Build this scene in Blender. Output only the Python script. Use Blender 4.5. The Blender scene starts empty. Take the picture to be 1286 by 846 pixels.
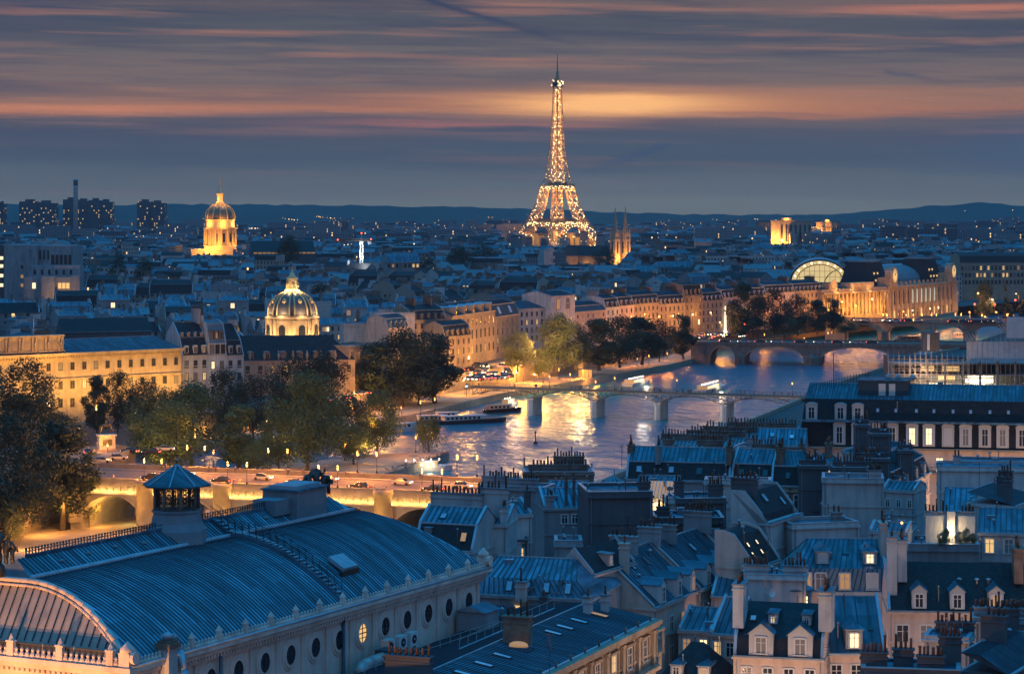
import bpy, math, random
from mathutils import Vector, Matrix
R = random.Random(11)
SC = bpy.context.scene
COL = SC.collection
PI = math.pi
# ---------------- camera: lens 86 mm, eye 64 m above the quays, horizon kept level by lens shift
F, HOR, H = 3080.0, 262.0, 64.0
cd = bpy.data.cameras.new('camera'); cam = bpy.data.objects.new('camera', cd); COL.objects.link(cam)
cam.location = (0, 0, H); cam.rotation_euler = (PI/2, 0, 0)
cd.lens = 36*F/1286; cd.sensor_width = 36; cd.shift_y = -(423-HOR)/1286
cd.clip_start = 1; cd.clip_end = 40000
SC.camera = cam
# ---------------- world: dusk sky (Nishita base overhead, streaked evening cloud near the horizon)
W = bpy.data.worlds.new('World'); SC.world = W; W.use_nodes = True
nt = W.node_tree; N = nt.nodes; Lk = nt.links; N.clear()
def wn(t, **k):
    n = N.new(t)
    for a, v in k.items(): setattr(n, a, v)
    return n
def wmath(op, a, b=None, c=None, clamp=False):
    n = wn('ShaderNodeMath', operation=op); n.use_clamp = clamp
    for i, v in enumerate((a, b, c)):
        if v is None: continue
        if isinstance(v, (int, float)): n.inputs[i].default_value = v
        else: Lk.new(v, n.inputs[i])
    return n.outputs[0]
def wmix(f, a, b, bt='MIX'):
    n = wn('ShaderNodeMix', data_type='RGBA', blend_type=bt)
    for s, v in (('Factor', f), ('A', a), ('B', b)):
        i = [x for x in n.inputs if x.name == s and x.type == ('VALUE' if s == 'Factor' else 'RGBA')][0]
        if isinstance(v, (int, float)): i.default_value = v
        elif isinstance(v, tuple): i.default_value = (*v, 1)
        else: Lk.new(v, i)
    return [o for o in n.outputs if o.type == 'RGBA'][0]
def wramp(f, stops, interp='EASE'):
    n = wn('ShaderNodeValToRGB'); cr = n.color_ramp; cr.interpolation = interp
    while len(cr.elements) < len(stops): cr.elements.new(.5)
    for e, (p, c) in zip(cr.elements, stops): e.position = p; e.color = (*c, 1)
    Lk.new(f, n.inputs[0]); return n.outputs[0]
def lin(r, g, b):
    return tuple(((c/255)/12.92 if c/255 <= .04045 else ((c/255+.055)/1.055)**2.4) for c in (r, g, b))
tc = wn('ShaderNodeTexCoord'); sep = wn('ShaderNodeSeparateXYZ'); Lk.new(tc.outputs['Generated'], sep.inputs[0])
X, Yv, Z = sep.outputs
az = wmath('MULTIPLY', wmath('ARCTAN2', X, Yv), 180/PI)
el = wmath('MULTIPLY', wmath('ARCSINE', Z), 180/PI)
comb = wn('ShaderNodeCombineXYZ')
Lk.new(wmath('ADD', az, 60), comb.inputs[0]); Lk.new(wmath('ADD', el, wmath('MULTIPLY', az, .018)), comb.inputs[1])
def wnoise(sx, sy, detail, rough, off=0, dist=0):
    m = wn('ShaderNodeMapping'); m.inputs['Scale'].default_value = (sx, sy, 1); m.inputs['Location'].default_value = (off, off*1.7, off)
    Lk.new(comb.outputs[0], m.inputs[0])
    n = wn('ShaderNodeTexNoise'); n.inputs['Scale'].default_value = 1; n.inputs['Detail'].default_value = detail; n.inputs['Roughness'].default_value = rough; n.inputs['Distortion'].default_value = dist
    Lk.new(m.outputs[0], n.inputs['Vector']); return n.outputs[0]
n1 = wnoise(.09, 1.9, 4, .55, 3.1)       # long streaks
n2 = wnoise(.25, 5.5, 4, .6, 9.7, .4)    # fine streaks
n4 = wnoise(.45, 13, 5, .65, 41.0, .8)   # finest filaments
n3 = wnoise(.05, .55, 2, .5, 17.3)       # broad bands
e2 = wmath('ADD', wmath('ADD', el, wmath('MULTIPLY', wmath('SUBTRACT', n1, .5), .8)), wmath('MULTIPLY', wmath('SUBTRACT', n4, .5), .35))
base = wramp(wmath('DIVIDE', e2, 8), [
    (0.0, lin(120,127,126)), (.06, lin(110,117,120)), (.16, lin(88,96,104)), (.225, lin(96,93,98)), (.262, lin(112,101,98)), (.290, lin(182,122,88)),
    (.318, lin(162,120,96)), (.37, lin(132,112,103)), (.46, lin(116,106,104)), (.54, lin(92,92,98)), (.60, lin(118,101,98)), (.66, lin(78,82,96)), (1, lin(60,80,108))])
streak = wmath('MULTIPLY', wmath('SUBTRACT', wmath('ADD', wmath('MULTIPLY', wmath('ADD', wmath('MULTIPLY', n2, .65), wmath('MULTIPLY', n4, .35)), .6), wmath('MULTIPLY', n3, .5)), .47), 6.5, clamp=True)
inband = wramp(wmath('DIVIDE', el, 8), [(.0, (.1,.1,.1)), (.18, (.25,.25,.25)), (.26, (.7,.7,.7)), (.7, (1,1,1)), (.9, (.3,.3,.3))])
c1 = wmix(wmath('MULTIPLY', wmath('SUBTRACT', 1, streak), wmath('MULTIPLY', inband, .8)), base, lin(68,74,92))
pk = wmath('MULTIPLY', wmath('SUBTRACT', wnoise(.14, 3.4, 3, .55, 31.0), .53), 4.5, clamp=True)
c1 = wmix(wmath('MULTIPLY', pk, wmath('MULTIPLY', inband, .75)), c1, lin(196,134,106))
def gauss(azc, saz, elc, sel):
    a = wmath('POWER', wmath('DIVIDE', wmath('SUBTRACT', az, azc), saz), 2.0)
    b = wmath('POWER', wmath('DIVIDE', wmath('SUBTRACT', wmath('ADD', el, wmath('MULTIPLY', wmath('SUBTRACT', n2, .5), .35)), elc), sel), 2.0)
    return wmath('POWER', 2.718, wmath('MULTIPLY', wmath('ADD', a, b), -1))
c1 = wmix(wmath('MULTIPLY', gauss(2.6, 5.5, 2.44, .30), .7, clamp=True), c1, lin(232,148,92))
c1 = wmix(wmath('MULTIPLY', gauss(2.3, 2.4, 2.44, .22), 1.25, clamp=True), c1, tuple(1.35*c for c in lin(255,186,112)))
c1 = wmix(wmath('MULTIPLY', gauss(-10.5, 5.5, 2.30, .13), .75, clamp=True), c1, lin(236,150,100))
c1 = wmix(wmath('MULTIPLY', gauss(10.5, 3.4, 4.6, .09), .6, clamp=True), c1, lin(232,142,106))
c1 = wmix(wmath('MULTIPLY', gauss(-1.2, 3.2, 1.98, .07), .6, clamp=True), c1, lin(206,124,104))
c1 = wmix(wmath('MULTIPLY', gauss(-13, 3, 4.9, .9), .6, clamp=True), c1, lin(68,74,98))
c1 = wmix(wmath('MULTIPLY', gauss(13, 3.0, 1.3, .6), .55, clamp=True), c1, lin(84,102,134))
def trail(a0, e0, a1, e1, w, fac):          # a dark vapour trail between two directions
    dx, dy = a1-a0, e1-e0; L2 = dx*dx+dy*dy
    pa = wmath('SUBTRACT', az, a0); pb = wmath('SUBTRACT', el, e0)
    t = wmath('DIVIDE', wmath('ADD', wmath('MULTIPLY', pa, dx), wmath('MULTIPLY', pb, dy)), L2, clamp=True)
    d = wmath('ADD', wmath('POWER', wmath('SUBTRACT', pa, wmath('MULTIPLY', t, dx)), 2.0), wmath('POWER', wmath('ADD', wmath('SUBTRACT', pb, wmath('MULTIPLY', t, dy)), wmath('MULTIPLY', wmath('SUBTRACT', wnoise(1.6, 1.6, 3, .6, 5), .5), .13)), 2.0))
    g = wmath('POWER', 2.718, wmath('DIVIDE', d, -w*w))
    fade = wmath('MULTIPLY', wmath('SUBTRACT', 1, t), 1.4, clamp=True)
    return wmath('MULTIPLY', wmath('MULTIPLY', g, fade), fac)
c1 = wmix(trail(-2.3, 4.95, 2.2, 3.6, .065, .85), c1, lin(58,66,92))
c1 = wmix(trail(3.6, 1.45, 1.3, .7, .09, .55), c1, lin(66,84,112))
c1 = wmix(trail(8.7, 3.15, 10.3, 2.85, .06, .5), c1, lin(76,84,106))
sky = wn('ShaderNodeTexSky', sky_type='NISHITA'); sky.sun_disc = False
SUN_EL, SUN_ROT = 1.0, 2.5
sky.sun_elevation = math.radians(SUN_EL); sky.sun_rotation = math.radians(SUN_ROT); sky.altitude = 100
sky.air_density = 1.2; sky.dust_density = .6; sky.ozone_density = 5
SKYK = 10.0                                  # background strength is .1
tint = wmix(1.0, sky.outputs[0], (.2, .95, 1.55), 'MULTIPLY')
tint = wmix(1.0, tint, (.8, .8, .8), 'MULTIPLY')
zen = wmix(.55, tint, (.05, 9.2, 21.5))
up = wramp(wmath('DIVIDE', el, 90), [(.06, (0,0,0)), (.24, (.22,.22,.22)), (.62, (1,1,1))], 'EASE')
low = wmix(1.0, c1, (SKYK, SKYK, SKYK), 'MULTIPLY')
full = wmix(up, low, zen)
east = wmath('MULTIPLY', wmath('MULTIPLY', wmath('SUBTRACT', 0.1, Yv), 1.3, clamp=True), wramp(wmath('DIVIDE', el, 90), [(.02, (0,0,0)), (.09, (1,1,1)), (.30, (.8,.8,.8)), (.55, (0,0,0))]))
full = wmix(east, full, (2.2, 2.8, 4.4))      # the pale afterglow opposite the sunset lights the walls that face us
full = wmix(wramp(wmath('ADD', wmath('DIVIDE', el, 10), .5), [(.40, (1,1,1)), (.5, (0,0,0))]), full, (.3, .45, .7))
bg = wn('ShaderNodeBackground'); bg.inputs['Strength'].default_value = .1; Lk.new(full, bg.inputs[0])
wo = wn('ShaderNodeOutputWorld'); Lk.new(bg.outputs[0], wo.inputs[0])
# ---------------- sun: already set behind the cloud bank, only a faint warm trace of it is left
sd = bpy.data.lights.new('sun', 'SUN'); sd.energy = .06; sd.angle = math.radians(12); sd.color = (1, .62, .4)
so = bpy.data.objects.new('sun', sd); COL.objects.link(so)
so.rotation_euler = (math.radians(90-3), 0, math.radians(180-SUN_ROT))
# ---------------- exposure and render set-up
SC.view_settings.view_transform = 'Standard'; SC.view_settings.look = 'None'; SC.view_settings.gamma = 1; SC.view_settings.use_curve_mapping = False
SC.view_settings.exposure = 0
cy = SC.cycles
cy.max_bounces = 4; cy.diffuse_bounces = 2; cy.glossy_bounces = 2; cy.transmission_bounces = 2; cy.transparent_max_bounces = 6; cy.volume_bounces = 0
cy.use_denoising = True; cy.sample_clamp_indirect = 4; cy.sample_clamp_direct = 0; cy.caustics_reflective = False; cy.caustics_refractive = False
cy.use_light_tree = True
W.cycles.sampling_method = 'MANUAL'; W.cycles.sample_map_resolution = 512
# ---------------- pixel (of the 1286x846 photograph) + distance -> place in the world
def P(px, py, Y): return Vector(((px-643)/F*Y, Y, H-(py-HOR)/F*Y))
def YZ(py, z): return (H-z)*F/(py-HOR)            # distance at which height z shows at row py
def G(px, py, z=0): return P(px, py, YZ(py, z))
def S(px, Y): return (px-643)/F*Y
# ---------------- materials
MATS = {}
def mat(name, col, rough=.8, metal=0.0, col2=None, scale=.5, detail=4, lo=.35, hi=.65, bump=0, bscale=3, emit=None, es=0, spec=.5, rnd=0, stretch=(1,1,1), wear=None, panel=None):
    m = bpy.data.materials.new(name); m.use_nodes = True; t = m.node_tree; b = t.nodes['Principled BSDF']
    b.inputs['Base Color'].default_value = (*col, 1); b.inputs['Roughness'].default_value = rough; b.inputs['Metallic'].default_value = metal
    b.inputs['Specular IOR Level'].default_value = spec
    def nd(k): return t.nodes.new(k)
    if col2 or bump:
        c = nd('ShaderNodeTexCoord'); mp = nd('ShaderNodeMapping'); mp.inputs['Scale'].default_value = stretch
        t.links.new(c.outputs['Object'], mp.inputs[0])
    cur = None
    if col2:
        n = nd('ShaderNodeTexNoise'); n.inputs['Scale'].default_value = scale; n.inputs['Detail'].default_value = detail; n.inputs['Roughness'].default_value = .6
        t.links.new(mp.outputs[0], n.inputs['Vector'])
        r = nd('ShaderNodeValToRGB'); r.color_ramp.elements[0].position = lo; r.color_ramp.elements[0].color = (*col, 1); r.color_ramp.elements[1].position = hi; r.color_ramp.elements[1].color = (*col2, 1)
        t.links.new(n.outputs[0], r.inputs[0]); cur = r.outputs[0]
    if wear:                                  # vertical rain streaks
        mp2 = nd('ShaderNodeMapping'); mp2.inputs['Scale'].default_value = (.8, .8, .13); t.links.new(c.outputs['Object'], mp2.inputs[0])
        n = nd('ShaderNodeTexNoise'); n.inputs['Scale'].default_value = 1; n.inputs['Detail'].default_value = 5; t.links.new(mp2.outputs[0], n.inputs['Vector'])
        r = nd('ShaderNodeValToRGB'); r.color_ramp.elements[0].position = .46; r.color_ramp.elements[1].position = .72; r.color_ramp.elements[0].color = (1,1,1,1); r.color_ramp.elements[1].color = (*wear, 1)
        t.links.new(n.outputs[0], r.inputs[0])
        x = nd('ShaderNodeMix'); x.data_type = 'RGBA'; x.blend_type = 'MULTIPLY'; x.inputs[0].default_value = 1; t.links.new(cur, x.inputs[6]); t.links.new(r.outputs[0], x.inputs[7]); cur = x.outputs[2]
    if panel:                                 # each sheet between two seams weathers differently
        sp = nd('ShaderNodeSeparateXYZ'); t.links.new(c.outputs['Object'], sp.inputs[0])
        def mm(op, a, v, a2=None):
            k = nd('ShaderNodeMath'); k.operation = op; t.links.new(a, k.inputs[0])
            if a2 is not None: t.links.new(a2, k.inputs[1])
            else: k.inputs[1].default_value = v
            return k.outputs[0]
        cx = mm('FLOOR', mm('DIVIDE', sp.outputs[0], panel[0]), 0); cyy = mm('FLOOR', mm('DIVIDE', mm('ADD', sp.outputs[1], 0, sp.outputs[2]), panel[1]), 0)
        cb = nd('ShaderNodeCombineXYZ'); t.links.new(cx, cb.inputs[0]); t.links.new(cyy, cb.inputs[1]); wz = nd('ShaderNodeTexWhiteNoise'); t.links.new(cb.outputs[0], wz.inputs['Vector'])
        mr = nd('ShaderNodeMapRange'); mr.inputs[3].default_value = .66; mr.inputs[4].default_value = 1.3; t.links.new(wz.outputs['Value'], mr.inputs[0])
        st = nd('ShaderNodeMapping'); st.inputs['Scale'].default_value = (1.3,.10,.10); t.links.new(c.outputs['Object'], st.inputs[0]); n = nd('ShaderNodeTexNoise'); n.inputs['Scale'].default_value = 1; n.inputs['Detail'].default_value = 6; t.links.new(st.outputs[0], n.inputs['Vector'])
        m2 = nd('ShaderNodeMapRange'); m2.inputs[1].default_value = .3; m2.inputs[2].default_value = .72; m2.inputs[3].default_value = .42; m2.inputs[4].default_value = 1.6; t.links.new(n.outputs[0], m2.inputs[0])
        hs = nd('ShaderNodeHueSaturation'); t.links.new(mm('MULTIPLY', mr.outputs[0], 0, m2.outputs[0]), hs.inputs['Value']); t.links.new(cur, hs.inputs['Color']); cur = hs.outputs[0]
    if rnd:
        o = nd('ShaderNodeObjectInfo'); hs = nd('ShaderNodeHueSaturation'); mr = nd('ShaderNodeMapRange'); mr.inputs[3].default_value = 1-rnd; mr.inputs[4].default_value = 1+rnd
        t.links.new(o.outputs['Random'], mr.inputs[0]); t.links.new(mr.outputs[0], hs.inputs['Value'])
        if cur: t.links.new(cur, hs.inputs['Color'])
        else: hs.inputs['Color'].default_value = (*col, 1)
        cur = hs.outputs[0]
    if cur: t.links.new(cur, b.inputs['Base Color'])
    if bump:
        n = nd('ShaderNodeTexNoise'); n.inputs['Scale'].default_value = bscale; n.inputs['Detail'].default_value = 4; t.links.new(mp.outputs[0], n.inputs['Vector'])
        bm = nd('ShaderNodeBump'); bm.inputs['Strength'].default_value = bump; bm.inputs['Distance'].default_value = .2; t.links.new(n.outputs[0], bm.inputs['Height']); t.links.new(bm.outputs[0], b.inputs['Normal'])
    if emit:
        b.inputs['Emission Color'].default_value = (*emit, 1); b.inputs['Emission Strength'].default_value = es
        m.cycles.emission_sampling = 'NONE'
    MATS[name] = m; return m
def winmat(name, wall, glass=(.03,.035,.045), lit=(1,.62,.25), pu=2.6, pv=3.3, prob=.05, es=1.6, col2=None):
    """a far facade: rows of windows by the metre (UV = metres along and up the wall); some of the rooms are lit"""
    m = bpy.data.materials.new(name); m.use_nodes = True; t = m.node_tree; b = t.nodes['Principled BSDF']; L = t.links
    def nd(k, **kw):
        n = t.nodes.new(k)
        for a, v in kw.items(): setattr(n, a, v)
        return n
    def M(op, a, bb=None, cl=False):
        n = nd('ShaderNodeMath', operation=op); n.use_clamp = cl
        for i, v in enumerate((a, bb)):
            if v is None: continue
            if isinstance(v, (int, float)): n.inputs[i].default_value = v
            else: L.new(v, n.inputs[i])
        return n.outputs[0]
    uv = nd('ShaderNodeTexCoord'); sp = nd('ShaderNodeSeparateXYZ'); L.new(uv.outputs['UV'], sp.inputs[0])
    u = M('DIVIDE', sp.outputs[0], pu); v = M('DIVIDE', sp.outputs[1], pv)
    fu, fv = M('FRACT', u), M('FRACT', v)
    def band(x, a, c): return M('MULTIPLY', M('GREATER_THAN', x, a), M('LESS_THAN', x, c))
    mask = M('MULTIPLY', M('MULTIPLY', band(fu, .3, .7), band(fv, .22, .8)), M('GREATER_THAN', v, .02))
    cell = nd('ShaderNodeCombineXYZ'); L.new(M('FLOOR', u), cell.inputs[0]); L.new(M('FLOOR', v), cell.inputs[1])
    oi = nd('ShaderNodeObjectInfo'); L.new(M('MULTIPLY', oi.outputs['Random'], 91.7), cell.inputs[2])
    wnz = nd('ShaderNodeTexWhiteNoise', noise_dimensions='3D'); L.new(cell.outputs[0], wnz.inputs['Vector'])
    on = M('MULTIPLY', M('LESS_THAN', wnz.outputs['Value'], prob), mask)
    hs = nd('ShaderNodeHueSaturation'); mr = nd('ShaderNodeMapRange'); mr.inputs[3].default_value = .7; mr.inputs[4].default_value = 1.25
    L.new(oi.outputs['Random'], mr.inputs[0]); L.new(mr.outputs[0], hs.inputs['Value']); hs.inputs['Color'].default_value = (*wall, 1)
    n = nd('ShaderNodeTexNoise'); n.inputs['Scale'].default_value = .25; L.new(uv.outputs['Object'], n.inputs['Vector'])
    mx0 = nd('ShaderNodeMix', data_type='RGBA'); L.new(M('MULTIPLY', n.outputs[0], .8), mx0.inputs[0]); L.new(hs.outputs[0], mx0.inputs[6]); mx0.inputs[7].default_value = (*(c*.6 for c in wall), 1)
    mx = nd('ShaderNodeMix', data_type='RGBA'); L.new(mask, mx.inputs[0]); L.new(mx0.outputs[2], mx.inputs[6]); mx.inputs[7].default_value = (*glass, 1)
    L.new(mx.outputs[2], b.inputs['Base Color']); b.inputs['Roughness'].default_value = .75
    b.inputs['Emission Color'].default_value = (*lit, 1); L.new(M('MULTIPLY', on, es), b.inputs['Emission Strength']); m.cycles.emission_sampling = 'NONE'
    MATS[name] = m; return m
ZN, ZN2 = (.05,.19,.26), (.12,.31,.39)
mat('zinc_theatre', ZN, .45, .2, ZN2, .30, 8, .3, .72, panel=(.5,3.1)); mat('zinc', (.034,.085,.128), .5, .15, (.082,.165,.222), .35, 7, .3, .72, rnd=.28, panel=(.65,2.3))
mat('zinc_seam_shade', (.022,.05,.068), .6, .1); mat('curtain', (.2,.19,.18), .8)  # seam zinc is darkened: the shade along the seams is put into its colour
mat('zinc_light', (.36,.45,.5), .4, .2, (.25,.33,.38), .8)
mat('zinc_dull', (.13,.17,.2), .6, .1, (.2,.24,.27), .4, rnd=.2)
mat('slate', (.011,.012,.015), .6, 0, (.028,.029,.034), 1.4, 6, .35, .75, bump=.25, bscale=5, rnd=.25, spec=.25)
mat('tile_roof', (.010,.010,.012), .8, 0, (.032,.029,.028), 2.2, 6, .4, .8, bump=.5, bscale=4)
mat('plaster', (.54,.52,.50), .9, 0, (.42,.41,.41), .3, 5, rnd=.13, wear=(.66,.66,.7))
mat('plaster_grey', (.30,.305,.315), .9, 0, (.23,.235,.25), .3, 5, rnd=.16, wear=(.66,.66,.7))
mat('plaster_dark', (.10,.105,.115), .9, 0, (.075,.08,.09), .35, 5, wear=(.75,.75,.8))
mat('cream', (.64,.49,.42), .9, 0, (.54,.41,.35), .35, 5, rnd=.1, wear=(.7,.66,.63))
mat('stone', (.40,.31,.22), .9, 0, (.29,.23,.165), .4, 6, bump=.15, wear=(.74,.7,.68))
mat('stone_dark', (.22,.19,.165), .9, 0, (.14,.12,.105), .5, 6, bump=.2, wear=(.65,.62,.6))
mat('quay_stone', (.34,.29,.22), .9, 0, (.22,.19,.15), .35, 6, bump=.3, bscale=1.5)
mat('brick', (.15,.085,.06), .9, 0, (.23,.16,.12), .9, 5, rnd=.25)
mat('pot', (.17,.075,.045), .85, 0, (.10,.06,.045), 2, rnd=.35)
mat('frame_white', (.56,.54,.52), .6); mat('skylight_white', (.62,.74,.8), .3, 0, (.5,.62,.7), .8); mat('stone_pale', (.74,.60,.52), .9, 0, (.6,.49,.43), .4, 6, bump=.15, wear=(.72,.68,.66)); mat('dome_gold', (.30,.19,.09), .5, .1, (.22,.14,.07), .8); mat('frame_dark', (.05,.05,.055), .5)
mat('glass', (.02,.025,.035), .12, 0, spec=.8)
mat('glass_pale', (.24,.36,.46), .2, .1, (.34,.46,.55), .6)
WARM = (1, .46, .1)
mat('lit', (.4,.28,.15), .5, emit=(1,.60,.22), es=.9, col2=(.2,.12,.06), scale=1.2)
mat('lit_bright', (.5,.4,.3), .5, emit=(1,.72,.36), es=1.7)
mat('lit_white', (.6,.6,.6), .5, emit=(1,.86,.62), es=2.2)
mat('lit_dim', (.3,.2,.1), .5, emit=(1,.5,.18), es=.35)
mat('lamp_glow', (.9,.8,.6), .5, emit=(1,.52,.14), es=3.2)
mat('lamp_white', (.9,.9,.9), .5, emit=(1,.80,.5), es=8)
mat('red_glow', (.6,.05,.02), .5, emit=(1,.10,.05), es=5); mat('blue_glow', (.2,.4,.8), .5, emit=(.25,.6,1), es=5)
mat('iron', (.03,.032,.036), .5, .4); mat('iron_brown', (.13,.09,.06), .6, .3)
mat('bronze', (.05,.052,.048), .5, .6, (.09,.09,.08), 1.5)
mat('asphalt', (.06,.057,.055), .85, 0, (.085,.08,.075), .3); mat('setts', (.22,.155,.105), .85, 0, (.15,.11,.08), .6); mat('pavement', (.22,.2,.175), .9, 0, (.16,.145,.125), .5)
mat('sand', (.36,.29,.2), .95, 0, (.27,.22,.155), .3); mat('ground_city', (.055,.055,.058), .95, 0, (.09,.085,.08), .05)
mat('paint_white', (.7,.7,.68), .7); mat('metal_grey', (.42,.40,.38), .5, .3)
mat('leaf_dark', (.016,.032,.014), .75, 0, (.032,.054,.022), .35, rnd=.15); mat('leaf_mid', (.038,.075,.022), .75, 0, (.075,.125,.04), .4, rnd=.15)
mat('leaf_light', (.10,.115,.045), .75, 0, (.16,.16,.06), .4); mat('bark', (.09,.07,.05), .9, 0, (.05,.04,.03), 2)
mat('gold', (.72,.52,.26), .5, 0, (.6,.42,.2), .8); mat('dome_slate', (.085,.075,.075), .5, .1, (.13,.115,.11), .6)
mat('eiffel', (.42,.28,.14), .6, .1); mat('sparkle', (1,.9,.7), .5, emit=(1,.74,.34), es=14)
mat('hill', (.03,.05,.045), 1, 0, (.05,.07,.06), .004); mat('wood', (.14,.09,.05), .8, 0, (.09,.055,.03), 1)
mat('wood_dark', (.10,.085,.07), .7); mat('wood_pale', (.4,.3,.18), .8, 0, (.3,.22,.14), 1); mat('cloth_a', (.08,.08,.12), .9); mat('cloth_b', (.28,.22,.18), .9); mat('skin', (.45,.28,.2), .7)
mat('tarp', (.55,.57,.58), .7, 0, (.42,.45,.47), .5); mat('car_dark', (.03,.03,.04), .25, .3); mat('car_pale', (.45,.46,.48), .3, .3); mat('rubber', (.02,.02,.02), .8)
mat('city_glow', (.5,.3,.1), .5, emit=(1,.52,.16), es=5); mat('city_glow2', (.5,.3,.1), .5, emit=(1,.42,.12), es=2.5)
mat('lunette', (.42,.34,.28), .6, .1, (.33,.27,.23), .5)
mat('hall_glass', (.5,.4,.2), .5, emit=(1,.72,.3), es=.75, col2=(.3,.2,.1), scale=.3)
winmat('win_cream', (.36,.32,.27)); winmat('win_grey', (.24,.245,.26)); winmat('win_pale', (.46,.45,.43), prob=.04)
winmat('win_tower', (.10,.10,.115), pu=4.2, pv=3.9, prob=.11, es=.85); winmat('win_far', (.17,.19,.22), pu=3, pv=3.4, prob=.035, es=2.2)
# ---------------- mesh builder
class MB:
    def __init__(s): s.v = []; s.f = []; s.m = []; s.uv = []; s.mats = []; s.sm = []
    def mi(s, name):
        if name not in s.mats: s.mats.append(name)
        return s.mats.index(name)
    def poly(s, pts, m, uv=None, smooth=False):
        i = len(s.v); s.v.extend(tuple(p) for p in pts); s.f.append(tuple(range(i, i+len(pts)))); s.m.append(s.mi(m)); s.uv.append(uv); s.sm.append(smooth)
    def faces(s, pts, fs, m, smooth=False):
        i = len(s.v); s.v.extend(tuple(p) for p in pts); k = s.mi(m)
        for f in fs: s.f.append(tuple(i+j for j in f)); s.m.append(k); s.uv.append(None); s.sm.append(smooth)
    def obox(s, o, a, b, c, m, walls=None):
        o, a, b, c = map(Vector, (o, a, b, c)); p = [o, o+a, o+a+b, o+b, o+c, o+a+c, o+a+b+c, o+b+c]
        s.faces(p, [(0,3,2,1), (4,5,6,7), (0,1,5,4), (1,2,6,5), (2,3,7,6), (3,0,4,7)], m)
    def box(s, x0, x1, y0, y1, z0, z1, m): s.obox((x0,y0,z0), (x1-x0,0,0), (0,y1-y0,0), (0,0,z1-z0), m)
    def walls(s, x0, x1, y0, y1, z0, z1, m, m2=None):
        """four walls with UV in metres (v = 0 at the eaves, counted downwards as positive rows from z1) plus a lid"""
        c = [(x0,y0), (x1,y0), (x1,y1), (x0,y1)]; h = z1-z0; u = 0
        for i in range(4):
            a, b = c[i], c[(i+1) % 4]; L = math.hypot(b[0]-a[0], b[1]-a[1])
            s.poly([(*a, z0), (*b, z0), (*b, z1), (*a, z1)], m, [(u, 0), (u+L, 0), (u+L, h), (u, h)]); u += L
        s.poly([(*p, z1) for p in c], m2 or m)
    def prism(s, pts, z0, z1, m, mside=None):
        n = len(pts); v = [(*p, z0) for p in pts]+[(*p, z1) for p in pts]
        s.faces(v, [tuple(range(n, 2*n))], m); s.faces(v, [(i, (i+1) % n, n+(i+1) % n, n+i) for i in range(n)]+[tuple(range(n-1, -1, -1))], mside or m)
    def bar(s, p, q, w, m, n=4, w2=None, cap=True):
        p, q = Vector(p), Vector(q); d = q-p
        if d.length < 1e-6: return
        d.normalize(); up = Vector((0,0,1)) if abs(d.z) < .95 else Vector((1,0,0)); a = d.cross(up).normalized(); b = a.cross(d); w2 = w if w2 is None else w2
        o = PI/4 if n == 4 else 0
        v = [p+(a*math.cos(o+2*PI*i/n)+b*math.sin(o+2*PI*i/n))*w for i in range(n)]+[q+(a*math.cos(o+2*PI*i/n)+b*math.sin(o+2*PI*i/n))*w2 for i in range(n)]
        fs = [(i, n+i, n+(i+1) % n, (i+1) % n) for i in range(n)]
        if cap: fs += [tuple(range(n)), tuple(range(2*n-1, n-1, -1))]
        s.faces(v, fs, m, n > 4)
    def tube(s, pts, w, m, n=4):
        for a, b in zip(pts, pts[1:]): s.bar(a, b, w, m, n)
    def lathe(s, prof, m, n=16, c=(0,0,0), smooth=True, a0=0, a1=2*PI):
        k = n if abs(a1-a0-2*PI) < 1e-6 else n+1
        v = [(c[0]+r*math.cos(a0+(a1-a0)*i/n), c[1]+r*math.sin(a0+(a1-a0)*i/n), c[2]+z) for r, z in prof for i in range(k)]
        fs = []
        for j in range(len(prof)-1):
            for i in range(n): i2 = (i+1) % k; fs.append((j*k+i, j*k+i2, (j+1)*k+i2, (j+1)*k+i))
        if k == n: fs += [tuple(range(n-1, -1, -1)), tuple((len(prof)-1)*k+i for i in range(n))]
        s.faces(v, fs, m, smooth)
    def ball(s, c, r, m, n=8, sz=1): s.lathe([(max(.001, r*math.sin(PI*i/n)), -r*sz*math.cos(PI*i/n)) for i in range(n+1)], m, n+2, c)
    def mesh(s, name):
        me = bpy.data.meshes.new(name); me.from_pydata(s.v, [], s.f)
        for k in s.mats: me.materials.append(MATS[k])
        me.polygons.foreach_set('material_index', s.m); me.polygons.foreach_set('use_smooth', s.sm)
        if any(s.uv):
            l = me.uv_layers.new(name='UVMap'); d = []
            for f, u in zip(s.f, s.uv):
                for i in range(len(f)): d.extend(u[i] if u else (0, -9))
            l.data.foreach_set('uv', d)
        me.update(); return me
    def build(s, name, parent=None, loc=(0,0,0), rz=0): return ob(name, s.mesh(name), parent, loc, rz)
def ob(name, me, parent=None, loc=(0,0,0), rz=0):
    o = bpy.data.objects.new(name, me); COL.objects.link(o); o.parent = parent; o.location = loc
    o.rotation_euler = (0,0,rz) if isinstance(rz, (int, float)) else rz
    return o
def tag(o, label, cat, group=None, kind=None):
    if label: o['label'] = label
    if cat: o['category'] = cat
    if group: o['group'] = group
    if kind: o['kind'] = kind
    return o
def thing(name, label, cat, loc=(0,0,0), rz=0, group=None):
    return tag(ob(name, None, None, loc, rz), label, cat, group)
KIDS = {}
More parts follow.
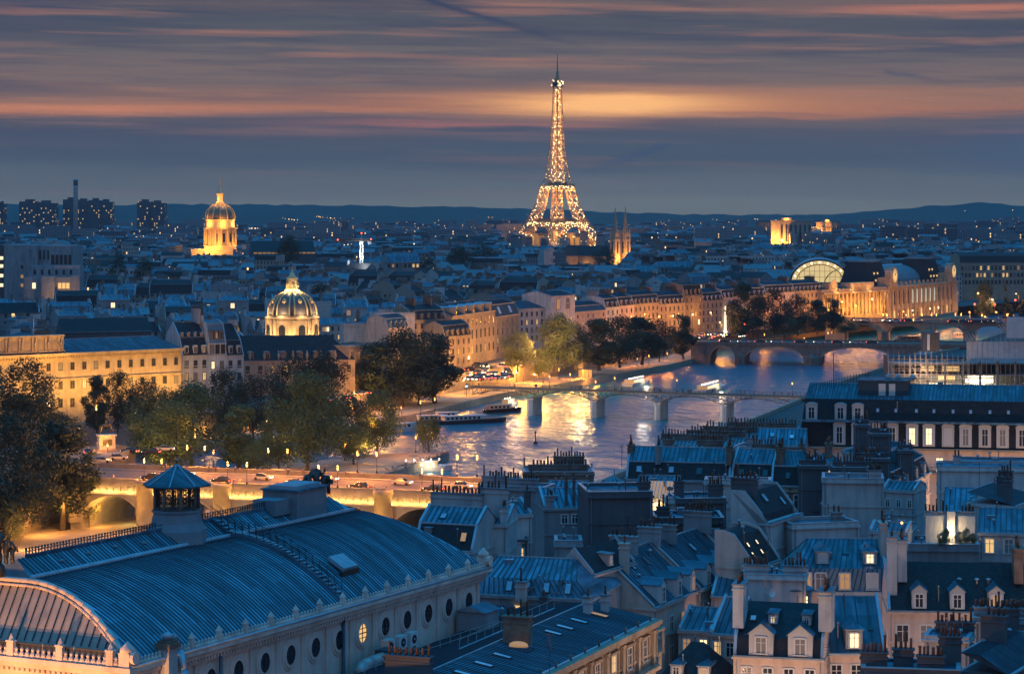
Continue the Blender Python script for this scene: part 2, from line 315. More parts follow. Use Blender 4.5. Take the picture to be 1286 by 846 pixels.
def copy_tree(o, loc, rz, label=None, group=None, scale=None):
    def rec(a, par):
        c = a.copy(); COL.objects.link(c); c.parent = par
        for ch in KIDS[a.name] if a.name in KIDS else KIDS.setdefault(a.name, list(a.children)): rec(ch, c)
        return c
    r = rec(o, None); r.location = loc; r.rotation_euler = (0,0,rz)
    if scale: r.scale = scale if isinstance(scale, tuple) else (scale,)*3
    if label: r['label'] = label
    if group: r['group'] = group
    return r
def move(o, loc, rz=0, scale=None):
    o.location = loc; o.rotation_euler = (0,0,rz)
    if scale: o.scale = scale if isinstance(scale, tuple) else (scale,)*3
    return o
def lamp(loc, power, col=WARM, r=.5, parent=None, typ='POINT', rot=None, size=None, spot=None, name='lamp_light'):
    d = bpy.data.lights.new(name, typ); d.energy = power; d.color = col
    if typ == 'POINT': d.shadow_soft_size = r
    if typ == 'SPOT': d.shadow_soft_size = r; d.spot_size = spot or 1.2; d.spot_blend = .8
    if typ == 'AREA': d.shape = 'RECTANGLE'; d.size, d.size_y = size
    o = bpy.data.objects.new(name, d); COL.objects.link(o); o.location = loc; o.parent = parent
    if rot: o.rotation_euler = rot
    return o
def aim(frm, to): return (Vector(to)-Vector(frm)).to_track_quat('-Z', 'Y').to_euler()
# ---------------- shared little parts (mesh data is cached and shared)
CACHE = {}
WF = 'frame_white'
def window(par, x, z, y=0, rot=0, w=1.1, h=1.9, style='dark', name='window', frame=None, sub=True, arch=False):
    frame = frame or WF
    k = ('w', round(w,2), round(h,2), frame, arch)
    if k not in CACHE:
        b = MB(); t = .11
        b.box(-w/2-.08, -w/2+t, -.09, .03, 0, h, frame); b.box(w/2-t, w/2+.08, -.09, .03, 0, h, frame)
        b.box(-w/2+t, w/2-t, -.085, .03, h-t, h+.06, frame); b.box(-w/2-.16, w/2+.16, -.16, .03, -.1, .0, frame)
        b.box(-.045, .045, -.06, .03, 0, h-t, frame); b.box(-w/2+t, -.045, -.055, .03, h*.62, h*.62+.07, frame); b.box(.045, w/2-t, -.055, .03, h*.62, h*.62+.07, frame)
        if arch: b.lathe([(w/2+.14, -.09), (w/2+.14, .03)], frame, 10, (0,0,0), False, 0, PI); a = b.v[-22:]; b.v[-22:] = [(p[0], p[2], h+.05+p[1]*.55) for p in a]; b.poly([(p[0], -.09, p[2]) for p in b.v[-22:-11]], frame)
        CACHE[k] = b.mesh('window')
    if style == 'dark': style = R.choices(('dark','curtain','dim','lit'), (66,24,6,4))[0]
    wo = ob(name, CACHE[k], par, (x, y, z), rot)
    k = ('p', round(w,2), round(h,2), style)
    if k not in CACHE:
        b = MB(); b.poly([(-w/2+.05,-.02,.02), (w/2-.05,-.02,.02), (w/2-.05,-.02,h-.05), (-w/2+.05,-.02,h-.05)], {'dark': 'glass', 'lit': 'lit', 'bright': 'lit_bright', 'dim': 'lit_dim', 'white': 'lit_white', 'shut': 'frame_white', 'pale': 'glass_pale', 'curtain': 'curtain'}[style]); CACHE[k] = b.mesh('pane')
    if sub: ob('pane', CACHE[k], wo)
    else:                                  # already a sub-part: frame and pane share one mesh
        k2 = (k, frame, arch, 'one')
        if k2 not in CACHE:
            import bmesh
            bm = bmesh.new(); bm.from_mesh(wo.data); n0 = len(bm.faces); bm.from_mesh(CACHE[k]); bm.faces.ensure_lookup_table()
            for f in list(bm.faces)[n0:]: f.material_index = 1
            me = bpy.data.meshes.new('window'); bm.to_mesh(me); bm.free(); me.materials.append(wo.data.materials[0]); me.materials.append(CACHE[k].materials[0]); CACHE[k2] = me
        wo.data = CACHE[k2]
    return wo
def pot(par, x, y, z, h=.75, r=.13, kind=0):
    k = ('pot', kind)
    if k not in CACHE:
        b = MB()
        if kind == 0: b.lathe([(.14,0), (.12,.55), (.15,.6), (.13,.75)], 'pot', 8)
        elif kind == 1: b.lathe([(.11,0), (.10,1.15), (.13,1.2), (.1,1.3)], 'pot', 8)
        else: b.lathe([(.1,0), (.1,.55), (.28,.56), (.3,.72), (.03,.86)], 'zinc_light', 8)
        CACHE[k] = b.mesh('chimney_pot')
    o = ob('chimney_pot', CACHE[k], par, (x, y, z)); o.scale = (r/.13, r/.13, h/.75); return o
def chimney(par, x, y, z0, z1, L, axis='x', t=.7, n=6, m='plaster', kinds=(0,0,0,1), name='chimney'):
    b = MB(); a, c = (L/2, t/2) if axis == 'x' else (t/2, L/2)
    b.box(-a, a, -c, c, 0, z1-z0, m); b.box(-a-.1, a+.1, -c-.1, c+.1, z1-z0-.55, z1-z0-.38, m); b.box(-a-.14, a+.14, -c-.14, c+.14, z1-z0, z1-z0+.14, 'zinc_dull' if m == 'plaster' else m)
    o = b.build(name, par, (x, y, z0))
    for i in range(n):
        q = (i+.5)/n*L-L/2+R.uniform(-.06,.06)
        if n > 4 and R.random() < .1: continue
        pot(o, *((q, 0) if axis == 'x' else (0, q)), z1-z0+.14, R.uniform(.6,.95), R.uniform(.11,.15), R.choice(kinds))
    return o
def slope(b, p, q, r, s, m, seam=.65, sw=.06, sh=.07):
    """roof plane p-q (eaves) to s-r (top) with standing seams running up it"""
    p, q, r, s = map(Vector, (p, q, r, s)); b.poly([p, q, r, s], m)
    if not seam: return
    nrm = (q-p).cross(s-p).normalized(); L = max((q-p).length, (r-s).length); n = max(2, int(L/seam))
    for i in range(n+1):
        t = i/n; a = p.lerp(q, t)+nrm*.0; c = s.lerp(r, t)
        d = (q-p if (q-p).length > .01 else r-s).normalized()*sw
        b.faces([a-d, a+d, c+d, c-d, a-d+nrm*sh, a+d+nrm*sh, c+d+nrm*sh, c-d+nrm*sh], [(4,5,6,7), (0,1,5,4), (2,3,7,6), (1,2,6,5), (3,0,4,7)], 'zinc_seam_shade')
# ================= the setting: ground, river, quays, roads, hills, air
LB = [(-900,430),(-330,560),(-190,640),(-140,690),(-100,735),(-72,790),(-48,850),(-24,930),(12,1010),(52,1105),(80,1190),(112,1290),(180,1420),(290,1600),(420,1800)]
RB = [(-150,120),(-75,190),(-48,300),(-22,420),(4,510),(36,620),(80,760),(122,900),(170,1040),(206,1120),(244,1230),(284,1330),(340,1440),(440,1620),(560,1800)]
b = MB()
b.poly([(x,y,0) for x,y in LB]+[(420,9600,0),(-5000,9600,0),(-5000,430,0)], 'ground_city')
b.poly([(x,y,0) for x,y in reversed(RB)]+[(-150,-300,0),(5000,-300,0),(5000,9600,0),(560,9600,0)], 'ground_city')
b.poly([(420,1800,0),(560,1800,0),(560,9600,0),(420,9600,0)], 'ground_city')
tag(b.build('ground'), None, None, None, 'structure')
def ripple():
    m = bpy.data.materials.new('river_water'); m.use_nodes = True; t = m.node_tree; s = t.nodes['Principled BSDF']
    s.inputs['Base Color'].default_value = (.0,.125,.185,1); s.inputs['Roughness'].default_value = .3; s.inputs['IOR'].default_value = 1.33; s.inputs['Specular IOR Level'].default_value = .9; s.inputs['Specular Tint'].default_value = (.38,.82,1,1)
    c = t.nodes.new('ShaderNodeTexCoord'); bm = t.nodes.new('ShaderNodeBump'); bm.inputs['Strength'].default_value = 1; bm.inputs['Distance'].default_value = 1.7
    acc = None
    for sc, st in ((.22, (1,.55,1)), (.06, (1,.6,1))):
        mp = t.nodes.new('ShaderNodeMapping'); mp.inputs['Scale'].default_value = st; mp.inputs['Rotation'].default_value = (0,0,.35); t.links.new(c.outputs['Object'], mp.inputs[0])
        n = t.nodes.new('ShaderNodeTexNoise'); n.inputs['Scale'].default_value = sc; n.inputs['Detail'].default_value = 3; t.links.new(mp.outputs[0], n.inputs['Vector'])
        if acc is None: acc = n.outputs[0]
        else:
            a = t.nodes.new('ShaderNodeMath'); a.operation = 'ADD'; t.links.new(acc, a.inputs[0]); t.links.new(n.outputs[0], a.inputs[1]); acc = a.outputs[0]
    t.links.new(acc, bm.inputs['Height']); t.links.new(bm.outputs[0], s.inputs['Normal']); MATS['water'] = m
ripple()
b = MB(); b.poly([(-900,350,-8),(700,350,-8),(700,1900,-8),(-900,1900,-8)], 'water'); tag(b.build('river_water'), None, None, None, 'structure')
b = MB(); b.poly([(-950,340,-9),(750,340,-9),(750,1950,-9),(-950,1950,-9)], 'ground_city'); tag(b.build('river_bed'), None, None, None, 'structure')
def offs(line, d):          # shift a polyline sideways (positive = to the right of its direction)
    out = []
    for i, (x, y) in enumerate(line):
        x0, y0 = line[max(0,i-1)]; x1, y1 = line[min(len(line)-1,i+1)]; L = math.hypot(x1-x0, y1-y0)
        out.append((x+(y1-y0)/L*d, y-(x1-x0)/L*d))
    return out
def strip(name, l0, l1, z, m, kind='structure', label=None, cat=None, h=0):
    b = MB()
    for i in range(len(l0)-1):
        a, c, d, e = (*l0[i],z), (*l1[i],z), (*l1[i+1],z), (*l0[i+1],z)
        b.poly([a,c,d,e], m)
        if h:
            dn = lambda p: (p[0],p[1],z-h)
            b.poly([dn(a),a,e,dn(e)], m); b.poly([c,dn(c),dn(d),d], m)
    if h:
        for i in (0, len(l0)-1):
            a, c = (*l0[i],z), (*l1[i],z); b.poly([a, c, (*l1[i],z-h), (*l0[i],z-h)], m)
    return tag(b.build(name), label, cat, None, kind)
lb = LB[1:-1]; rb = RB[:-1]
strip('quay_wall', lb, offs(lb,.9), 1.05, 'quay_stone', 'thing', 'long pale stone quay wall and parapet along the far river bank, behind the tree row', 'quay wall', 10)
strip('quay_wall', offs(rb,-.9), rb, 1.05, 'quay_stone', 'thing', 'stone quay wall of the near river bank below the zinc rooftops', 'quay wall', 10)
lq = lb[3:10]
strip('lower_quay', offs(lq,.9), offs(lq,20), -5.6, 'sand', h=3.2)
strip('lower_quay', offs(lb[9:],.9), offs(lb[9:],9), -5.6, 'sand', h=3.2)
strip('quay_road', offs(lb,-16), offs(lb,-6), .012, 'asphalt')
strip('pavement', offs(lb,-6), offs(lb,-.0), .13, 'pavement', h=.13)
strip('pavement', offs(lb,-21), offs(lb,-16), .13, 'pavement', h=.13)
strip('quay_road', offs(rb,4), offs(rb,14), .012, 'asphalt')
# the island: lower quays, tip and the raised place
b = MB()
b.prism([(-18,702),(-30,655),(-50,600),(-68,560),(-74,520),(-78,470),(-150,400),(-320,380),(-320,470),(-190,560),(-120,625),(-60,672),(-34,698)], -9, -5.6, 'sand', 'quay_stone')
tag(b.build('island_lower_quay'), None, None, None, 'structure')
b = MB()
b.prism([(-92,600),(-99,552),(-104,520),(-112,480),(-190,420),(-320,400),(-320,465),(-185,550),(-130,612),(-104,616)], -5.5, 4.6, 'setts', 'quay_stone')
tag(b.build('island_terrace'), None, None, None, 'structure')
b = MB(); b.prism([(-93,598),(-100,553),(-104,556),(-98,600)], 4.604, 4.75, 'pavement'); b.prism([(-110,612),(-93,598),(-97,590),(-114,604)], 4.608, 4.76, 'pavement'); b.prism([(-104,616),(-130,612),(-150,590),(-140,585),(-112,603)],4.612,4.74,'pavement')
tag(b.build('pavement'), None, None, None, 'structure')
# the island's outer terrace wall, with a parapet
il = [(-112,480),(-104,520),(-99,552),(-92,600),(-104,616)]
strip('parapet_wall', offs(il,-.6), il, 5.6, 'quay_stone', 'thing', 'lit sandstone retaining wall of the island terrace behind the riverside poplars', 'wall', 11)
# hills
KN = [(-400,258),(0,257),(300,257),(500,259),(650,262),(760,266),(850,269),(1000,270),(1070,268),(1110,264),(1140,262),(1170,258),(1200,257),(1232,254.5),(1262,257),(1300,260),(1700,262)]
def hz(px):
    for (a, ya), (c, yc) in zip(KN, KN[1:]):
        if a <= px <= c: return ya+(yc-ya)*(px-a)/(c-a)
    return 262
b = MB(); nx, ny = 180, 16; vs = []; fs = []; rr = random.Random(5)
for j in range(ny+1):
    Y = 5600+j*240; t = min(1, (Y-5600)/3200); t = t*t*(3-2*t)
    for i in range(nx+1):
        px = -400+2100*i/nx; top = H-(hz(px)-HOR)/F*8900
        z = max(0, top)*t*(.8+.2*math.sin(px*.013+j*.9)*math.cos(j*.7)) if j < 13 else max(0, top)*(1 if j == 13 else .7)
        vs.append((S(px,Y), Y, z+(rr.uniform(-3,4) if 2 < j < 14 else 0)))
for j in range(ny):
    for i in range(nx): k = j*(nx+1)+i; fs.append((k, k+1, k+nx+2, k+nx+1))
b.faces(vs, fs, 'hill', True); tag(b.build('hills'), None, None, None, 'structure')
# evening haze
m = bpy.data.materials.new('haze'); m.use_nodes = True; t = m.node_tree; t.nodes.remove(t.nodes['Principled BSDF'])
v = t.nodes.new('ShaderNodeVolumePrincipled'); v.inputs['Color'].default_value = (.42,.52,.62,1); v.inputs['Density'].default_value = 5.2e-5; v.inputs['Anisotropy'].default_value = 0
t.links.new(v.outputs[0], t.nodes['Material Output'].inputs['Volume']); MATS['haze'] = m
b = MB(); b.box(-2900, 2900, -40, 9500, -10.5, 350, 'haze'); HZ = tag(b.build('haze'), None, None, None, 'stuff')
# ================= bridges
def bridge(A, B, zd, wid, arches, zs, zc, m, name, label, zb=-9, par=1.0, corbel=False, cut=True, group=None):
    A, B = Vector((*A,0)), Vector((*B,0)); L = (B-A).length; rz = math.atan2(B.y-A.y, B.x-A.x)
    r = thing(name, label, 'bridge', A, rz, group)
    b = MB(); n = 14; prev = 0
    def web(x0, x1, za, zb_):            # both faces of a strip of spandrel
        b.poly([(x0,0,za),(x1,0,zb_),(x1,0,zd),(x0,0,zd)], m); b.poly([(x1,wid,zb_),(x0,wid,za),(x0,wid,zd),(x1,wid,zd)], m)
    for x0, x1 in arches+[(L, None)]:
        web(prev, x0, zb, zb)
        b.poly([(x0,0,zb),(x0,wid,zb),(x0,wid,zs),(x0,0,zs)], m); b.poly([(prev,wid,zb),(prev,0,zb),(prev,0,zs if prev else zd),(prev,wid,zs if prev else zd)], m)
        if x1 is None: break
        p = [(x0+(x1-x0)*(.5-.5*math.cos(PI*i/n)), zs+(zc-zs)*math.sin(PI*i/n)) for i in range(n+1)]
        for (xa, za), (xb, zb2) in zip(p, p[1:]): web(xa, xb, za, zb2); b.poly([(xa,0,za),(xa,wid,za),(xb,wid,zb2),(xb,0,zb2)], m)
        for (xa, za), (xb, zb2) in zip(p, p[1:]):       # voussoir ring, a little proud
            b.faces([(xa,-.12,za),(xb,-.12,zb2),(xb,-.12,zb2+.7),(xa,-.12,za+.7),(xa,0,za+.7),(xb,0,zb2+.7),(xa,.02,za),(xb,.02,zb2)], [(0,1,2,3),(3,2,5,4),(0,6,7,1)], 'quay_stone')
        prev = x1
    b.build('arch_body', r)
    b = MB(); b.box(0, L, .02, wid-.02, zd, zd+.02, 'setts'); b.box(0, L, .5, 3, zd+.02, zd+.15, 'pavement'); b.box(0, L, wid-3, wid-.5, zd+.02, zd+.15, 'pavement'); b.build('deck', r)
    ps = []
    for y0 in (-.5, wid-.1):
        b = MB(); b.box(0, L, y0, y0+.6, zd-.5, zd-.05, m); b.box(0, L, y0+.1, y0+.5, zd-.05, zd+par, m); b.box(0, L, y0, y0+.6, zd+par, zd+par+.15, m); ps.append(b.build('parapet', r))
    ends = [0]+[x for a in arches for x in a]+[L]
    for i in range(1, len(ends)-2, 2):
        x0, x1 = ends[i+1], ends[i+2] if i+2 < len(ends) else L
        if i+2 >= len(ends)-1: break
        xm = (x0+x1)/2; hw = (x1-x0)/2
        b = MB()
        for y0, sg in ((0, -1), (wid, 1)):
            pts = [(xm-hw, y0), (xm, y0+sg*max(hw*1.1,2.2)), (xm+hw, y0)]
            if sg > 0: pts = pts[::-1]
            b.prism(pts, zb, zs+1.2, m); i0 = len(b.v)
            b.faces([(*p, zs+1.2) for p in pts]+[(xm, y0, zs+3.2)], [(0,1,3),(1,2,3),(2,0,3)], m)
        b.build('cutwater', r)
    return r, L, rz
PN, PNL, PNR = bridge((-135,548), (6,499.4), 4.6, 26, [(26,41),(43.6,58.2),(60.8,76.5),(79,95),(97.6,113.5),(116,131)], -4.2, 1.9, 'quay_stone', 'stone_bridge', 'floodlit sandstone arch bridge with paired lamps, behind the curved zinc theatre roof')
b = MB(); b.box(0, .5, -.5, -.003, 2.9, 4.08, 'quay_stone'); CB = b.mesh('corbel')      # carved corbels under the parapet
for i in range(int(PNL/1.65)): ob('corbel', CB, PN, (i*1.65, 0, 0))
for i, xx in enumerate((42.3, 59.5, 77.7, 96.3, 114.7)):      # round bastions over the piers
    for y0, a0 in ((-.5, PI), (26.5, 0)):
        b = MB(); b.lathe([(2.0,-4),(2.0,4.55),(2.2,4.55),(2.2,5.7),(1.8,5.7),(1.8,4.9),(.1,4.9)], 'quay_stone', 12, (xx,y0,0), True, a0, a0+PI); b.build('bastion', PN)
for x0 in range(22, 134, 8):
    lamp((x0+4, -.75, 2.5), 520, (1,.56,.16), .12, PN, 'AREA', aim((0,-.75,2.5), (0,0,3.8)), (7.6, .25), name='bridge_light')
    lamp((x0+4, -5, -.5), 700, (1,.44,.08), .4, PN)
for x0, x1 in [(26,41),(43.6,58.2),(60.8,76.5),(79,95)]: lamp(((x0+x1)/2, 9, -3), 700, (.9,.75,.3), .4, PN)
for xx in (42.3, 59.5, 77.7, 96.3, 114.7): lamp((xx, -6.5, 2.0), 500, (1,.46,.09), .3, PN)
bridge((83,1138), (212,1113.6), 1.5, 26, [(9,20.5),(25,52),(60,93),(101,122)], -5.5, .2, 'stone_dark', 'stone_bridge', 'wide low stone bridge with three shallow arches, second upriver from the iron footbridge', par=.75)
bridge((170,1332), (292,1302), 3.2, 18, [(10.7,28),(33.5,52),(58,74),(80,96),(102,115)], -3.5, 1.2, 'stone', 'stone_bridge', 'farthest stone bridge, busy with headlights, below the long museum with two clocks')
# iron footbridge
A, B = Vector((-17,863,0)), Vector((100,813,0)); AR = thing('iron_footbridge', 'slender dark iron footbridge on pale stone piers crossing the river with people on it', 'footbridge', A, math.atan2(B.y-A.y, B.x-A.x)); AL = (B-A).length
b = MB(); b.box(0, AL, 0, 9.5, .88, 1.15, 'wood_pale'); b.box(0, AL, .2, 9.3, 1.15, 1.2, 'wood'); b.build('deck', AR)
for y0 in (.06, 9.4):
    b = MB(); b.box(0, AL, y0, y0+.06, 2.2, 2.28, 'iron_brown')
    for i in range(int(AL/1.5)+1): b.box(i*1.5, i*1.5+.07, y0, y0+.05, 1.2, 2.2, 'iron_brown')
    for z in (1.5, 1.85): b.box(0, AL, y0+.01, y0+.04, z, z+.04, 'iron_brown')
    b.build('railing', AR)
APX = []
for px, Y in ((588,862),(664.6,849),(744.5,836),(824.4,829),(907.5,823),(991,816)):
    k = (px-643)/F; d = (B-A).normalized(); u = (k*A.y-A.x)/(d.x-k*d.y); APX.append(u)
for u in APX[1:]:
    b = MB(); b.prism([(u-1.1,.6),(u,-.5),(u+1.1,.6),(u+1.1,8.9),(u,10),(u-1.1,8.9)], -9, -2.4, 'plaster'); b.prism([(u-1.35,.3),(u+1.35,.3),(u+1.35,9.2),(u-1.35,9.2)], -2.4, -2.0, 'plaster'); b.build('pier', AR)
for u0, u1 in zip(APX, APX[1:]+[AL+16]):
    b = MB(); n = 14
    for y0 in (.3, 9.2):
        p = [(u0+(u1-u0)*i/n, y0, -2+2.4*(1-(2*i/n-1)**2)) for i in range(n+1)]
        b.tube(p, .16, 'iron_brown')
        for i in range(1, n): 
            if p[i][2] < .5: b.bar(p[i], (p[i][0], y0, .8), .1, 'iron_brown'); b.bar(p[i], (p[i+1][0], y0, .8), .08, 'iron_brown')
    b.build('iron_arch', AR)
# ================= a town house: walls, roof, dormers, windows, chimneys
PROF = {
 'mansard': lambda D, a: [(0,0), (a[1],a[0]), (D/2,a[0]+a[2]), (D-a[1],a[0]), (D,0)],
 'gable': lambda D, a: [(0,0), (D/2,a[0]), (D,0)],
 'shed': lambda D, a: [(0,0), (D,a[0]), (D,0)],
 'shedback': lambda D, a: [(0,0), (0,a[0]), (D,0)],
 'saddle': lambda D, a: [(0,0), (D*a[1],a[0]), (D,a[2])],
 'flat': lambda D, a: None}
def house(loc, rz, W, D, z, label, name='apartment_house', cat='building', group=None, roof=('mansard',3,1.6,1.6), wm='plaster', rm='zinc', rm2=None, hip=(0,0),
          wins=None, dorm=(), sky=(), chim=(), zb=0, seam=.65, cornice=True, side=None, party=1, wside=None):
    r = thing(name, label, cat, loc, rz, group)
    b = MB(); uv = wm.startswith('win_')
    if uv: b.walls(0, W, 0, D, zb, z, wm)
    else: b.box(0, W, 0, D, zb, z, wm)
    if cornice and not uv:
        for zz, o in ((z-.35, .28), (z-3.6, .12)):
            if zz > zb: b.box(-.0, W, -o, 0, zz, zz+.22, wm); b.box(W, W+o*.5, -o, D, zz, zz+.22, wm); b.box(-o*.5, 0, -o, D, zz, zz+.22, wm)
    prof = PROF[roof[0]](D, roof[1:]) if isinstance(roof[0], str) else roof[0]
    rb_ = MB(); hl, hr = hip
    if prof is None:
        rb_.box(.3, W-.3, .3, D-.3, z-.02, z+.06, rm)
        for q in ((0,W,0,.3), (0,W,D-.3,D), (0,.3,.3,D-.3), (W-.3,W,.3,D-.3)): b.box(*q, z, z+(roof[1] if len(roof) > 1 else .7), wm)
        for q in ((-.06,W+.06,-.06,.36), (-.06,W+.06,D-.36,D+.06), (-.06,.36,.36,D-.36), (W-.36,W+.06,.36,D-.36)): rb_.box(*q, z+(roof[1] if len(roof) > 1 else .7), z+(roof[1] if len(roof) > 1 else .7)+.09, 'zinc_light')
    else:
        zt = max(p[1] for p in prof)
        def xs(zz): return hl*zz, W-hr*zz
        for i, ((ya, za), (yb, zb2)) in enumerate(zip(prof, prof[1:])):
            x0a, x1a = xs(za); x0b, x1b = xs(zb2); steep = abs(zb2-za) > 1.2*abs(yb-ya)
            mm = rm2 if (rm2 and steep) else rm
            if abs(ya-yb) < .01 and roof[0] in ('shed', 'shedback') : rb_.poly([(x0a,ya,z+za),(x1a,ya,z+za),(x1b,yb,z+zb2),(x0b,yb,z+zb2)] if i else [(x0a,ya,z+za),(x1a,ya,z+za),(x1b,yb,z+zb2),(x0b,yb,z+zb2)], wm); continue
            slope(rb_, (x0a,ya,z+za), (x1a,ya,z+za), (x1b,yb,z+zb2), (x0b,yb,z+zb2), mm, seam if mm.startswith('zinc') else 0)
        for sx, hh in ((0, hl), (1, hr)):
            pts = [(xs(zz)[sx], y, z+zz) for y, zz in prof]
            if sx == 0: pts = pts[::-1]
            if hh == 0 and party:                                   # party wall, standing a little above the roof
                o = .32; xo = -.02 if sx == 0 else W+.02; xi = xo+(o if sx == 0 else -o)
                out = [(xo, y, z+zz+.3) for y, zz in prof]; inn = [(xi, y, z+zz+.3) for y, zz in prof]
                n = len(prof); base = [(xo, prof[0][0], z-.3)], [(xo, prof[-1][0], z-.3)]
                b.poly((base[0]+out+base[1]) if sx else (base[0]+out+base[1])[::-1], side or wm)
                b.poly(([(xi, prof[0][0], z-.3)]+inn+[(xi, prof[-1][0], z-.3)])[::-1] if sx else [(xi, prof[0][0], z-.3)]+inn+[(xi, prof[-1][0], z-.3)], side or wm)
                for i in range(n-1): b.poly([out[i], out[i+1], inn[i+1], inn[i]], 'zinc_light' if i < n/2 else side or wm)
                b.poly([base[0][0], out[0], inn[0], (xi, prof[0][0], z-.3)], side or wm)
            else:
                rb_.poly(pts, rm2 or rm if hh else (side or wm))
        for y0, y1 in ((-.3, .06), (D-.06, D+.3)): rb_.box(-.05, W+.05, y0, y1, z-.12, z+.04, 'zinc_light' if rm.startswith('zinc') else 'zinc_dull')   # gutters
        k = max(range(len(prof)), key=lambda i: prof[i][1])
        if rm.startswith('zinc'): rb_.bar((xs(zt)[0], prof[k][0], z+zt+.03), (xs(zt)[1], prof[k][0], z+zt+.03), .12, 'zinc_light')
        if roof[0] == 'mansard': rb_.bar((xs(prof[1][1])[0], prof[1][0]-.04, z+prof[1][1]+.02), (xs(prof[1][1])[1], prof[1][0]-.04, z+prof[1][1]+.02), .13, 'zinc_light' if rm.startswith('zinc') else 'zinc_dull')
    b.build('wall', r); rb_.build('roof', r)
    if wins:
        for row in wins:                       # (z of the sill below the eaves, count, w, h, lit indices/styles, x margins)
            dz, n, w, h = row[:4]; lit = row[4] if len(row) > 4 else {}; mg = row[5] if len(row) > 5 else .5
            for i in range(n):
                window(r, W*mg/n+(W-W*2*mg/n)*(i/(n-1) if n > 1 else .5) if n > 1 else W*mg, z-dz, 0, 0, w, h, lit.get(i, 'dark'))
    if wside:                                  # windows on the right-hand end wall
        for dz, n, w, h, lit in wside:
            for i in range(n): window(r, W, z-dz, 0, 0, w, h, lit.get(i, 'dark')).matrix_local = Matrix.Translation((W, D*(i+.5)/n, z-dz)) @ Matrix.Rotation(PI/2, 4, 'Z')
    for d in dorm: dormer(r, z, prof, W, *d)
    for s in sky: skylight(r, z, prof, W, *s)
    for c in chim:                             # (u, v, length, axis, top above the eaves, pots, material)
        u, v, Lc, ax, ht, n = c[:6]; y = v*D
        zr = 0 if prof is None else max([za+(zc-za)*(y-ya)/(yc-ya) for (ya, za), (yc, zc) in zip(prof, prof[1:]) if ya <= y <= yc and yc > ya] or [0])
        chimney(r, u*W, y, z+zr-.5, z+max(ht, zr+.8), Lc, ax, c[7] if len(c) > 7 else .75, n, c[6] if len(c) > 6 else wm if not uv else 'plaster_grey')
    return r
def roof_at(prof, y):
    for (ya, za), (yc, zc) in zip(prof, prof[1:]):
        if ya <= y <= yc and yc > ya: return za+(zc-za)*(y-ya)/(yc-ya)
    return 0
def dormer(r, z, prof, W, u, dz=.25, w=1.5, h=1.9, kind='gable', style='dark', wall='plaster', roofm='zinc', y0=None, ww=None, wh=None):
    x = u*W if u <= 1 else u
    if y0 is None:
        y0 = 0
        for (ya, za), (yc, zc) in zip(prof, prof[1:]):
            if za <= dz <= zc and zc > za: y0 = ya+(yc-ya)*(dz-za)/(zc-za)-.12; break
    yb = prof[-1][0]*.5
    for (ya, za), (yc, zc) in zip(prof, prof[1:]):
        if za <= dz+h <= zc and zc > za: yb = ya+(yc-ya)*(dz+h-za)/(zc-za); break
    d = yb-y0+.5
    b = MB(); hw = w/2; b.box(-hw, hw, 0, d, 0, h, wall)
    if kind == 'gable':
        g = w*.38
        b.poly([(-hw,0,h),(hw,0,h),(0,0,h+g)], wall); d2 = d+1.2
        for s in (-1, 1):
            q = [(s*(hw+.14),-.16,h-.1),(s*(hw+.14),d2,h-.1),(0,d2,h+g+.06),(0,-.16,h+g+.06)]; b.poly(q if s > 0 else q[::-1], roofm); q2 = [(p[0],p[1],p[2]-.07) for p in q]; b.poly(q2[::-1] if s > 0 else q2, roofm); b.poly([q[0], q[3], q2[3], q2[0]], 'zinc_light')
    elif kind == 'hip':
        d2 = d+1.0; g = w*.34; e = .16
        b.poly([(-hw-e,-e,h),(hw+e,-e,h),(0,hw*.9,h+g)], roofm)
        for s in (-1, 1):
            q = [(s*(hw+e),-e,h),(s*(hw+e),d2,h),(0,d2,h+g),(0,hw*.9,h+g)]; b.poly(q if s > 0 else q[::-1], roofm)
        b.box(-hw-e, hw+e, -e, d, h-.08, h-.002, 'zinc_light')
    elif kind == 'arch':
        p = [(hw*1.08*math.cos(PI*i/8), h+w*.22*math.sin(PI*i/8)) for i in range(9)]
        b.poly([(x_, -.05, z_) for x_, z_ in p][::-1], wall)
        for (xa, za), (xb, zb2) in zip(p, p[1:]): b.poly([(xa,-.2,za+.08),(xa,d,za+.08),(xb,d,zb2+.08),(xb,-.2,zb2+.08)], 'zinc_light'); b.poly([(xa,-.2,za-.1),(xa,-.2,za+.08),(xb,-.2,zb2+.08),(xb,-.2,zb2-.1)], wall)
    else:
        b.obox((-hw-.12,-.18,h), (w+.24,0,0), (0,d+.3,.14), (0,0,.1), roofm)
    o = b.build('dormer', r, (x, y0, z+dz))
    window(o, 0, h*.1, -.01, 0, ww or w*.62, wh or h*.74, style, sub=False)
    return o
def skylight(r, z, prof, W, u, seg, t, w=.8, l=1.2, style='pale', up=.06):
    (ya, za), (yb, zb) = prof[seg], prof[seg+1]; a = math.atan2(zb-za, yb-ya)
    k = ('sky', w, l, style)
    if k not in CACHE:
        b = MB(); b.box(-w/2, w/2, -l/2, l/2, -.05, .1, 'frame_dark' if style != 'vent' else 'zinc'); b.poly([(-w/2+.09,-l/2+.09,.105),(w/2-.09,-l/2+.09,.105),(w/2-.09,l/2-.09,.105),(-w/2+.09,l/2-.09,.105)], {'pale': 'glass_pale', 'lit': 'lit', 'dim': 'lit_dim', 'dark': 'glass', 'bright': 'lit_bright', 'white': 'skylight_white'}[style]); CACHE[k] = b.mesh('skylight')
    return ob('skylight', CACHE[k], r, (u*W, ya+(yb-ya)*t, z+za+(zb-za)*t+up), (a, 0, 0))
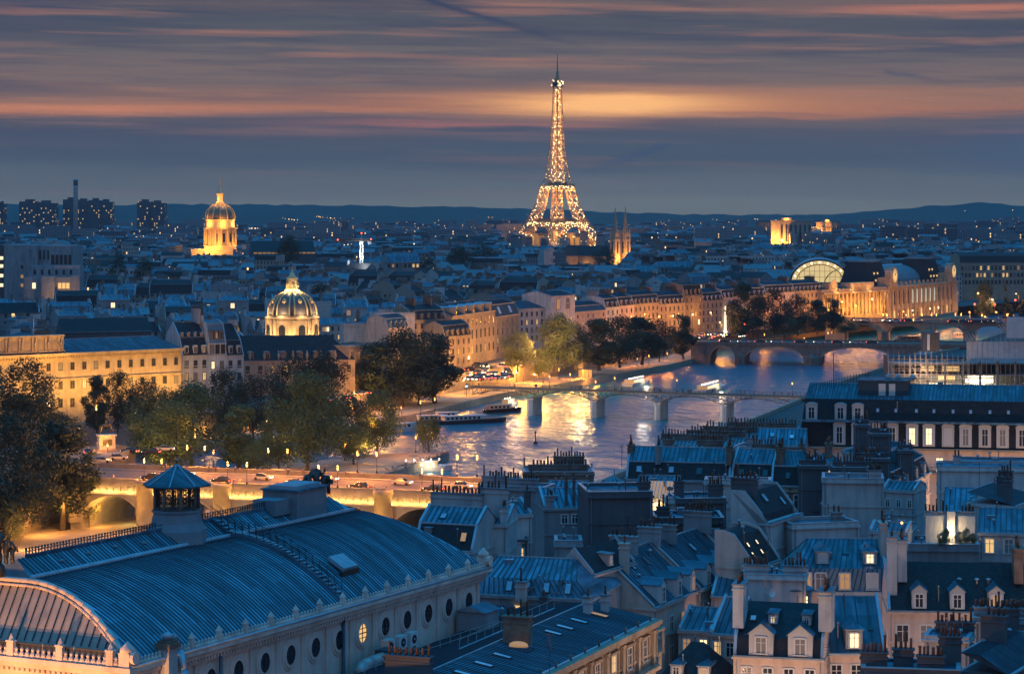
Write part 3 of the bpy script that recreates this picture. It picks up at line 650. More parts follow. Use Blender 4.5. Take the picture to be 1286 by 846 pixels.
def bld(label, e0, e1, z, D, **k):
    """front eaves run from pixel e0 to pixel e1 at height z; the house goes back D metres"""
    A, B = G(*e0, z), G(*e1, z); A.z = B.z = 0; d = B-A
    return house(A, math.atan2(d.y, d.x), d.length, D, z, label, **k)
def bldY(label, px0, px1, Y0, Y1, z, D, **k):
    A, B = Vector((S(px0,Y0), Y0, 0)), Vector((S(px1,Y1), Y1, 0)); d = B-A
    return house(A, math.atan2(d.y, d.x), d.length, D, z, label, **k)
# ================= landmarks
# --- iron lattice tower, turned 45 degrees to us
ET = thing('iron_tower', 'tall tapering iron lattice tower glittering with golden lights above the city', 'tower', (S(700,3980), 3980, -15), PI/4)
TW = [(0,70,25),(20,57,22),(40,44.5,18.5),(57,36,15.5),(75,28.5,13.5),(95,23,11.8),(116,18.8,10.2)]
def tw(z):
    for (a, w0, l0), (c, w1, l1) in zip(TW, TW[1:]):
        if a <= z <= c: t = (z-a)/(c-a); return w0+(w1-w0)*t, l0+(l1-l0)*t
SPK = []; rs = random.Random(3)
def lattice(b, q0, q1, w, k=.55):
    """four corner bars and crossed braces between two square rings of points"""
    for i in range(4):
        j = (i+1) % 4; b.bar(q0[i], q1[i], w, 'eiffel', cap=False); b.bar(q0[i], q1[j], w*k, 'eiffel', cap=False); b.bar(q0[j], q1[i], w*k, 'eiffel', cap=False); b.bar(q1[i], q1[j], w*k, 'eiffel', cap=False)
        m0 = (Vector(q0[i])+Vector(q1[i]))/2; m1 = (Vector(q0[j])+Vector(q1[j]))/2; b.bar(m0, m1, w*k*.8, 'eiffel', cap=False)
        for _ in range(8):
            a = Vector(q0[i]).lerp(Vector(q1[rs.choice((i,j))]), rs.random()); SPK.append(a.lerp(a*.97+Vector((0,0,a.z*.03)), rs.random()))
for sx in (-1, 1):
    for sy in (-1, 1):
        b = MB(); zs = [0, 11, 22, 33, 44, 57, 68, 80, 92, 104, 116]
        def ring(z): w, l = tw(z); return [Vector((sx*x, sy*y, z)) for x, y in ((w, w), (w-l, w), (w-l, w-l), (w, w-l))]
        for z0, z1 in zip(zs, zs[1:]): lattice(b, ring(z0), ring(z1), .95)
        b.build('leg', ET)
        for zz in (18, 40, 66, 90, 108): w, l = tw(zz); lamp((sx*(w-l/2), sy*(w-l/2), zz), 40000, (1,.42,.07), 3, ET)
for k in range(4):                                       # decorative arches under the first floor
    b = MB(); n = 16; p = []; 
    for i in range(n+1):
        a = PI*i/n; p.append((37*math.cos(a), 14+36*math.sin(a)))
    for off in (0, 3.4):
        q = [Vector((x*(1+off/37), -(tw(min(max(zz+off,0),57))[0])+.8, min(zz+off, 55))) for x, zz in p]; b.tube(q, 1.1, 'eiffel')
        if off: b.tube([v for pair in zip(q, q0) for v in pair], .4, 'eiffel')
        q0 = q
        for v in q[2:-2]: SPK += [v, v+Vector((0,-1,1))]
    lamp((0,-40,32), 30000, (1,.42,.07), 2, b.build('arch', ET, (0,0,0), k*PI/2))
def deck(z, w, h, name, m='eiffel', over=2):
    b = MB(); b.box(-w-over, w+over, -w-over, w+over, z, z+1.2, m); b.box(-w, w, -w, w, z-h, z-h+1, m)
    for k in range(4):
        c, s = math.cos(k*PI/2), math.sin(k*PI/2)
        def rt(x, y): return (x*c-y*s, x*s+y*c)
        n = int(w/1.6)
        for i in range(n):
            x0 = -w+2*w*i/n; x1 = x0+2*w/n
            b.bar((*rt(x0,-w), z-h), (*rt(x1,-w), z), .35, m, cap=False); b.bar((*rt(x1,-w), z-h), (*rt(x0,-w), z), .35, m, cap=False)
            b.bar((*rt(x0,-w-over), z), (*rt(x0,-w-over), z+3.4), .3, m, cap=False)
            for _ in range(2): SPK.append(Vector((*rt(x0+rs.random()*3, -w-.6), z-h*rs.random())))
        b.bar((*rt(-w-over,-w-over), z+3.4), (*rt(w+over,-w-over), z+3.4), .35, m)
    return b.build(name, ET)
deck(57.5, 34.5, 6.5, 'first_platform'); deck(116, 18.6, 5.5, 'second_platform')
for w_, z_ in ((26,58.9),(11,117.4)): b = MB(); b.box(-w_,w_,-w_,w_,z_,z_+4.1,'frame_dark'); b.build('platform_pavilion', ET)
b = MB(); UP = [(116,17.5),(128,14.6),(140,12.6),(153,11),(166,9.7),(180,8.6),(194,7.7),(208,6.9),(222,6.3),(236,5.7),(249,5.2),(262,4.8),(276,4.5)]
for (z0, w0), (z1, w1) in zip(UP, UP[1:]):
    r0 = [(a*w0, c*w0, z0) for a, c in ((1,1),(-1,1),(-1,-1),(1,-1))]; r1 = [(a*w1, c*w1, z1) for a, c in ((1,1),(-1,1),(-1,-1),(1,-1))]
    lattice(b, r0, r1, .85); i0 = [(x*.55, y*.55, z) for x, y, z in r0]; i1 = [(x*.55, y*.55, z) for x, y, z in r1]; lattice(b, i0, i1, .55)
    lamp((0,0,z0+4), 22000 if z0 < 200 else 13000, (1,.44,.08), 2, ET)
b.build('upper_shaft', ET)
b = MB(); b.box(-7,7,-7,7,276,277.5,'eiffel'); b.box(-6,6,-6,6,277.5,283,'frame_dark'); b.box(-7,7,-7,7,283,284,'eiffel'); b.lathe([(4.5,284),(4.2,289),(2.6,293),(2.2,300),(1.2,303)], 'eiffel', 10); b.build('top_cabin', ET)
b = MB(); b.bar((0,0,302),(0,0,330),.8,'iron',6,.3)
for z in (309,315,321): b.box(-1.6,1.6,-.3,.3,z,z+.6,'iron')
b.build('antenna', ET)
for i in range(30): SPK.append(Vector((rs.uniform(-6,6), rs.choice((-7,7)), rs.uniform(277,288))))
b = MB()
for p in SPK:
    s = rs.uniform(.45,.7); b.faces([p+Vector(q)*s for q in ((1,0,0),(-1,0,0),(0,1,0),(0,-1,0),(0,0,1),(0,0,-1))], [(0,2,4),(2,1,4),(1,3,4),(3,0,4),(2,0,5),(1,2,5),(3,1,5),(0,3,5)], 'sparkle')
o = b.build('sparkle_lights', ET); o['kind'] = 'stuff'
# --- gilded dome church far left
Y = 2660; k = Y/F
def zy(py): return H-(py-HOR)*k
D1 = thing('domed_church', 'golden floodlit church dome with a tall lantern and needle spire, left in the far city', 'church', (S(276.5,Y), Y, 0), .12)
b = MB(); b.box(-31,17,-14,30,0,zy(314),'gold'); b.box(-17,17,-16,-14,0,zy(309),'gold'); b.poly([(-9,-16.2,zy(309)),(9,-16.2,zy(309)),(0,-16.2,zy(305))],'gold'); b.box(-31.5,17.5,-14.5,30.5,zy(314),zy(314)+1,'gold'); b.build('church_body', D1)
b = MB(); b.lathe([(17,zy(314)),(17,zy(309)),(18.2,zy(309)),(18.2,zy(308)),(15.6,zy(308)),(15.6,zy(288)),(18,zy(288)),(18.3,zy(285.5)),(15.8,zy(285.5)),(15.6,zy(277)),(16.6,zy(276)),(16.4,zy(275))], 'gold', 32, smooth=False); b.build('drum', D1)
for i in range(16):
    a = 2*PI*i/16+.1; b = MB(); b.lathe([(.9,zy(308)),(.75,zy(289)),(1.1,zy(288))], 'gold', 6, (16.9*math.cos(a),16.9*math.sin(a),0)); b.build('column', D1)
for i in range(12):
    a = 2*PI*(i+.5)/12; b = MB(); b.box(-1.3,1.3,-.25,.1,zy(304),zy(293),'glass'); b.build('window', D1, (15.55*math.sin(a),-15.55*math.cos(a),0), a)
b = MB(); n = 10; b.lathe([(15.8*math.cos(PI/2*i/n)**.8 if i < n else 3.6, zy(275)+(zy(256)-zy(275))*math.sin(PI/2*i/n)) for i in range(n+1)], 'dome_gold', 32)
b.build('dome', D1)
for i in range(12):
    a = 2*PI*i/12; b = MB(); b.tube([(16.1*math.cos(PI/2*j/n)**.8*math.cos(a), 16.1*math.cos(PI/2*j/n)**.8*math.sin(a), zy(275)+.2+(zy(256)-zy(275))*math.sin(PI/2*j/n)) for j in range(n)], .75, 'gold'); b.build('dome_rib', D1)
b = MB(); b.lathe([(4.6,zy(256.5)),(4.8,zy(254)),(3.2,zy(253)),(3.1,zy(245)),(4.2,zy(244)),(3.9,zy(242.5)),(2.4,zy(241)),(1.9,zy(237)),(.9,zy(235)),(.45,zy(226)),(.9,zy(225)),(.15,zy(222))], 'gold', 14); b.build('lantern', D1)
for a in range(5): lamp((26*math.sin(a*1.0-2.1), -26*math.cos(a*1.0-2.1), zy(312)+3), 11000, (1,.46,.08), 1.5, D1)
for a in (-.9, .2, 1.2): lamp((19*math.sin(a), -21*math.cos(a), zy(281)), 9000, (1,.46,.08), 1, D1)
lamp((-14,-30,18), 40000, (1,.42,.07), 1, D1); lamp((5,-9,zy(250)), 5000, (1,.46,.09), .6, D1); lamp((-6,-5,zy(250)), 5000, (1,.46,.09), .6, D1)
# --- ribbed dome of the institute on the quay
Y = 885; k = Y/F
D2 = thing('domed_institute', 'ribbed grey dome with gilt stripes and lantern on a floodlit drum behind slate mansards', 'domed building', (S(367,Y), Y, 0), .08)
b = MB(); b.lathe([(9.3,3),(9.3,zy(400)),(9.7,zy(399.5)),(9.9,zy(397.5)),(9.2,zy(397)),(9.2,zy(395.5)),(9.55,zy(395))], 'stone', 40, smooth=False); b.build('drum', D2)
for i in range(8):
    a = 2*PI*(i+.5)/8; s, c = math.sin(a), math.cos(a)
    b = MB(); b.box(-1.2,1.2,-.2,.2,zy(423),zy(411),'glass'); b.lathe([(1.2,-.2),(1.2,.2)],'glass',10,(0,0,0),False,0,PI); nn = 22; b.v[-nn:] = [(p[0],p[2],p[1]+zy(411)) for p in b.v[-nn:]]; b.poly([b.v[-nn+i2] for i2 in range(11)],'glass'); b.build('arched_window', D2, (9.28*s,-9.28*c,0), a)
    for da in (-.28, .28):
        b = MB(); b.box(-.55,.55,-.3,.1,3,zy(401),'stone'); b.box(-.75,.75,-.4,.1,zy(403),zy(401),'stone'); b.build('pilaster', D2, (9.35*math.sin(a+da),-9.35*math.cos(a+da),0), a+da)
b = MB(); n = 12
def dp(j): t = PI/2*j/n; return max(2.3, 8.75*math.cos(t)**.85), zy(395)+(zy(366)-zy(395))*math.sin(t)
b.lathe([dp(j) for j in range(n+1)], 'dome_slate', 40); b.build('dome', D2)
for i in range(8):
    for da in (-.11, .11):
        a = 2*PI*i/8+da; b = MB(); b.tube([((dp(j)[0]+.1)*math.sin(a), -(dp(j)[0]+.1)*math.cos(a), dp(j)[1]+.08) for j in range(n)], .34, 'gold'); b.build('gilt_rib', D2)
    a = 2*PI*(i+.5)/8; b = MB(); b.lathe([(.75,-.5),(.75,.3),(.45,.32)],'gold',10); b.v = [(p[0],p[2],p[1]*1.2) for p in b.v]; rr_, zz_ = dp(5); b.build('oculus', D2, (rr_*math.sin(a),-rr_*math.cos(a),zz_), a)
b = MB(); b.lathe([(2.7,zy(366)),(2.7,zy(364)),(2.2,zy(363.5)),(2.0,zy(361)),(1.7,zy(360.5)),(1.6,zy(351)),(2.1,zy(350)),(1.9,zy(348)),(1.1,zy(346)),(.75,zy(343)),(.25,zy(341.5)),(.5,zy(340)),(.12,zy(338.5)),(.05,zy(334))], 'gold', 14); b.build('lantern', D2)
for i in range(8): a = 2*PI*i/8; b = MB(); b.bar((2.05*math.sin(a),2.05*math.cos(a),zy(361)),(1.9*math.sin(a),1.9*math.cos(a),zy(351)),.22,'gold',6); b.build('lantern_column', D2)
for a in (-1.5,-.75,0,.75,1.5): lamp((13.5*math.sin(a), -13.5*math.cos(a), zy(421)), 5200, (1,.58,.2), .5, D2); 
for a in (-1.2,-.4,.4,1.2): lamp((10.6*math.sin(a), -10.6*math.cos(a), zy(393.5)), 1100, (1,.68,.34), .3, D2); lamp((3.1*math.sin(a), -3.1*math.cos(a), zy(364)), 520, (1,.7,.3), .2, D2)
# --- twin spired church in front of the iron tower
Y = 2500; k = Y/F
D3 = thing('twin_spire_church', 'dark gothic church with two needle spires, towers lit from below, beside the iron tower', 'church', (S(779,Y), Y, 0), .75)
b = MB(); b.box(-9,9,6,78,0,zy(322),'stone_dark'); b.poly([(-10,6,zy(322)),(-10,78,zy(322)),(0,78,zy(309)),(0,6,zy(309))][::-1],'slate'); b.poly([(10,6,zy(322)),(10,78,zy(322)),(0,78,zy(309)),(0,6,zy(309))],'slate'); b.poly([(-10,78,zy(322)),(10,78,zy(322)),(0,78,zy(309))],'stone_dark'); b.poly([(-10,6,zy(322)),(10,6,zy(322)),(0,6,zy(309))],'stone_dark'); b.build('nave', D3)
b = MB(); b.box(-26,26,52,66,0,zy(322),'stone_dark'); b.poly([(-26,52,zy(322)),(26,52,zy(322)),(26,59,zy(311)),(-26,59,zy(311))],'slate'); b.poly([(26,66,zy(322)),(-26,66,zy(322)),(-26,59,zy(311)),(26,59,zy(311))],'slate'); b.poly([(-26,52,zy(322)),(-26,66,zy(322)),(-26,59,zy(311))],'stone_dark'); b.build('transept', D3)
for x in (-7.5, 7.5):
    b = MB(); b.box(-3.6,3.6,-3.6,3.6,0,zy(300),'stone'); b.box(-3.0,3.0,-3.0,3.0,zy(300),zy(292),'stone'); b.lathe([(3.3,zy(292)),(1.9,zy(280)),(.3,zy(262)),(.1,zy(259))],'stone',8,smooth=False)
    for s in (-1,1):
        for q in (-1,1): b.lathe([(.8,zy(300)),(.7,zy(294)),(.05,zy(285))],'stone',4,(s*3.1,q*3.1,0),False)
    t = b.build('tower', D3, (x,0,0))
    for s in range(4):
        w_ = MB(); w_.box(-.8,.8,-.3,.1,zy(318),zy(304),'glass'); w_.build('belfry_opening', t, (3.55*math.sin(s*PI/2),-3.55*math.cos(s*PI/2),0), s*PI/2)
for p in ((-14,-9,10),(0,-13,10),(14,-9,10),(17,6,14)): lamp(p, 40000, (1,.42,.08), 1, D3)
for y in (20, 40): lamp((-15,y,6), 5000, (1,.42,.08), 1, D3)
# --- tower blocks and the chimney on the left skyline
for (p0, p1, y0, Y, dp_, lab) in ((-8,4.5,254,4500,30,'dark high-rise slab cut by the left picture edge on the skyline'),(24,69,253,4500,34,'broad dark high-rise with one bright corner window, left of the tall chimney'),(79,113,250.5,4560,36,'dark high-rise block right behind the tall thin chimney'),(111,140,251.5,4450,34,'high-rise with many lit windows, just right of the tall thin chimney'),(172,206,253,4500,40,'lone dark high-rise with scattered lit windows, between the chimney and the golden dome')):
    kk = Y/F; t = thing('tower_block', lab, 'tower block', (S(p0,Y), Y, 0), 0, 'high-rise blocks on the far left skyline'); w_ = (p1-p0)*kk; z_ = H-(y0-HOR)*kk
    b = MB(); b.walls(0,w_*.48,0,dp_,0,z_,'win_tower'); b.walls(w_*.52,w_,2,dp_,0,z_-3,'win_tower'); b.box(w_*.47,w_*.53,3,dp_-3,0,z_-1,'plaster_dark'); b.build('wall', t)
    b = MB(); b.box(w_*.15,w_*.4,6,16,z_,z_+4,'plaster_dark'); b.box(w_*.6,w_*.85,8,16,z_-3,z_+2,'plaster_dark'); b.build('roof_plant', t)
b = MB(); kk = 4400/F; b.lathe([(4.6,0),(4.0,100),(4.0,H-(225-HOR)*kk),(3.2,H-(225-HOR)*kk)],'plaster',14); t = b.build('power_station_chimney', None, (S(95,4400),4400,0)); tag(t, 'tall thin pale chimney rising above the dark high-rise blocks', 'chimney')
c_ = MB(); c_.lathe([(4.1,H-(233-HOR)*kk),(4.12,H-(226-HOR)*kk)],'plaster_dark',14); c_.build('dark_band', t)
# --- concrete medical school
Y = 1150; k = Y/F
D4 = thing('concrete_faculty_block', 'tall stepped concrete block with vertical slots and lit lower windows, at the left edge', 'building', (S(-6,Y), Y, 0), 0)
b = MB(); x = lambda px: (px+6)*k
b.box(x(-6),x(6),0,30,0,zy(308),'plaster_dark'); b.box(x(6),x(48),-1.5,30,0,zy(307.5),'plaster_grey'); b.box(x(48),x(90),1,30,0,zy(308.5),'plaster_grey'); b.box(x(40),x(105),-9,1,0,zy(333),'plaster_grey'); b.box(x(37),x(60),-14,-9,0,zy(347),'plaster_grey'); b.box(x(60),x(77),-17,-9,0,zy(346),'plaster_grey'); b.box(x(77),x(99),-14,-9,0,zy(347),'plaster_grey'); b.box(x(99),x(108),-17,-9,0,zy(345),'plaster_grey'); b.build('wall', D4)
for px in (-3,): 
    for py in (322, 332, 344, 356): w_ = MB(); w_.box(x(-2),x(4),-.15,.05,zy(py+4),zy(py),'lit_bright'); w_.build('lit_window', D4)
for px in (49,54,59): w_ = MB(); w_.box(x(px),x(px)+.8,.7,1.05,zy(326),zy(314),'glass'); w_.build('slot_window', D4)
for i in range(5): w_ = MB(); w_.box(x(64+i*5.4),x(67.6+i*5.4),.75,1.05,zy(332),zy(320),'glass'); w_.build('slot_window', D4)
for i, px in enumerate((48,66+14,85,90)): w_ = MB(); w_.box(x(px),x(px+4),-14.2,-13.9,zy(361),zy(354),'lit' if i else 'lit_bright'); w_.build('lit_window', D4)
for i in range(6): w_ = MB(); w_.box(x(47+i*9),x(50+i*9),-9.2,-8.9,zy(344),zy(338),'glass'); w_.build('window', D4)
for py in (333, 345, 356): w_ = MB(); w_.box(x(27),x(30),-1.7,-1.4,zy(py+4),zy(py),'glass' if py < 345 else 'lit_dim'); w_.build('window', D4)
lamp((x(85),-24,zy(368)), 2500, WARM, .5, D4)
# --- palace pavilions on the far right
for (p0, p1, y0, y1, Y, lab) in ((979,1024,278,306,4300,'square floodlit palace pavilion on the far right below the skyline, the larger of two'),(1036,1055,280,296,4420,'smaller floodlit palace pavilion with a golden front, right of the larger one')):
    kk = Y/F; w_ = (p1-p0)*kk; z_ = H-(y0-HOR)*kk; t = thing('palace_pavilion', lab, 'palace', (S(p0,Y),Y,0), .35, 'floodlit palace pavilions')
    b = MB(); b.box(0,w_,0,34,-8,z_,'stone'); b.box(-1,w_+1,-1,35,z_,z_+1.5,'stone'); b.build('wall', t)
    b = MB(); b.box(w_*.1,w_*.4,4,20,z_+1.5,z_+6,'stone'); b.build('attic', t)
    for i in range(7): q = MB(); q.box(w_*(i+.3)/7,w_*(i+.7)/7,-.5,.1,6,z_-6,'glass'); q.build('tall_window', t)
    for i in range(3): lamp((-14,6+i*10,10), 160000, (1,.42,.07), 1, t)
    lamp((w_*.2,-16,8), 160000, (1,.42,.07), 1, t)
    lamp((w_*.25,0,z_+6), 15000, (1,.46,.09), 1, t)
# --- long museum in a former railway station, with two clocks
A, B = Vector((S(1114,1405),1405,0)), Vector((S(1203,1525),1525,0)); d = B-A; L = d.length
MU = thing('station_museum', 'long stone museum with two round clocks, tall arched windows and dark domed roof pavilions', 'museum', A, math.atan2(d.y,d.x))
b = MB(); b.box(0,L,0,60,0,19,'stone'); b.box(-1,L+1,-1,1,18.2,19.4,'stone'); b.box(0,L,-.5,0,6.5,7.2,'stone')
for i in range(15):
    b.box(8+i*8.3-1.1,8+i*8.3+1.1,-1.1,0,0,18.2,'stone'); b.box(8+i*8.3-.6,8+i*8.3+.6,-.8,.4,19.4,21.6,'stone')
b.build('wall', MU)
for i in range(14):
    q = MB(); x0 = 8+i*8.3+4.15; st = 'lit_white' if 4 <= i <= 9 else 'glass'
    if 4 <= i <= 9: MATS.get('museum_glow') or mat('museum_glow', (.4,.5,.45), .5, emit=(.75,.85,.6), es=.55, col2=(.2,.3,.3), scale=.5); st = 'museum_glow'
    q.box(x0-1.7,x0+1.7,-.2,.1,8.5,15,st); q.lathe([(1.7,-.2),(1.7,.1)],st,10,(0,0,0),False,0,PI); q.v[-22:] = [(p[0]+x0,p[2],p[1]+15) for p in q.v[-22:]]; q.poly(q.v[-22:-11],st); q.build('arched_window', MU)
    q = MB(); q.box(x0-1.3,x0+1.3,-.3,.1,.5,5,'lit' if i % 3 == 0 else 'glass'); q.build('doorway', MU)
for xx in (7, L-16):
    q = MB(); q.box(-6,6,-2,6,19,24.5,'stone'); q.lathe([(5.2,-2.4),(5.2,2)],'stone',20,(0,0,0),False); nn = 40; q.v[-nn:] = [(p[0],p[2],p[1]+25.5) for p in q.v[-nn:]]; t = q.build('clock_pavilion', MU, (xx,0,0))
    q = MB(); q.lathe([(3.7,0),(3.7,.1)],'lit',24); q.v = [(p[0],-p[2],p[1]) for p in q.v]
    for i in range(12): a = i*PI/6; q.bar((2.7*math.sin(a),-.15,2.7*math.cos(a)),(3.4*math.sin(a),-.15,3.4*math.cos(a)),.16,'iron')
    q.bar((0,-.18,0),(-1.2,-.18,1.4),.16,'iron'); q.bar((0,-.18,0),(1.1,-.18,2.4),.12,'iron'); q.build('clock_face', t, (0,-2.5,25.5))
    q = MB()                                            # steep pavilion roof
    p0 = [(-13,8),(13,8),(13,30),(-13,30)]; v = [(*p,19) for p in p0]+[(x_*.66,19+(y_-19)*.66,33) for x_, y_ in p0]; q.faces(v,[(0,1,5,4),(1,2,6,5),(2,3,7,6),(3,0,4,7)],'slate'); q.box(-8,8,12,26,33,33.8,'zinc_dull'); t = q.build('pavilion_roof', MU, (xx+8 if xx < 20 else xx-2,0,0))
    for i in range(6): w_ = MB(); kx = -9+6*(i % 4); kz = 22+4*(i//4); w_.box(kx-.6,kx+.6,7.7+(kz-19)*.27,8.9+(kz-19)*.27,kz,kz+1.2,'lit'); w_.build('roof_window', t)
q = MB(); n = 12
for i in range(n):
    a0, a1 = PI*i/n, PI*(i+1)/n; q.poly([(26,31-17*math.cos(a0),19.02+11*math.sin(a0)),(L-14,31-17*math.cos(a0),19.02+11*math.sin(a0)),(L-14,31-17*math.cos(a1),19.02+11*math.sin(a1)),(26,31-17*math.cos(a1),19.02+11*math.sin(a1))],'zinc_light' if 4 < i < 9 else 'zinc_dull')
q.build('vaulted_roof', MU)
q = MB(); q.prism([(-44,20),(-2,20),(-2,64),(-44,64)],0,20,'stone_dark'); q.build('end_hall', MU)
# arched glass gable of the train hall, facing us
GA = thing('glazed_arch_hall', 'large lit semicircular glass gable of an iron train hall beside the clock museum', 'station hall', (S(1029.5,1452),1452,0), -.12)
q = MB(); rad = 17.0; z0 = 20.5
pts = [(rad*math.cos(PI*i/24), z0+13*math.sin(PI*i/24)) for i in range(25)]
q.box(-rad,rad,0,70,0,z0,'stone_dark'); q.build('wall', GA)
q = MB(); q.poly([(x_,.1,z_) for x_,z_ in pts][::-1],'hall_glass' if 'hall_glass' in MATS else 'lit'); q.build('glass_gable', GA)
q = MB()
for rr_, w_ in ((1,.5),(.80,.25)): q.tube([(x_*rr_,-.2,z0+(z_-z0)*rr_) for x_,z_ in pts],w_,'iron',6)
for i in range(1,24): q.bar((pts[i][0],-.2,pts[i][1]),(pts[i][0]*.8,-.2,z0+(pts[i][1]-z0)*.8),.12,'iron')
for i in range(-4,5): xx = i*3.0; q.bar((xx,-.15,z0),(xx,-.15,z0+13*.8*math.sqrt(max(0,1-(xx/(rad*.8))**2))),.14,'iron')
for zz in (3,6.5): ww = rad*.8*math.sqrt(max(0,1-(zz/(13*.8))**2)); q.bar((-ww,-.15,z0+zz),(ww,-.15,z0+zz),.12,'iron')
q.build('glazing_bars', GA)
q = MB()
for (xa,za),(xb,zb_) in zip(pts,pts[1:]): q.poly([(xa*1.03,-.6,za+.4),(xb*1.03,-.6,zb_+.4),(xb*1.03,70,zb_+.4),(xa*1.03,70,za+.4)],'zinc_dull')
q.build('roof', GA)
for i in range(9): a = PI*(i+1)/10; q = MB(); q.ball((rad*.9*math.cos(a),-.9,z0+13*.9*math.sin(a)),.42,'lamp_white'); q.build('lamp', GA)
# --- construction crane with a lit mast
Y = 1600; k = Y/F
CR = thing('tower_crane', 'construction crane with a bright white lit mast and red jib lights', 'crane', (S(454,Y),Y,0), 0)
q = MB(); z1 = zy(303)
for s in (-1,1):
    for c_ in (-1,1): q.bar((s*.9,c_*.9,0),(s*.9,c_*.9,z1),.16,'paint_white')
for i in range(int(z1/2)):
    for s in (-1,1): q.bar((-.9,s*.9,i*2),(.9,s*.9,i*2+2),.1,'paint_white'); q.bar((s*.9,-.9,i*2),(s*.9,.9,i*2+2),.1,'paint_white')
q.build('mast', CR)
q = MB(); q.bar((-16,0,z1+.4),(6,0,z1+.4),.28,'iron_brown'); q.bar((-16,0,z1+1.5),(6,0,z1+1.5),.16,'iron_brown'); q.bar((0,0,z1),(0,0,z1+5),.3,'iron_brown'); q.bar((0,0,z1+5),(-13,0,z1+1.5),.08,'iron'); q.bar((0,0,z1+5),(6,0,z1+1.5),.08,'iron'); q.box(4,6.5,-.8,.8,z1-2,z1+.2,'plaster_grey'); q.build('jib', CR)
for p in ((-15.5,0,z1+1),(6.2,0,z1+1.4),(0,0,z1+5.3)): q = MB(); q.ball(p,.5,'red_glow'); q.build('warning_light', CR)
q = MB(); q.ball((0,-1.6,z1-1),.45,'lamp_white'); q.build('work_lamp', CR)
lamp((0,-5,z1-9), 7000, (.9,.95,1), .3, CR); lamp((0,-5,z1-2), 3000, (.9,.95,1), .3, CR)
# ================= the theatre in front: curved zinc roof, oculi, cresting, lantern
TA = Vector((-30.4,194,0)); TW_ = 60.7; TD = 29.0
TH = thing('theatre', 'large theatre with a vast curved blue zinc roof, lantern turret and round side windows', 'theatre', TA, math.atan2(.89,.456))
ZE, ZS, ZR, TS, TR = 28.0, 33.4, 34.8, 12.4, 14.5
NP = 12
half = [(TS*(i/NP), ZE+(ZS-ZE)*(1-(1-i/NP)**1.9)) for i in range(NP+1)]+[(TR, ZR)]
prof = half+[(TD-y, z) for y, z in reversed(half[:-1])]
LF, LK = .6, .95                                    # how far front and far end lean back per metre of height
xf = lambda z: .35+(z-ZE)*LF
xk = lambda z: TW_-(z-ZE)*LK
b = MB()
for (ya, za), (yc, zc) in zip(prof, prof[1:]): b.poly([(xf(za),ya,za),(xk(za),ya,za),(xk(zc),yc,zc),(xf(zc),yc,zc)], 'zinc_theatre', smooth=True)
b.poly([(xk(z),y,z) for y, z in prof], 'zinc_theatre')
roof = b.build('roof', TH)
def onroof(x, y, up=0):
    for (ya, za), (yc, zc) in zip(prof, prof[1:]):
        if ya <= y <= yc: return Vector((x, y, za+(zc-za)*(y-ya)/(yc-ya)+up))
b = MB(); n = int(TW_/.5)                             # standing seams, following the curve down to the gutter
for i in range(n):
    x = .6+i*.5; pts = [(y, z) for y, z in prof if xf(z) <= x <= xk(z)]
    pts = [p for p in pts if p[0] <= TR+.1] or [prof[0]]
    for (ya, za), (yc, zc) in zip(pts, pts[1:]):
        b.faces([(x-.04,ya,za),(x+.04,ya,za),(x+.04,yc,zc),(x-.04,yc,zc),(x-.04,ya,za+.075),(x+.04,ya,za+.075),(x+.04,yc,zc+.075),(x-.04,yc,zc+.075)],[(4,5,6,7),(0,1,5,4),(1,2,6,5),(2,3,7,6),(3,0,4,7)],'zinc_seam_shade')
o = b.build('standing_seams', roof)
b = MB(); b.tube([(xf(ZS),TS,ZS+.06),(xk(ZS),TS,ZS+.06)], .26, 'zinc_light', 6)
for y_, z_ in (half[5], half[8]):
    pass
b.build('roof_seam_band', TH)
b = MB()                                            # raised rib across the roof with a walkway rail
for dx, w in ((33.4,.5), (0,0)):
    if not w: continue
    for (ya, za), (yc, zc) in zip(half, half[1:]): b.faces([(dx-w,ya,za),(dx+w,ya,za),(dx+w,yc,zc),(dx-w,yc,zc),(dx-w,ya,za+.32),(dx+w,ya,za+.32),(dx+w,yc,zc+.32),(dx-w,yc,zc+.32)],[(4,5,6,7),(0,1,5,4),(1,2,6,5),(2,3,7,6),(3,0,4,7)],'zinc')
b.build('roof_rib', TH)
b = MB()
for dx in (33.0, 34.0):
    for k in (.55, 1.05): b.tube([(dx, y, z+.3+k) for y, z in half[1:]], .028, 'iron')
    for i in range(17): p = onroof(dx, .8+i*.78, .3); b.bar(p, p+Vector((0,0,1.08)), .032, 'iron')
for i in range(30): p = onroof(33.5, .8+i*.45, .36); b.obox(p-Vector((.42,.12,0)), (.84,0,0), (0,.24,.05), (0,0,.05), 'zinc_light')
b.build('roof_walkway_rail', TH)
b = MB(); p = onroof(37.2, 2.6, .3); b.obox(p, (2.6,0,0), (0,1.7,1.0), (0,-.15,.32), 'zinc_light'); b.obox(p+Vector((-.5,-.2,-.5)), (3.2,0,0), (0,.3,.1), (0,0,.5), 'iron'); b.build('roof_hatch', TH)
# cresting along the ridge
b = MB()
x0, x1 = xf(ZR)+1.2, xk(ZR)-9
b.box(x0, x1, TR-.12, TR+.12, ZR, ZR+.22, 'zinc')
x = x0
while x < x1:
    if not 24.2 < x < 30.8: b.bar((x,TR,ZR+.2),(x,TR,ZR+.62),.05,'zinc_seam_shade',4); b.obox((x-.09,TR-.05,ZR+.62),(.18,0,0),(0,.1,0),(0,0,.16),'zinc_seam_shade')
    x += .42
b.box(x0, x1, TR-.04, TR+.04, ZR+.45, ZR+.52, 'zinc_seam_shade'); b.build('ridge_cresting', TH)
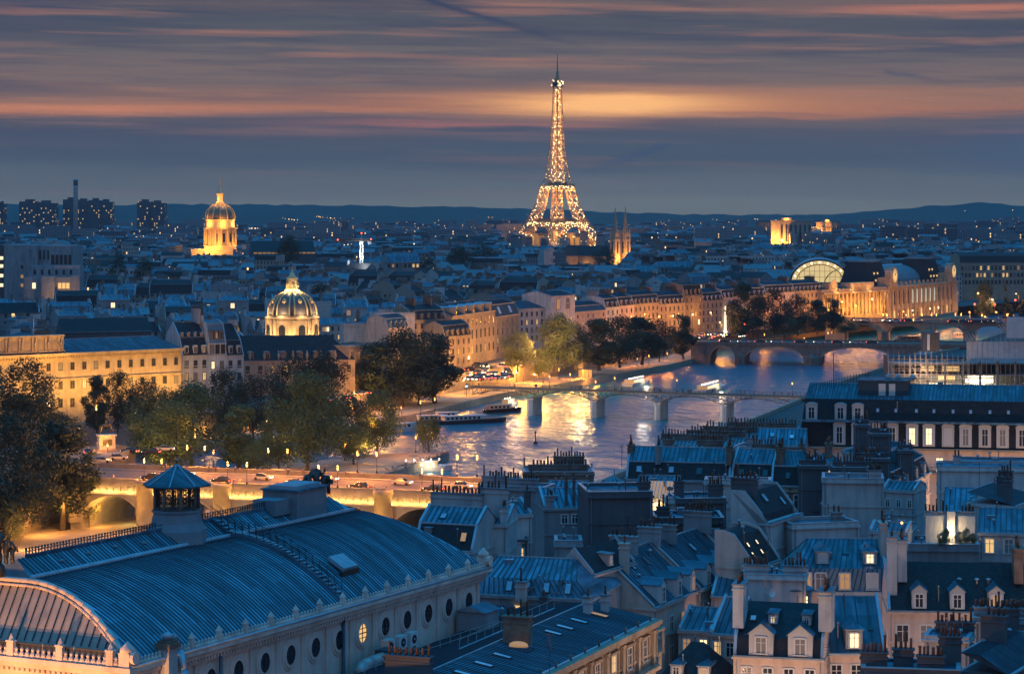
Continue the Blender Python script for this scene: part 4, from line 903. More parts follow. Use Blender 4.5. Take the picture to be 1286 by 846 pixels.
# small vents in the roof
for x, y in ((9,13.4),(13,13.6),(17,13.7),(21,13.5),(41,13.5),(46,13.3)):
    p = onroof(x, y, .04); b = MB(); b.box(-.2,.2,-.16,.16,0,.16,'zinc_light'); b.build('roof_vent', TH, p)
# walls
b = MB(); b.box(.4, TW_-.4, .4, TD-.4, 0, 26.4, 'stone_pale'); b.box(.1, TW_-.1, .1, TD-.1, 26.4, 26.9, 'stone_pale'); b.box(-.2, TW_+.2, -.25, TD+.2, 26.9, 27.35, 'stone_pale'); b.box(-.55, TW_+.55, -.6, TD+.5, 27.35, 27.75, 'stone_pale'); b.box(0, TW_, 0, TD, 27.75, 27.98, 'zinc_dull')
i = 0; x = 0
while x < TW_: b.box(x, x+.2, -.18, .1, 26.6, 26.88, 'stone_pale'); x += .46          # modillions, long side
y = .3
while y < TD: b.box(-.16, .1, y, y+.2, 26.58, 26.86, 'stone_pale'); y += .52
b.build('wall', TH)
b = MB(); b.tube([(-.3,-.55,27.8),(TW_+.4,-.55,27.8)], .14, 'zinc_light', 6); b.build('gutter', TH)
b = MB()                                            # ornamental parapet: leaf row and little pillars
for i in range(int(TW_/.5)):
    x = .5+i*.5
    if (i % 8) == 0: b.box(x-.2,x+.2,-.42,-.04,27.76,28.75,'stone_pale'); b.poly([(x-.26,-.44,28.75),(x+.26,-.44,28.75),(x,-.23,29.25)],'stone_pale'); b.poly([(x+.26,-.02,28.75),(x-.26,-.02,28.75),(x,-.23,29.25)],'stone_pale'); b.poly([(x-.26,-.02,28.75),(x-.26,-.44,28.75),(x,-.23,29.25)],'stone_pale'); b.poly([(x+.26,-.44,28.75),(x+.26,-.02,28.75),(x,-.23,29.25)],'stone_pale')
    else: b.lathe([(.16,27.77),(.19,28.0),(.09,28.2),(.12,28.35),(.02,28.45)],'stone_pale',6,(x,-.25,0),False)
b.box(.3,TW_,-.34,-.12,27.76,27.92,'stone_pale'); b.build('parapet_ornaments', TH)
b = MB()
for i in range(int(TD/.55)):
    y = .4+i*.55
    if i % 9 == 2: b.box(-.42,-.02,y-.32,y+.32,27.76,28.9,'stone_pale'); b.prism([(-.46,y-.4),(.02,y-.4),(.02,y+.4),(-.46,y+.4)],28.9,29.05,'stone_pale'); b.lathe([(.3,29.05),(.02,29.6)],'stone_pale',4,(-.22,y,0),False)
    else: b.lathe([(.17,27.77),(.22,28.05),(.1,28.25),(.15,28.42),(.02,28.55)],'stone_pale',6,(-.22,y,0),False)
b.box(-.34,-.1,.2,TD,27.76,27.95,'stone_pale'); b.build('front_parapet_ornaments', TH)
b = MB(); b.box(-.5,.5,-.5,.5,27.76,28.9,'stone_pale'); b.lathe([(.62,28.9),(.55,29.25),(.2,29.6),(.02,29.8)],'stone_pale',8,(0,0,0)); b.lathe([(.5,-.3),(.5,.3)],'stone_pale',10,(0,0,0),False); nn=20; b.v[-nn:] = [(p[0],p[2]-.55,p[1]+28.5) for p in b.v[-nn:]]; ms = b.mesh('corner_block')
for x, y in ((.1,.1),(TW_-.2,.1)): ob('corner_block', ms, TH, (x,y,0))
# front gable: leaning zinc half-lunette with fanned ribs, band of dark windows under it
b = MB(); zt = ZS-.25
def gx_(z): return xf(z)-.02
lun = [(y, z-.18) for y, z in prof if z <= ZS+.01]
b.poly([(gx_(z)+.05,y,z) for y, z in lun][::-1], 'lunette'if 'lunette' in MATS else 'zinc_dull')
for i in range(1, 34):
    y = 1.2+i*.81; 
    if y > TD-1.2: break
    ztop = min(onroof(0,y)[2], ZS)-.3
    if ztop > 29: b.bar((gx_(28.9)-.04,y,28.9),(gx_(ztop)-.04,y+(ztop-28.9)*.0,ztop),.055,'zinc_seam_shade')
b.build('front_lunette', TH)
b = MB(); rim = [(gx_(z)-.05,y,z+.05) for y, z in lun]; b.tube(rim,.24,'stone_pale',6); b.tube([(x-.22,y,z-.36) for x,y,z in rim],.12,'stone_pale',6); b.build('gable_rim', TH)
b = MB(); b.poly([(gx_(ZS)+.1,TS,ZS),(gx_(ZS)+.1,TD-TS,ZS),(gx_(ZR),TR,ZR)][::-1],'zinc_dull'); b.build('gable_cap', TH)
b = MB(); b.box(.12,.30,1.4,TD-1.4,28.0,28.85,'frame_dark'); b.build('front_window_band', TH)
for i in range(9): b = MB(); y = 2.2+i*3.1; b.bar((-.1,y,28.0),(.12,y,28.9),.07,'plaster_grey'); b.build('window_post', TH)
b = MB(); b.obox((-.05,0,27.78),(.0,TD,0),(.34,0,.06),(0,0,.12),'zinc'); b.build('front_gutter', TH)
# round windows, pilasters, down-pipe
def ring(r0, r1, d0, d1, m, nn=24): 
    q = MB(); q.lathe([(r0,d0),(r1,d0),(r1,d1),(r0,d1)], m, nn, (0,0,0), False); q.f = q.f[:-2]; q.m = q.m[:-2]; q.uv = q.uv[:-2]; q.sm = q.sm[:-2]
    q.v = [(p[0],p[2],p[1]*1.0) for p in q.v]; return q
q1 = ring(.74,1.0,-.16,.05,'stone_pale'); q2 = ring(1.0,1.22,-.08,.05,'stone_pale'); k = len(q1.v); q1.v += q2.v; q1.f += [tuple(i+k for i in f) for f in q2.f]; q1.m += q2.m; q1.uv += q2.uv; q1.sm += q2.sm
MR = q1.mesh('round_window')
def disc(m): q = MB(); q.lathe([(.75,0),(.75,.05)],m,20,(0,0,0),False); q.v = [(p[0],-p[2],p[1]) for p in q.v]; return q.mesh('pane')
MDk, MLt = disc('glass'), disc('lit')
q = MB(); q.box(-.04,.04,-.1,-.03,-.72,.72,'iron'); q.box(-.72,.72,-.1,-.03,-.04,.04,'iron'); q.box(-.66,.66,-.1,-.04,.34,.39,'iron'); q.box(-.66,.66,-.1,-.04,-.39,-.34,'iron'); MBr = q.mesh('glazing_bar')
for j in range(-3, 11):
    x = 16.2+4.15*j; w = ob('round_window', MR, TH, (x, .4, 24.75)); w.scale = (1,1,1.18)
    ob('pane', MLt if j == 5 else MDk, w); ob('glazing_bar', MBr, w)
    if j == 5: w['label'] = 'round window lit yellow from inside'
    b = MB(); b.box(-.26,.26,.24,.42,0,26.4,'stone_pale'); b.box(-.34,.34,.2,.42,25.6,25.9,'stone_pale'); b.build('pilaster', TH, (x+2.07,0,0))
b = MB(); b.tube([(33.2,-.05,27.2),(33.2,.1,26.3),(33.2,.1,12)], .17, 'zinc', 8); b.tube([(13.0,-.05,27.2),(13.0,.1,12)], .14, 'zinc', 8); b.build('downpipe', TH)
# lantern turret on the ridge
LT = MB(); c = (27.5, TR)
LT.lathe([(2.9,33.2),(2.75,34.6),(2.35,35.3),(2.15,36.2),(2.3,36.25),(2.3,36.45),(2.0,36.45)],'zinc_dull',8,(*c,0),False); LT.v = [tuple(v) for v in LT.v]
LTo = LT.build('lantern_turret', TH)
for i in range(8):
    a = 2*PI*(i+.5)/8+PI/8; a1 = a+2*PI/8; p = Vector((2.0*math.cos(a),2.0*math.sin(a),0)); p1 = Vector((2.0*math.cos(a1),2.0*math.sin(a1),0)); cc = Vector((*c,0))
    q = MB(); q.bar(cc+p+Vector((0,0,36.4)), cc+p+Vector((0,0,38.7)), .17, 'stone_dark', 6); q.build('turret_post', LTo)
    q = MB()                                          # iron tracery between the posts
    for jj in range(1,6):
        e = p.lerp(p1, jj/6); q.bar(cc+e+Vector((0,0,36.6)), cc+e+Vector((0,0,38.5)), .025, 'iron')
    for jj in range(5):
        z = 36.75+jj*.4; q.bar(cc+p+Vector((0,0,z)), cc+p1+Vector((0,0,z)), .025, 'iron')
        for ii in range(3): e0, e1 = p.lerp(p1, ii/3), p.lerp(p1, (ii+1)/3); q.bar(cc+e0+Vector((0,0,z)), cc+e1+Vector((0,0,min(z+.4,38.6))), .03, 'iron'); q.bar(cc+e1+Vector((0,0,z)), cc+e0+Vector((0,0,min(z+.4,38.6))), .03, 'iron')
    q.build('tracery_panel', LTo)
q = MB(); q.lathe([(2.25,38.55),(2.35,38.75),(3.15,38.6),(3.15,38.75),(2.2,39.25),(1.1,39.9),(.18,40.4),(.05,40.5)],'zinc',8,(*c,0),False,PI/8,2*PI+PI/8)
for i in range(8): a = 2*PI*i/8+PI/8; q.bar((c[0]+3.1*math.cos(a),c[1]+3.1*math.sin(a),38.78),(c[0]+.1*math.cos(a),c[1]+.1*math.sin(a),40.52),.07,'zinc_light')
q.build('turret_roof', LTo)
q = MB(); q.bar((*c,40.4),(*c,44.6),.05,'iron',6,.02); q.lathe([(.02,40.9),(.14,41),(.02,41.15)],'zinc_light',8,(*c,0)); q.build('lightning_rod', LTo)
# plinth block near the far end of the ridge
q = MB(); q.box(45.0,50.5,TR-2.0,TR+2.0,33.6,36.3,'zinc_dull'); q.box(44.8,50.7,TR-2.2,TR+2.2,36.3,36.5,'zinc'); q.box(45.4,50.2,TR-1.5,TR+1.5,36.5,36.8,'zinc_light'); q.box(42.2,45.0,TR-1.3,TR+1.3,34.2,35.7,'zinc_dull'); q.build('ridge_plinth', TH)
# chimney flues at the front corner
q = MB(); q.box(4.2,5.4,-1.0,.1,24,28.6,'plaster'); q.box(4.0,5.6,-1.2,.3,28.6,29.0,'brick'); q.box(4.15,5.45,-1.05,.15,29.0,29.2,'brick'); q.lathe([(.45,29.2),(.5,29.45),(.6,29.6),(.1,29.85)],'zinc_light',10,(4.8,-.45,0)); q.build('corner_chimney', TH)
q = MB(); q.tube([(6.6,.3,29.0),(6.6,-.4,28.0),(5.9,-1.3,26.6),(5.2,-1.9,25.0),(4.9,-2.0,22)],.34,'zinc_light',10); q.lathe([(.36,29.0),(.55,29.1),(.05,29.4)],'zinc_light',10,(6.6,.3,0)); q.build('curved_flue', TH)
# bronze groups on the ridge ends
def figure(pts, rad, edges, name, parent, mtl, loc=(0,0,0), rz=0, scale=1, sub=1):
    me = bpy.data.meshes.new(name); me.from_pydata([tuple(p) for p in pts], edges, []); o = bpy.data.objects.new(name, me); COL.objects.link(o)
    sk = o.modifiers.new('skin', 'SKIN'); ly = me.skin_vertices[0].data
    for i, r_ in enumerate(rad): ly[i].radius = (r_, r_) if not isinstance(r_, tuple) else r_; ly[i].use_root = (i == 0)
    sb = o.modifiers.new('sub', 'SUBSURF'); sb.levels = sub; sb.render_levels = sub
    dg = bpy.context.evaluated_depsgraph_get(); m2 = bpy.data.meshes.new_from_object(o.evaluated_get(dg)); bpy.data.objects.remove(o)
    for p_ in m2.polygons: p_.use_smooth = True
    m2.materials.clear(); m2.materials.append(MATS[mtl]); r2 = ob(name, m2, parent, loc, rz); r2.scale = (scale,)*3; return r2
STAT = [((0,0,.95),.2),((0,0,1.25),.19),((0,.02,1.5),.22),((0,.03,1.66),.09),((0,-.01,1.86),.13),((-.1,0,.5),.13),((-.12,.1,.05),.1),((.12,-.12,.55),.13),((.14,-.05,.05),.1),((-.3,0,1.42),.09),((-.48,-.12,1.15),.07),((-.4,-.35,1.0),.06),((.3,.05,1.42),.09),((.5,-.1,1.5),.07),((.55,-.2,1.85),.06),((-.22,.25,1.6),.16),((-.42,.4,1.25),.12),((.22,.28,1.6),.16),((.45,.42,1.2),.12)]
SED = [(0,1),(1,2),(2,3),(3,4),(0,5),(5,6),(0,7),(7,8),(2,9),(9,10),(10,11),(2,12),(12,13),(13,14),(2,15),(15,16),(2,17),(17,18)]
for nm, loc, lab in (('bronze_statue', (1.9,TR,34.3), 'dark bronze winged figures on the front end of the curved roof ridge, at left edge'), ('bronze_statue', (51.9,TR,34.9), 'dark bronze winged figures on the far end of the curved roof ridge, by the plinth')):
    w = TH.matrix_basis @ Vector(loc); t = thing('bronze_statue_group', lab, 'statue', w, .3, 'roof statue groups')
    q = MB(); q.lathe([(.7,-.6),(.6,.2),(.4,.45)],'bronze',8); q.build('base', t)
    for (x, y, rz, s) in ((0,.2,0,1.05),(-.75,0,1.0,.85),(.7,-.1,-1.0,.8),(-1.25,.1,.4,.62),(1.2,0,-.4,.6)): figure([Vector(p[0]) for p in STAT], [p[1]*1.15 for p in STAT], SED, 'winged_figure', t, 'bronze', (x,y,.3), rz, s*1.4)
# machinery in the gap beside the wall (stands on the lower roof)
def W_(x, y, z): return TH.matrix_basis @ Vector((x, y, z))
q = MB(); q.tube([(0,0,0),(.2,0,.9),(1.0,0,1.5),(2.4,0,1.6),(4.6,0,1.6)],.55,'metal_grey',12); q.box(4.6,6.4,-.9,.9,.2,2.3,'zinc_seam_shade')
for i in range(7): q.lathe([(.58,-.04),(.58,.04)],'metal_grey',12,(0,0,0),False); q.v[-24:] = [(p[2]+2+i*.4,p[0],p[1]+1.6) for p in q.v[-24:]]
tag(q.build('ventilation_duct', None, W_(31.5,-2.4,21.2), TH.rotation_euler.z), 'fat bent silver ventilation duct beside the theatre wall under the yellow window', 'duct')
acm = MB(); acm.box(-.75,.75,-.35,.35,0,2.3,'frame_white'); 
for zc in (.6,1.65): acm.lathe([(.42,-.38),(.42,-.34)],'iron',14,(0,0,0),False); acm.v[-28:] = [(p[0],p[2],p[1]+zc) for p in acm.v[-28:]]; acm.lathe([(.1,-.40),(.1,-.37)],'frame_white',8,(0,0,0),False); acm.v[-16:] = [(p[0],p[2],p[1]+zc) for p in acm.v[-16:]]
acme = acm.mesh('air_conditioner')
for i, (x, lab) in enumerate(((39.0,'tall white air conditioner beside the theatre wall, first after the silver duct'),(41.3,'tall white air conditioner beside the theatre wall, middle one of three'),(43.4,'tall white air conditioner beside the theatre wall, farthest from the duct'))):
    tag(ob('air_conditioner', acme, None, W_(x,-1.2,21.7), TH.rotation_euler.z), lab, 'air conditioner', 'air conditioners by the theatre wall')
q = MB(); q.box(0,3.0,-3.2,-.1,16,24.3,'plaster_grey'); q.poly([(-.2,-3.4,24.3),(3.2,-3.4,24.3),(3.2,-1.6,24.9),(-.2,-1.6,24.9)],'zinc'); q.poly([(3.2,.0,24.3),(-.2,.0,24.3),(-.2,-1.6,24.9),(3.2,-1.6,24.9)],'zinc'); q.poly([(-.2,0,24.3),(-.2,-3.4,24.3),(-.2,-1.6,24.9)],'plaster_grey'); q.poly([(3.2,-3.4,24.3),(3.2,0,24.3),(3.2,-1.6,24.9)],'plaster_grey')
tag(q.build('roof_hut', None, W_(54.5,0,0), TH.rotation_euler.z), 'small pale hut with a zinc cap against the last round window', 'hut')
q = MB()
for z in (.5,1.0): q.bar((0,0,z),(26,0,z),.03,'metal_grey')
for i in range(14): q.bar((i*2,0,0),(i*2,0,1.0),.03,'metal_grey')
tag(q.build('guard_rail', None, W_(30,-4.0,22.4), TH.rotation_euler.z), 'thin metal guard rail along the roof beside the theatre wall', 'railing')
# ================= the rooftops beside the theatre, near to far
NEAR = []
def hs(*a, **k): r = bld(*a, **k); NEAR.append(r); return r
DIRB = Vector((.37,.93,0)).normalized(); rzB = math.atan2(.93,.37)
RD = math.atan2(.89,.456)
# annex with the long skylit roof
b1 = house(Vector((-4.2,204.8,0)), rzB, 50.5, 14.6, 22, 'long pilastered stone building with skylights in a row on its shallow zinc roof', roof=([(0,0),(7,1.25),(14.6,.3)],), rm='zinc_theatre', wm='stone', hip=(0,0), party=0, seam=.55,
  sky=[(a/50.5, 0, .66, .75, 1.8, 'white') for a in (3,7,11.3,16,20.5,26,33.7,37,41)]+[(45.7/50.5,0,.62,1.0,2.3,'dim')], chim=[(26/50.5,.36,2.6,'y',3.6,4,'brick',1.0),(.9,.36,.9,'x',2.6,1,'plaster'),(.955,.3,.8,'x',2.4,1,'plaster'),(.11,.5,4.2,'y',3.2,8,'plaster_dark'),(.155,.62,3.0,'y',2.6,4,'plaster_dark')])
b = MB()
for i in range(11):
    a = 2.6+i*4.75; b.box(a-.35,a+.35,-.35,0,0,20.9,'stone'); b.box(a-.45,a+.45,-.42,0,20.5,20.9,'stone'); b.box(a+1.15,a+1.35,-.2,0,17.9,20.4,'stone'); b.box(a+3.4,a+3.6,-.2,0,17.9,20.4,'stone'); b.box(a+1.1,a+3.65,-.3,0,20.4,20.65,'stone')
b.box(0,50.5,-.9,0,16.9,17.3,'stone'); b.box(0,50.6,-.7,0,21.2,21.5,'stone'); b.box(0,50.7,-.95,0,21.5,21.95,'stone'); b.build('facade_pilasters', b1)
for i in range(10): window(b1, 2.6+i*4.75+2.37, 18.1, -.02, 0, 1.3, 2.2, 'dark')
for i in range(13): q = MB(); q.lathe([(.12,0),(.1,.25),(.16,.4),(.03,.6)],'stone_dark',6,(2+i*3.9,-.3,22.05)); q.build('gutter_finial', b1)
q = MB(); q.bar((22,9.5,22.9),(47,9.5,22.9),.16,'zinc_light'); q.bar((22,9.5,23.9),(47,9.5,23.9),.03,'metal_grey')
for i in range(13): q.bar((22+i*2.08,9.5,22.9),(22+i*2.08,9.5,23.9),.03,'metal_grey')
q.build('roof_rail', b1)
q = MB(); q.lathe([(.75,0),(.7,.25),(.45,.42),(.05,.5)],'lit_dim',12); q.v=[(p[0]*.8,p[1]*1.3,p[2]) for p in q.v]; q.box(-.75,.75,-1.1,1.1,-.5,.02,'zinc'); q.build('domed_skylight', b1, (24.6,4.6,23.1))
# link roof and mansard behind the annex
hs('low zinc link roof with two lit skylights in front of the skylight mansard', (612,771), (748,776), 20.8, 4.6, roof=('saddle',1.1,.8,.9), wm='plaster_grey', party=0, sky=[(.25,0,.5,1.0,1.3,'lit'),(.78,0,.5,.7,.8,'lit'),(.5,0,.4,.6,.8,'dark')], chim=[(.33,.55,1.2,'x',2.6,2,'plaster'),(.66,.5,1.8,'x',2.2,3,'plaster_grey'),(.5,.3,.6,'x',1.8,1,'plaster_dark')])
hs('zinc mansard house with four dark skylights and a hipped end beyond the theatre corner', (600,745), (742,752), 22.6, 14, roof=([(0,0),(1.0,1.7),(7,3.1),(14,0)],), wm='plaster_grey', hip=(0,1.1), party=0, seam=.6, sky=[(.27,0,.5,.75,1.2,'pale'),(.43,0,.5,.75,1.2,'pale'),(.6,0,.5,.75,1.2,'pale'),(.79,0,.5,.75,1.3,'pale')], chim=[(.4,-.03,1.1,'x',1.5,1,'plaster')])
# street row running away from us: gabled zinc roof with white dormers
G0 = 'house row with white dormers'
hs('zinc gable roofed house with white dormers over a pink lit street facade', (821,763), (878,740), 20, 12, roof=('gable',5.2), wm='cream', dorm=[(.2,.1,1.7,2.2,'gable','dark','plaster'),(.55,.1,1.7,2.2,'gable','dark','plaster'),(.86,.1,1.5,2.1,'gable','dim','plaster')], wins=[(3.6,4,1.2,2,{2:'dim'}),(7,4,1.2,2,{0:'dim'}),(10.4,4,1.2,2)], chim=[(.12,.35,1.0,'y',6.6,1),(.42,.5,3.2,'y',6.8,6,'plaster_grey'),(.97,.5,2.6,'y',6.9,5,'plaster_grey')], sky=[(.3,0,.72,.8,1.2,'pale'),(.6,0,.72,.8,1.2,'dark')])
hs('zinc roofed house continuing the white dormer row, farther along the pink lit street', (878.5,739.5), (936,718), 20.2, 12, roof=('gable',5.0), wm='cream', dorm=[(.18,.1,1.6,2.1,'gable','dark','plaster'),(.5,.1,1.6,2.1,'gable','dark','plaster'),(.8,.1,1.6,2.1,'gable','dark','plaster')], wins=[(3.6,4,1.2,2),(7,4,1.2,2,{1:'lit'}),(10.4,4,1.2,2)], chim=[(.25,.5,3.0,'y',6.6,6,'plaster_grey'),(.97,.5,3.4,'y',7,8,'plaster_grey')], sky=[(.55,0,.7,.8,1.2,'pale')])
NEAR.append(house(Vector((8.8,267,0)), RD, 11, 4.6, 24.2, 'narrow black slate roof with a pale triangular gable and one dark dormer', roof=('gable',2.5), wm='plaster', rm='slate', dorm=[(.45,.3,1.2,1.3,'flat','dark','plaster_grey','zinc_dull')]))
# tall blind walls
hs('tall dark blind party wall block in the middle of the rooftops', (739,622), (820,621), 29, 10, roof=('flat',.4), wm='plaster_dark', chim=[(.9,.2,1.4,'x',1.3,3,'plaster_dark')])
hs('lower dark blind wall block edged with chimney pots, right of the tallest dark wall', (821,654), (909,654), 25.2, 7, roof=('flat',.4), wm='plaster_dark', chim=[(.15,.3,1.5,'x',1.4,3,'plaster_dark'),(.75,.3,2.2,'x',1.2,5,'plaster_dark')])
hs('pale stepped back wall with a zinc coping and chimneys below the dark blind walls', (822,690), (908,690), 22.2, 6, roof=('flat',.5), wm='plaster_grey', chim=[(.3,.3,2.2,'x',1.6,6,'plaster_grey'),(.8,.4,2.6,'x',2.2,7,'plaster_grey')])
# cluster beyond the theatre's far corner
hs('slate mansard house beyond the theatre roof end, backed by a wall of pots', (520,688), (594,692), 24.4, 9, roof=('mansard',2.8,1.6,1.7), wm='plaster', rm='zinc', rm2='slate', sky=[(.8,0,.5,.8,1.2,'dim'),(.35,1,.4,.8,1.0,'pale')], chim=[(.3,.85,6.4,'x',5.6,13),(.9,.95,3.4,'x',6.3,8)])
hs('white walled house with an iron ladder fixed to its blind front', (585,657), (637,658), 26.8, 8, roof=('saddle',1.5,.7,.6), wm='plaster', chim=[(.9,.1,1.3,'y',1.9,2),(.3,.5,1.6,'x',2.4,4,'plaster_grey')], sky=[(.3,0,.4,.8,1.2,'white')])
lad = NEAR[-1]; q = MB()
for x in (2.0,2.5): q.bar((x,-.15,14),(x,-.15,26.6),.04,'iron')
for i in range(34): q.bar((2.0,-.15,14.2+i*.36),(2.5,-.15,14.2+i*.36),.025,'iron')
q.build('ladder', lad)
hs('small house with a pale wall and shallow zinc roof, right of the laddered wall', (638,646), (668,645), 26.4, 8, roof=('saddle',1.3,.6,.3), wm='plaster', chim=[(.1,.1,.9,'x',1.2,1),(.95,.2,.7,'x',2.6,1,'plaster_dark')])
hs('dark timber clad lean-to with one orange window', (638,676), (662,676), 23.4, 4, roof=('shed',.6), wm='plaster_dark', wins=[(3.0,1,1.6,1.9,{0:'lit'})])
hs('long wall of chimney pots seen against the river glow', (600,611), (684,614), 25.6, 5, roof=('flat',.2), wm='plaster_grey', chim=[(.2,.3,3.4,'x',1.3,8,'plaster_grey'),(.62,.3,4.4,'x',1.1,12,'plaster_grey')])
hs('zinc roofed house with pale end walls and tall thin flues, left of the dark wall', (683,638), (748,637), 25, 9, roof=('saddle',2.0,.6,.8), wm='plaster_grey', chim=[(.12,.05,1.1,'x',1.5,2),(.45,.1,.3,'x',3.2,1,'plaster_dark'),(.6,.1,.3,'x',3.8,1,'plaster_dark')], sky=[(.25,0,.5,.7,1.2,'pale')], wins=[(2.0,2,.9,1.2,{},.8)])
hs('pale narrow wall stub with a crown of small pots, left of the dark blind wall', (686,641), (697,641), 24.6, 4, roof=('flat',.3), wm='plaster', chim=[(.5,.5,.9,'y',1.0,3)])
hs('light grey block with a flat zinc coping at the foot of the cluster', (697,683), (731,683), 23.6, 5, roof=('flat',.4), wm='plaster_grey')
hs('brown stone block crowned by two tiers of chimney pots above the river', (657,594), (746,594), 21.4, 9, roof=('flat',.2), wm='stone_dark', chim=[(.5,.3,9.6,'x',1.0,17,'stone_dark'),(.66,.7,5.0,'x',2.0,11,'stone_dark')])
hs('low dark zinc roof tucked under the brown chimney block', (684,617), (735,618), 22.4, 8, roof=('gable',1.2), wm='plaster_grey', party=0)
# pavilion with a low many-sided roof, and the lit glass lean-to
PV = thing('round_pavilion', 'low many-sided zinc roof pavilion with small square windows', 'building', G(776,618,23.4), .2); NEAR.append(PV)
q = MB(); q.lathe([(3.1,-23),(3.1,0),(3.1,.01)],'plaster',12,(0,3,0),False); q.build('wall', PV)
q = MB(); q.lathe([(3.5,-.02),(3.5,.1),(.4,1.9),(.05,2.1)],'zinc',12,(0,3,0),False)
for i in range(12): a = 2*PI*i/12; q.bar((3.5*math.cos(a),3+3.5*math.sin(a),.12),(.35*math.cos(a),3+.35*math.sin(a),1.95),.06,'zinc_light')
q.build('roof', PV)
for i in range(7): a = -1.3+i*.43; window(PV, 3.12*math.sin(a), -1.5, 3-3.12*math.cos(a), a, .55, .9, 'lit' if i in (4,5) else 'dark', frame='frame_white')
GL = hs('glass roofed lean-to glowing orange from inside', (800,624), (851,625), 22.3, 4.5, roof=([(0,0),(4.5,1.9)],), wm='plaster_grey', rm='lit_dim', party=0, wins=[(2.4,6,.8,1.7,{0:'dim',1:'lit',2:'bright',3:'lit',4:'bright',5:'lit'})], cornice=False)
q = MB()
for i in range(13): q.bar((i*GL.children[0].dimensions[0]/12.2,-.05,22.4),(i*GL.children[0].dimensions[0]/12.2,4.5,24.3),.06,'zinc_light')
q.build('glazing_bars', GL); lamp((3,-.8,21.6), 120, (1,.62,.25), .2, GL)
hs('plain zinc shed roof just behind the glass lean-to', (798,607), (853,608), 23.6, 5, roof=('shed',.7), wm='plaster_grey', party=0)
# long mansard row above it
hs('long slate and zinc mansard with three skylights, pale chimney on its slope', (786,601), (917,604), 22, 10, roof=('mansard',2.6,1.5,2.0), wm='plaster_grey', rm2='slate', seam=.7, sky=[(.12,0,.55,.9,1.1,'pale'),(.43,0,.55,.9,1.1,'pale'),(.7,0,.5,.9,1.1,'dark')], chim=[(.3,.18,2.4,'y',5.0,4),(.01,.4,2.2,'y',4.2,6,'brick'),(.98,.2,3.0,'y',5.2,5,'brick'),(.75,.8,4,'x',5.4,9,'stone_dark')])
hs('mansard house between two brown chimney stacks in the long slate row', (918,604), (978,606), 22, 10, roof=('mansard',2.6,1.5,2.0), wm='plaster_grey', rm2='slate', seam=.7, sky=[(.2,0,.5,.8,1.0,'dark'),(.7,0,.5,.8,1.0,'dark')], chim=[(.98,.2,3.2,'y',5.4,5,'brick'),(.5,.8,4,'x',5.0,9,'stone_dark')])
r7 = hs('hipped slate mansard above stone windows with rounded pediments and a balcony', (968,609), (1037,611), 21.8, 11, roof=('mansard',2.8,1.6,2.0), wm='stone_dark', rm2='slate', hip=(0,.9), sky=[(.75,1,.35,.6,1.6,'white'),(.3,0,.5,.7,1,'dark')], wins=[(3.6,3,1.4,2.3,{},.7)], chim=[(.95,.6,3.2,'y',6,6,'brick'),(.15,.25,2.4,'y',5.4,5,'brick')])
q = MB()
for i in range(3): 
    x = [.233,.5,.767][i]*7.9*1.04; q.lathe([(1.25,-.3),(1.25,.05)],'stone',10,(0,0,0),False,0,PI); q.v[-22:] = [(p[0]+x,p[2],p[1]*.5+20.8) for p in q.v[-22:]]; q.poly(q.v[-22:-11],'stone')
q.box(-.1,8.6,-1.0,0,16.9,17.2,'stone'); q.build('pediments', r7)
q = MB(); q.bar((0,-.95,18.1),(8.6,-.95,18.1),.05,'iron')
for i in range(30): q.bar((i*.29,-.95,17.2),(i*.29,-.95,18.1),.03,'iron')
q.build('balcony_rail', r7)
# blind pale wall, and the white gable leaning to the right
hs('wide blank pale wall in front of the long slate mansard', (885,605), (968,606), 26.4, 4, roof=('flat',.3), wm='plaster')
NEAR.append(house(Vector((S(966,297),297,0)), RD, 11, 5, 26.0, 'white gable end with a slate roof falling to the right and two roof windows', roof=([(0,-2.2),(1.0,.8),(3.2,3.4),(5,3.4)],), wm='plaster', rm='slate', sky=[(.4,1,.6,1.0,1.2,'pale'),(.8,1,.3,.8,1.2,'pale')], side='plaster', chim=[(.12,.75,3.2,'y',5.0,6,'plaster_dark')], wins=[(6.5,3,1,2),(9.5,3,1,2,{0:'dim'})]))
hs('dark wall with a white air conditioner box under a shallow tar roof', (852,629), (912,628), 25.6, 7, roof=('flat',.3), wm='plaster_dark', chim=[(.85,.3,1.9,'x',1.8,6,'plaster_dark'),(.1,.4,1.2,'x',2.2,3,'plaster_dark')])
q = MB(); q.box(-.5,.5,-.5,0,0,.9,'frame_white'); q.lathe([(.3,-.02),(.3,.02)],'iron',12,(0,0,0),False); q.v[-24:] = [(p[0],p[2]-.5,p[1]+.45) for p in q.v[-24:]]; q.build('air_conditioner', NEAR[-1], (4.0,-.02,23.8))
hs('small whitewashed block lit from the side, left of the dark air conditioner wall', (837,629), (852,629), 25.4, 4, roof=('flat',.3), wm='plaster')
NEAR.append(house(Vector((S(948,283),283,0)), RD, 8, 5, 22.6, 'black slate mansard with four tiny lit roof windows', roof=([(0,0),(2.6,3.4),(4,3.8),(5,3.8)],), wm='cream', rm='slate', sky=[(.25,0,.65,.5,.7,'bright'),(.6,0,.65,.5,.7,'bright'),(.2,0,.35,.5,.7,'bright'),(.55,0,.35,.5,.7,'bright')], wins=[(3,3,1,1.8),(6,3,1,1.8)]))
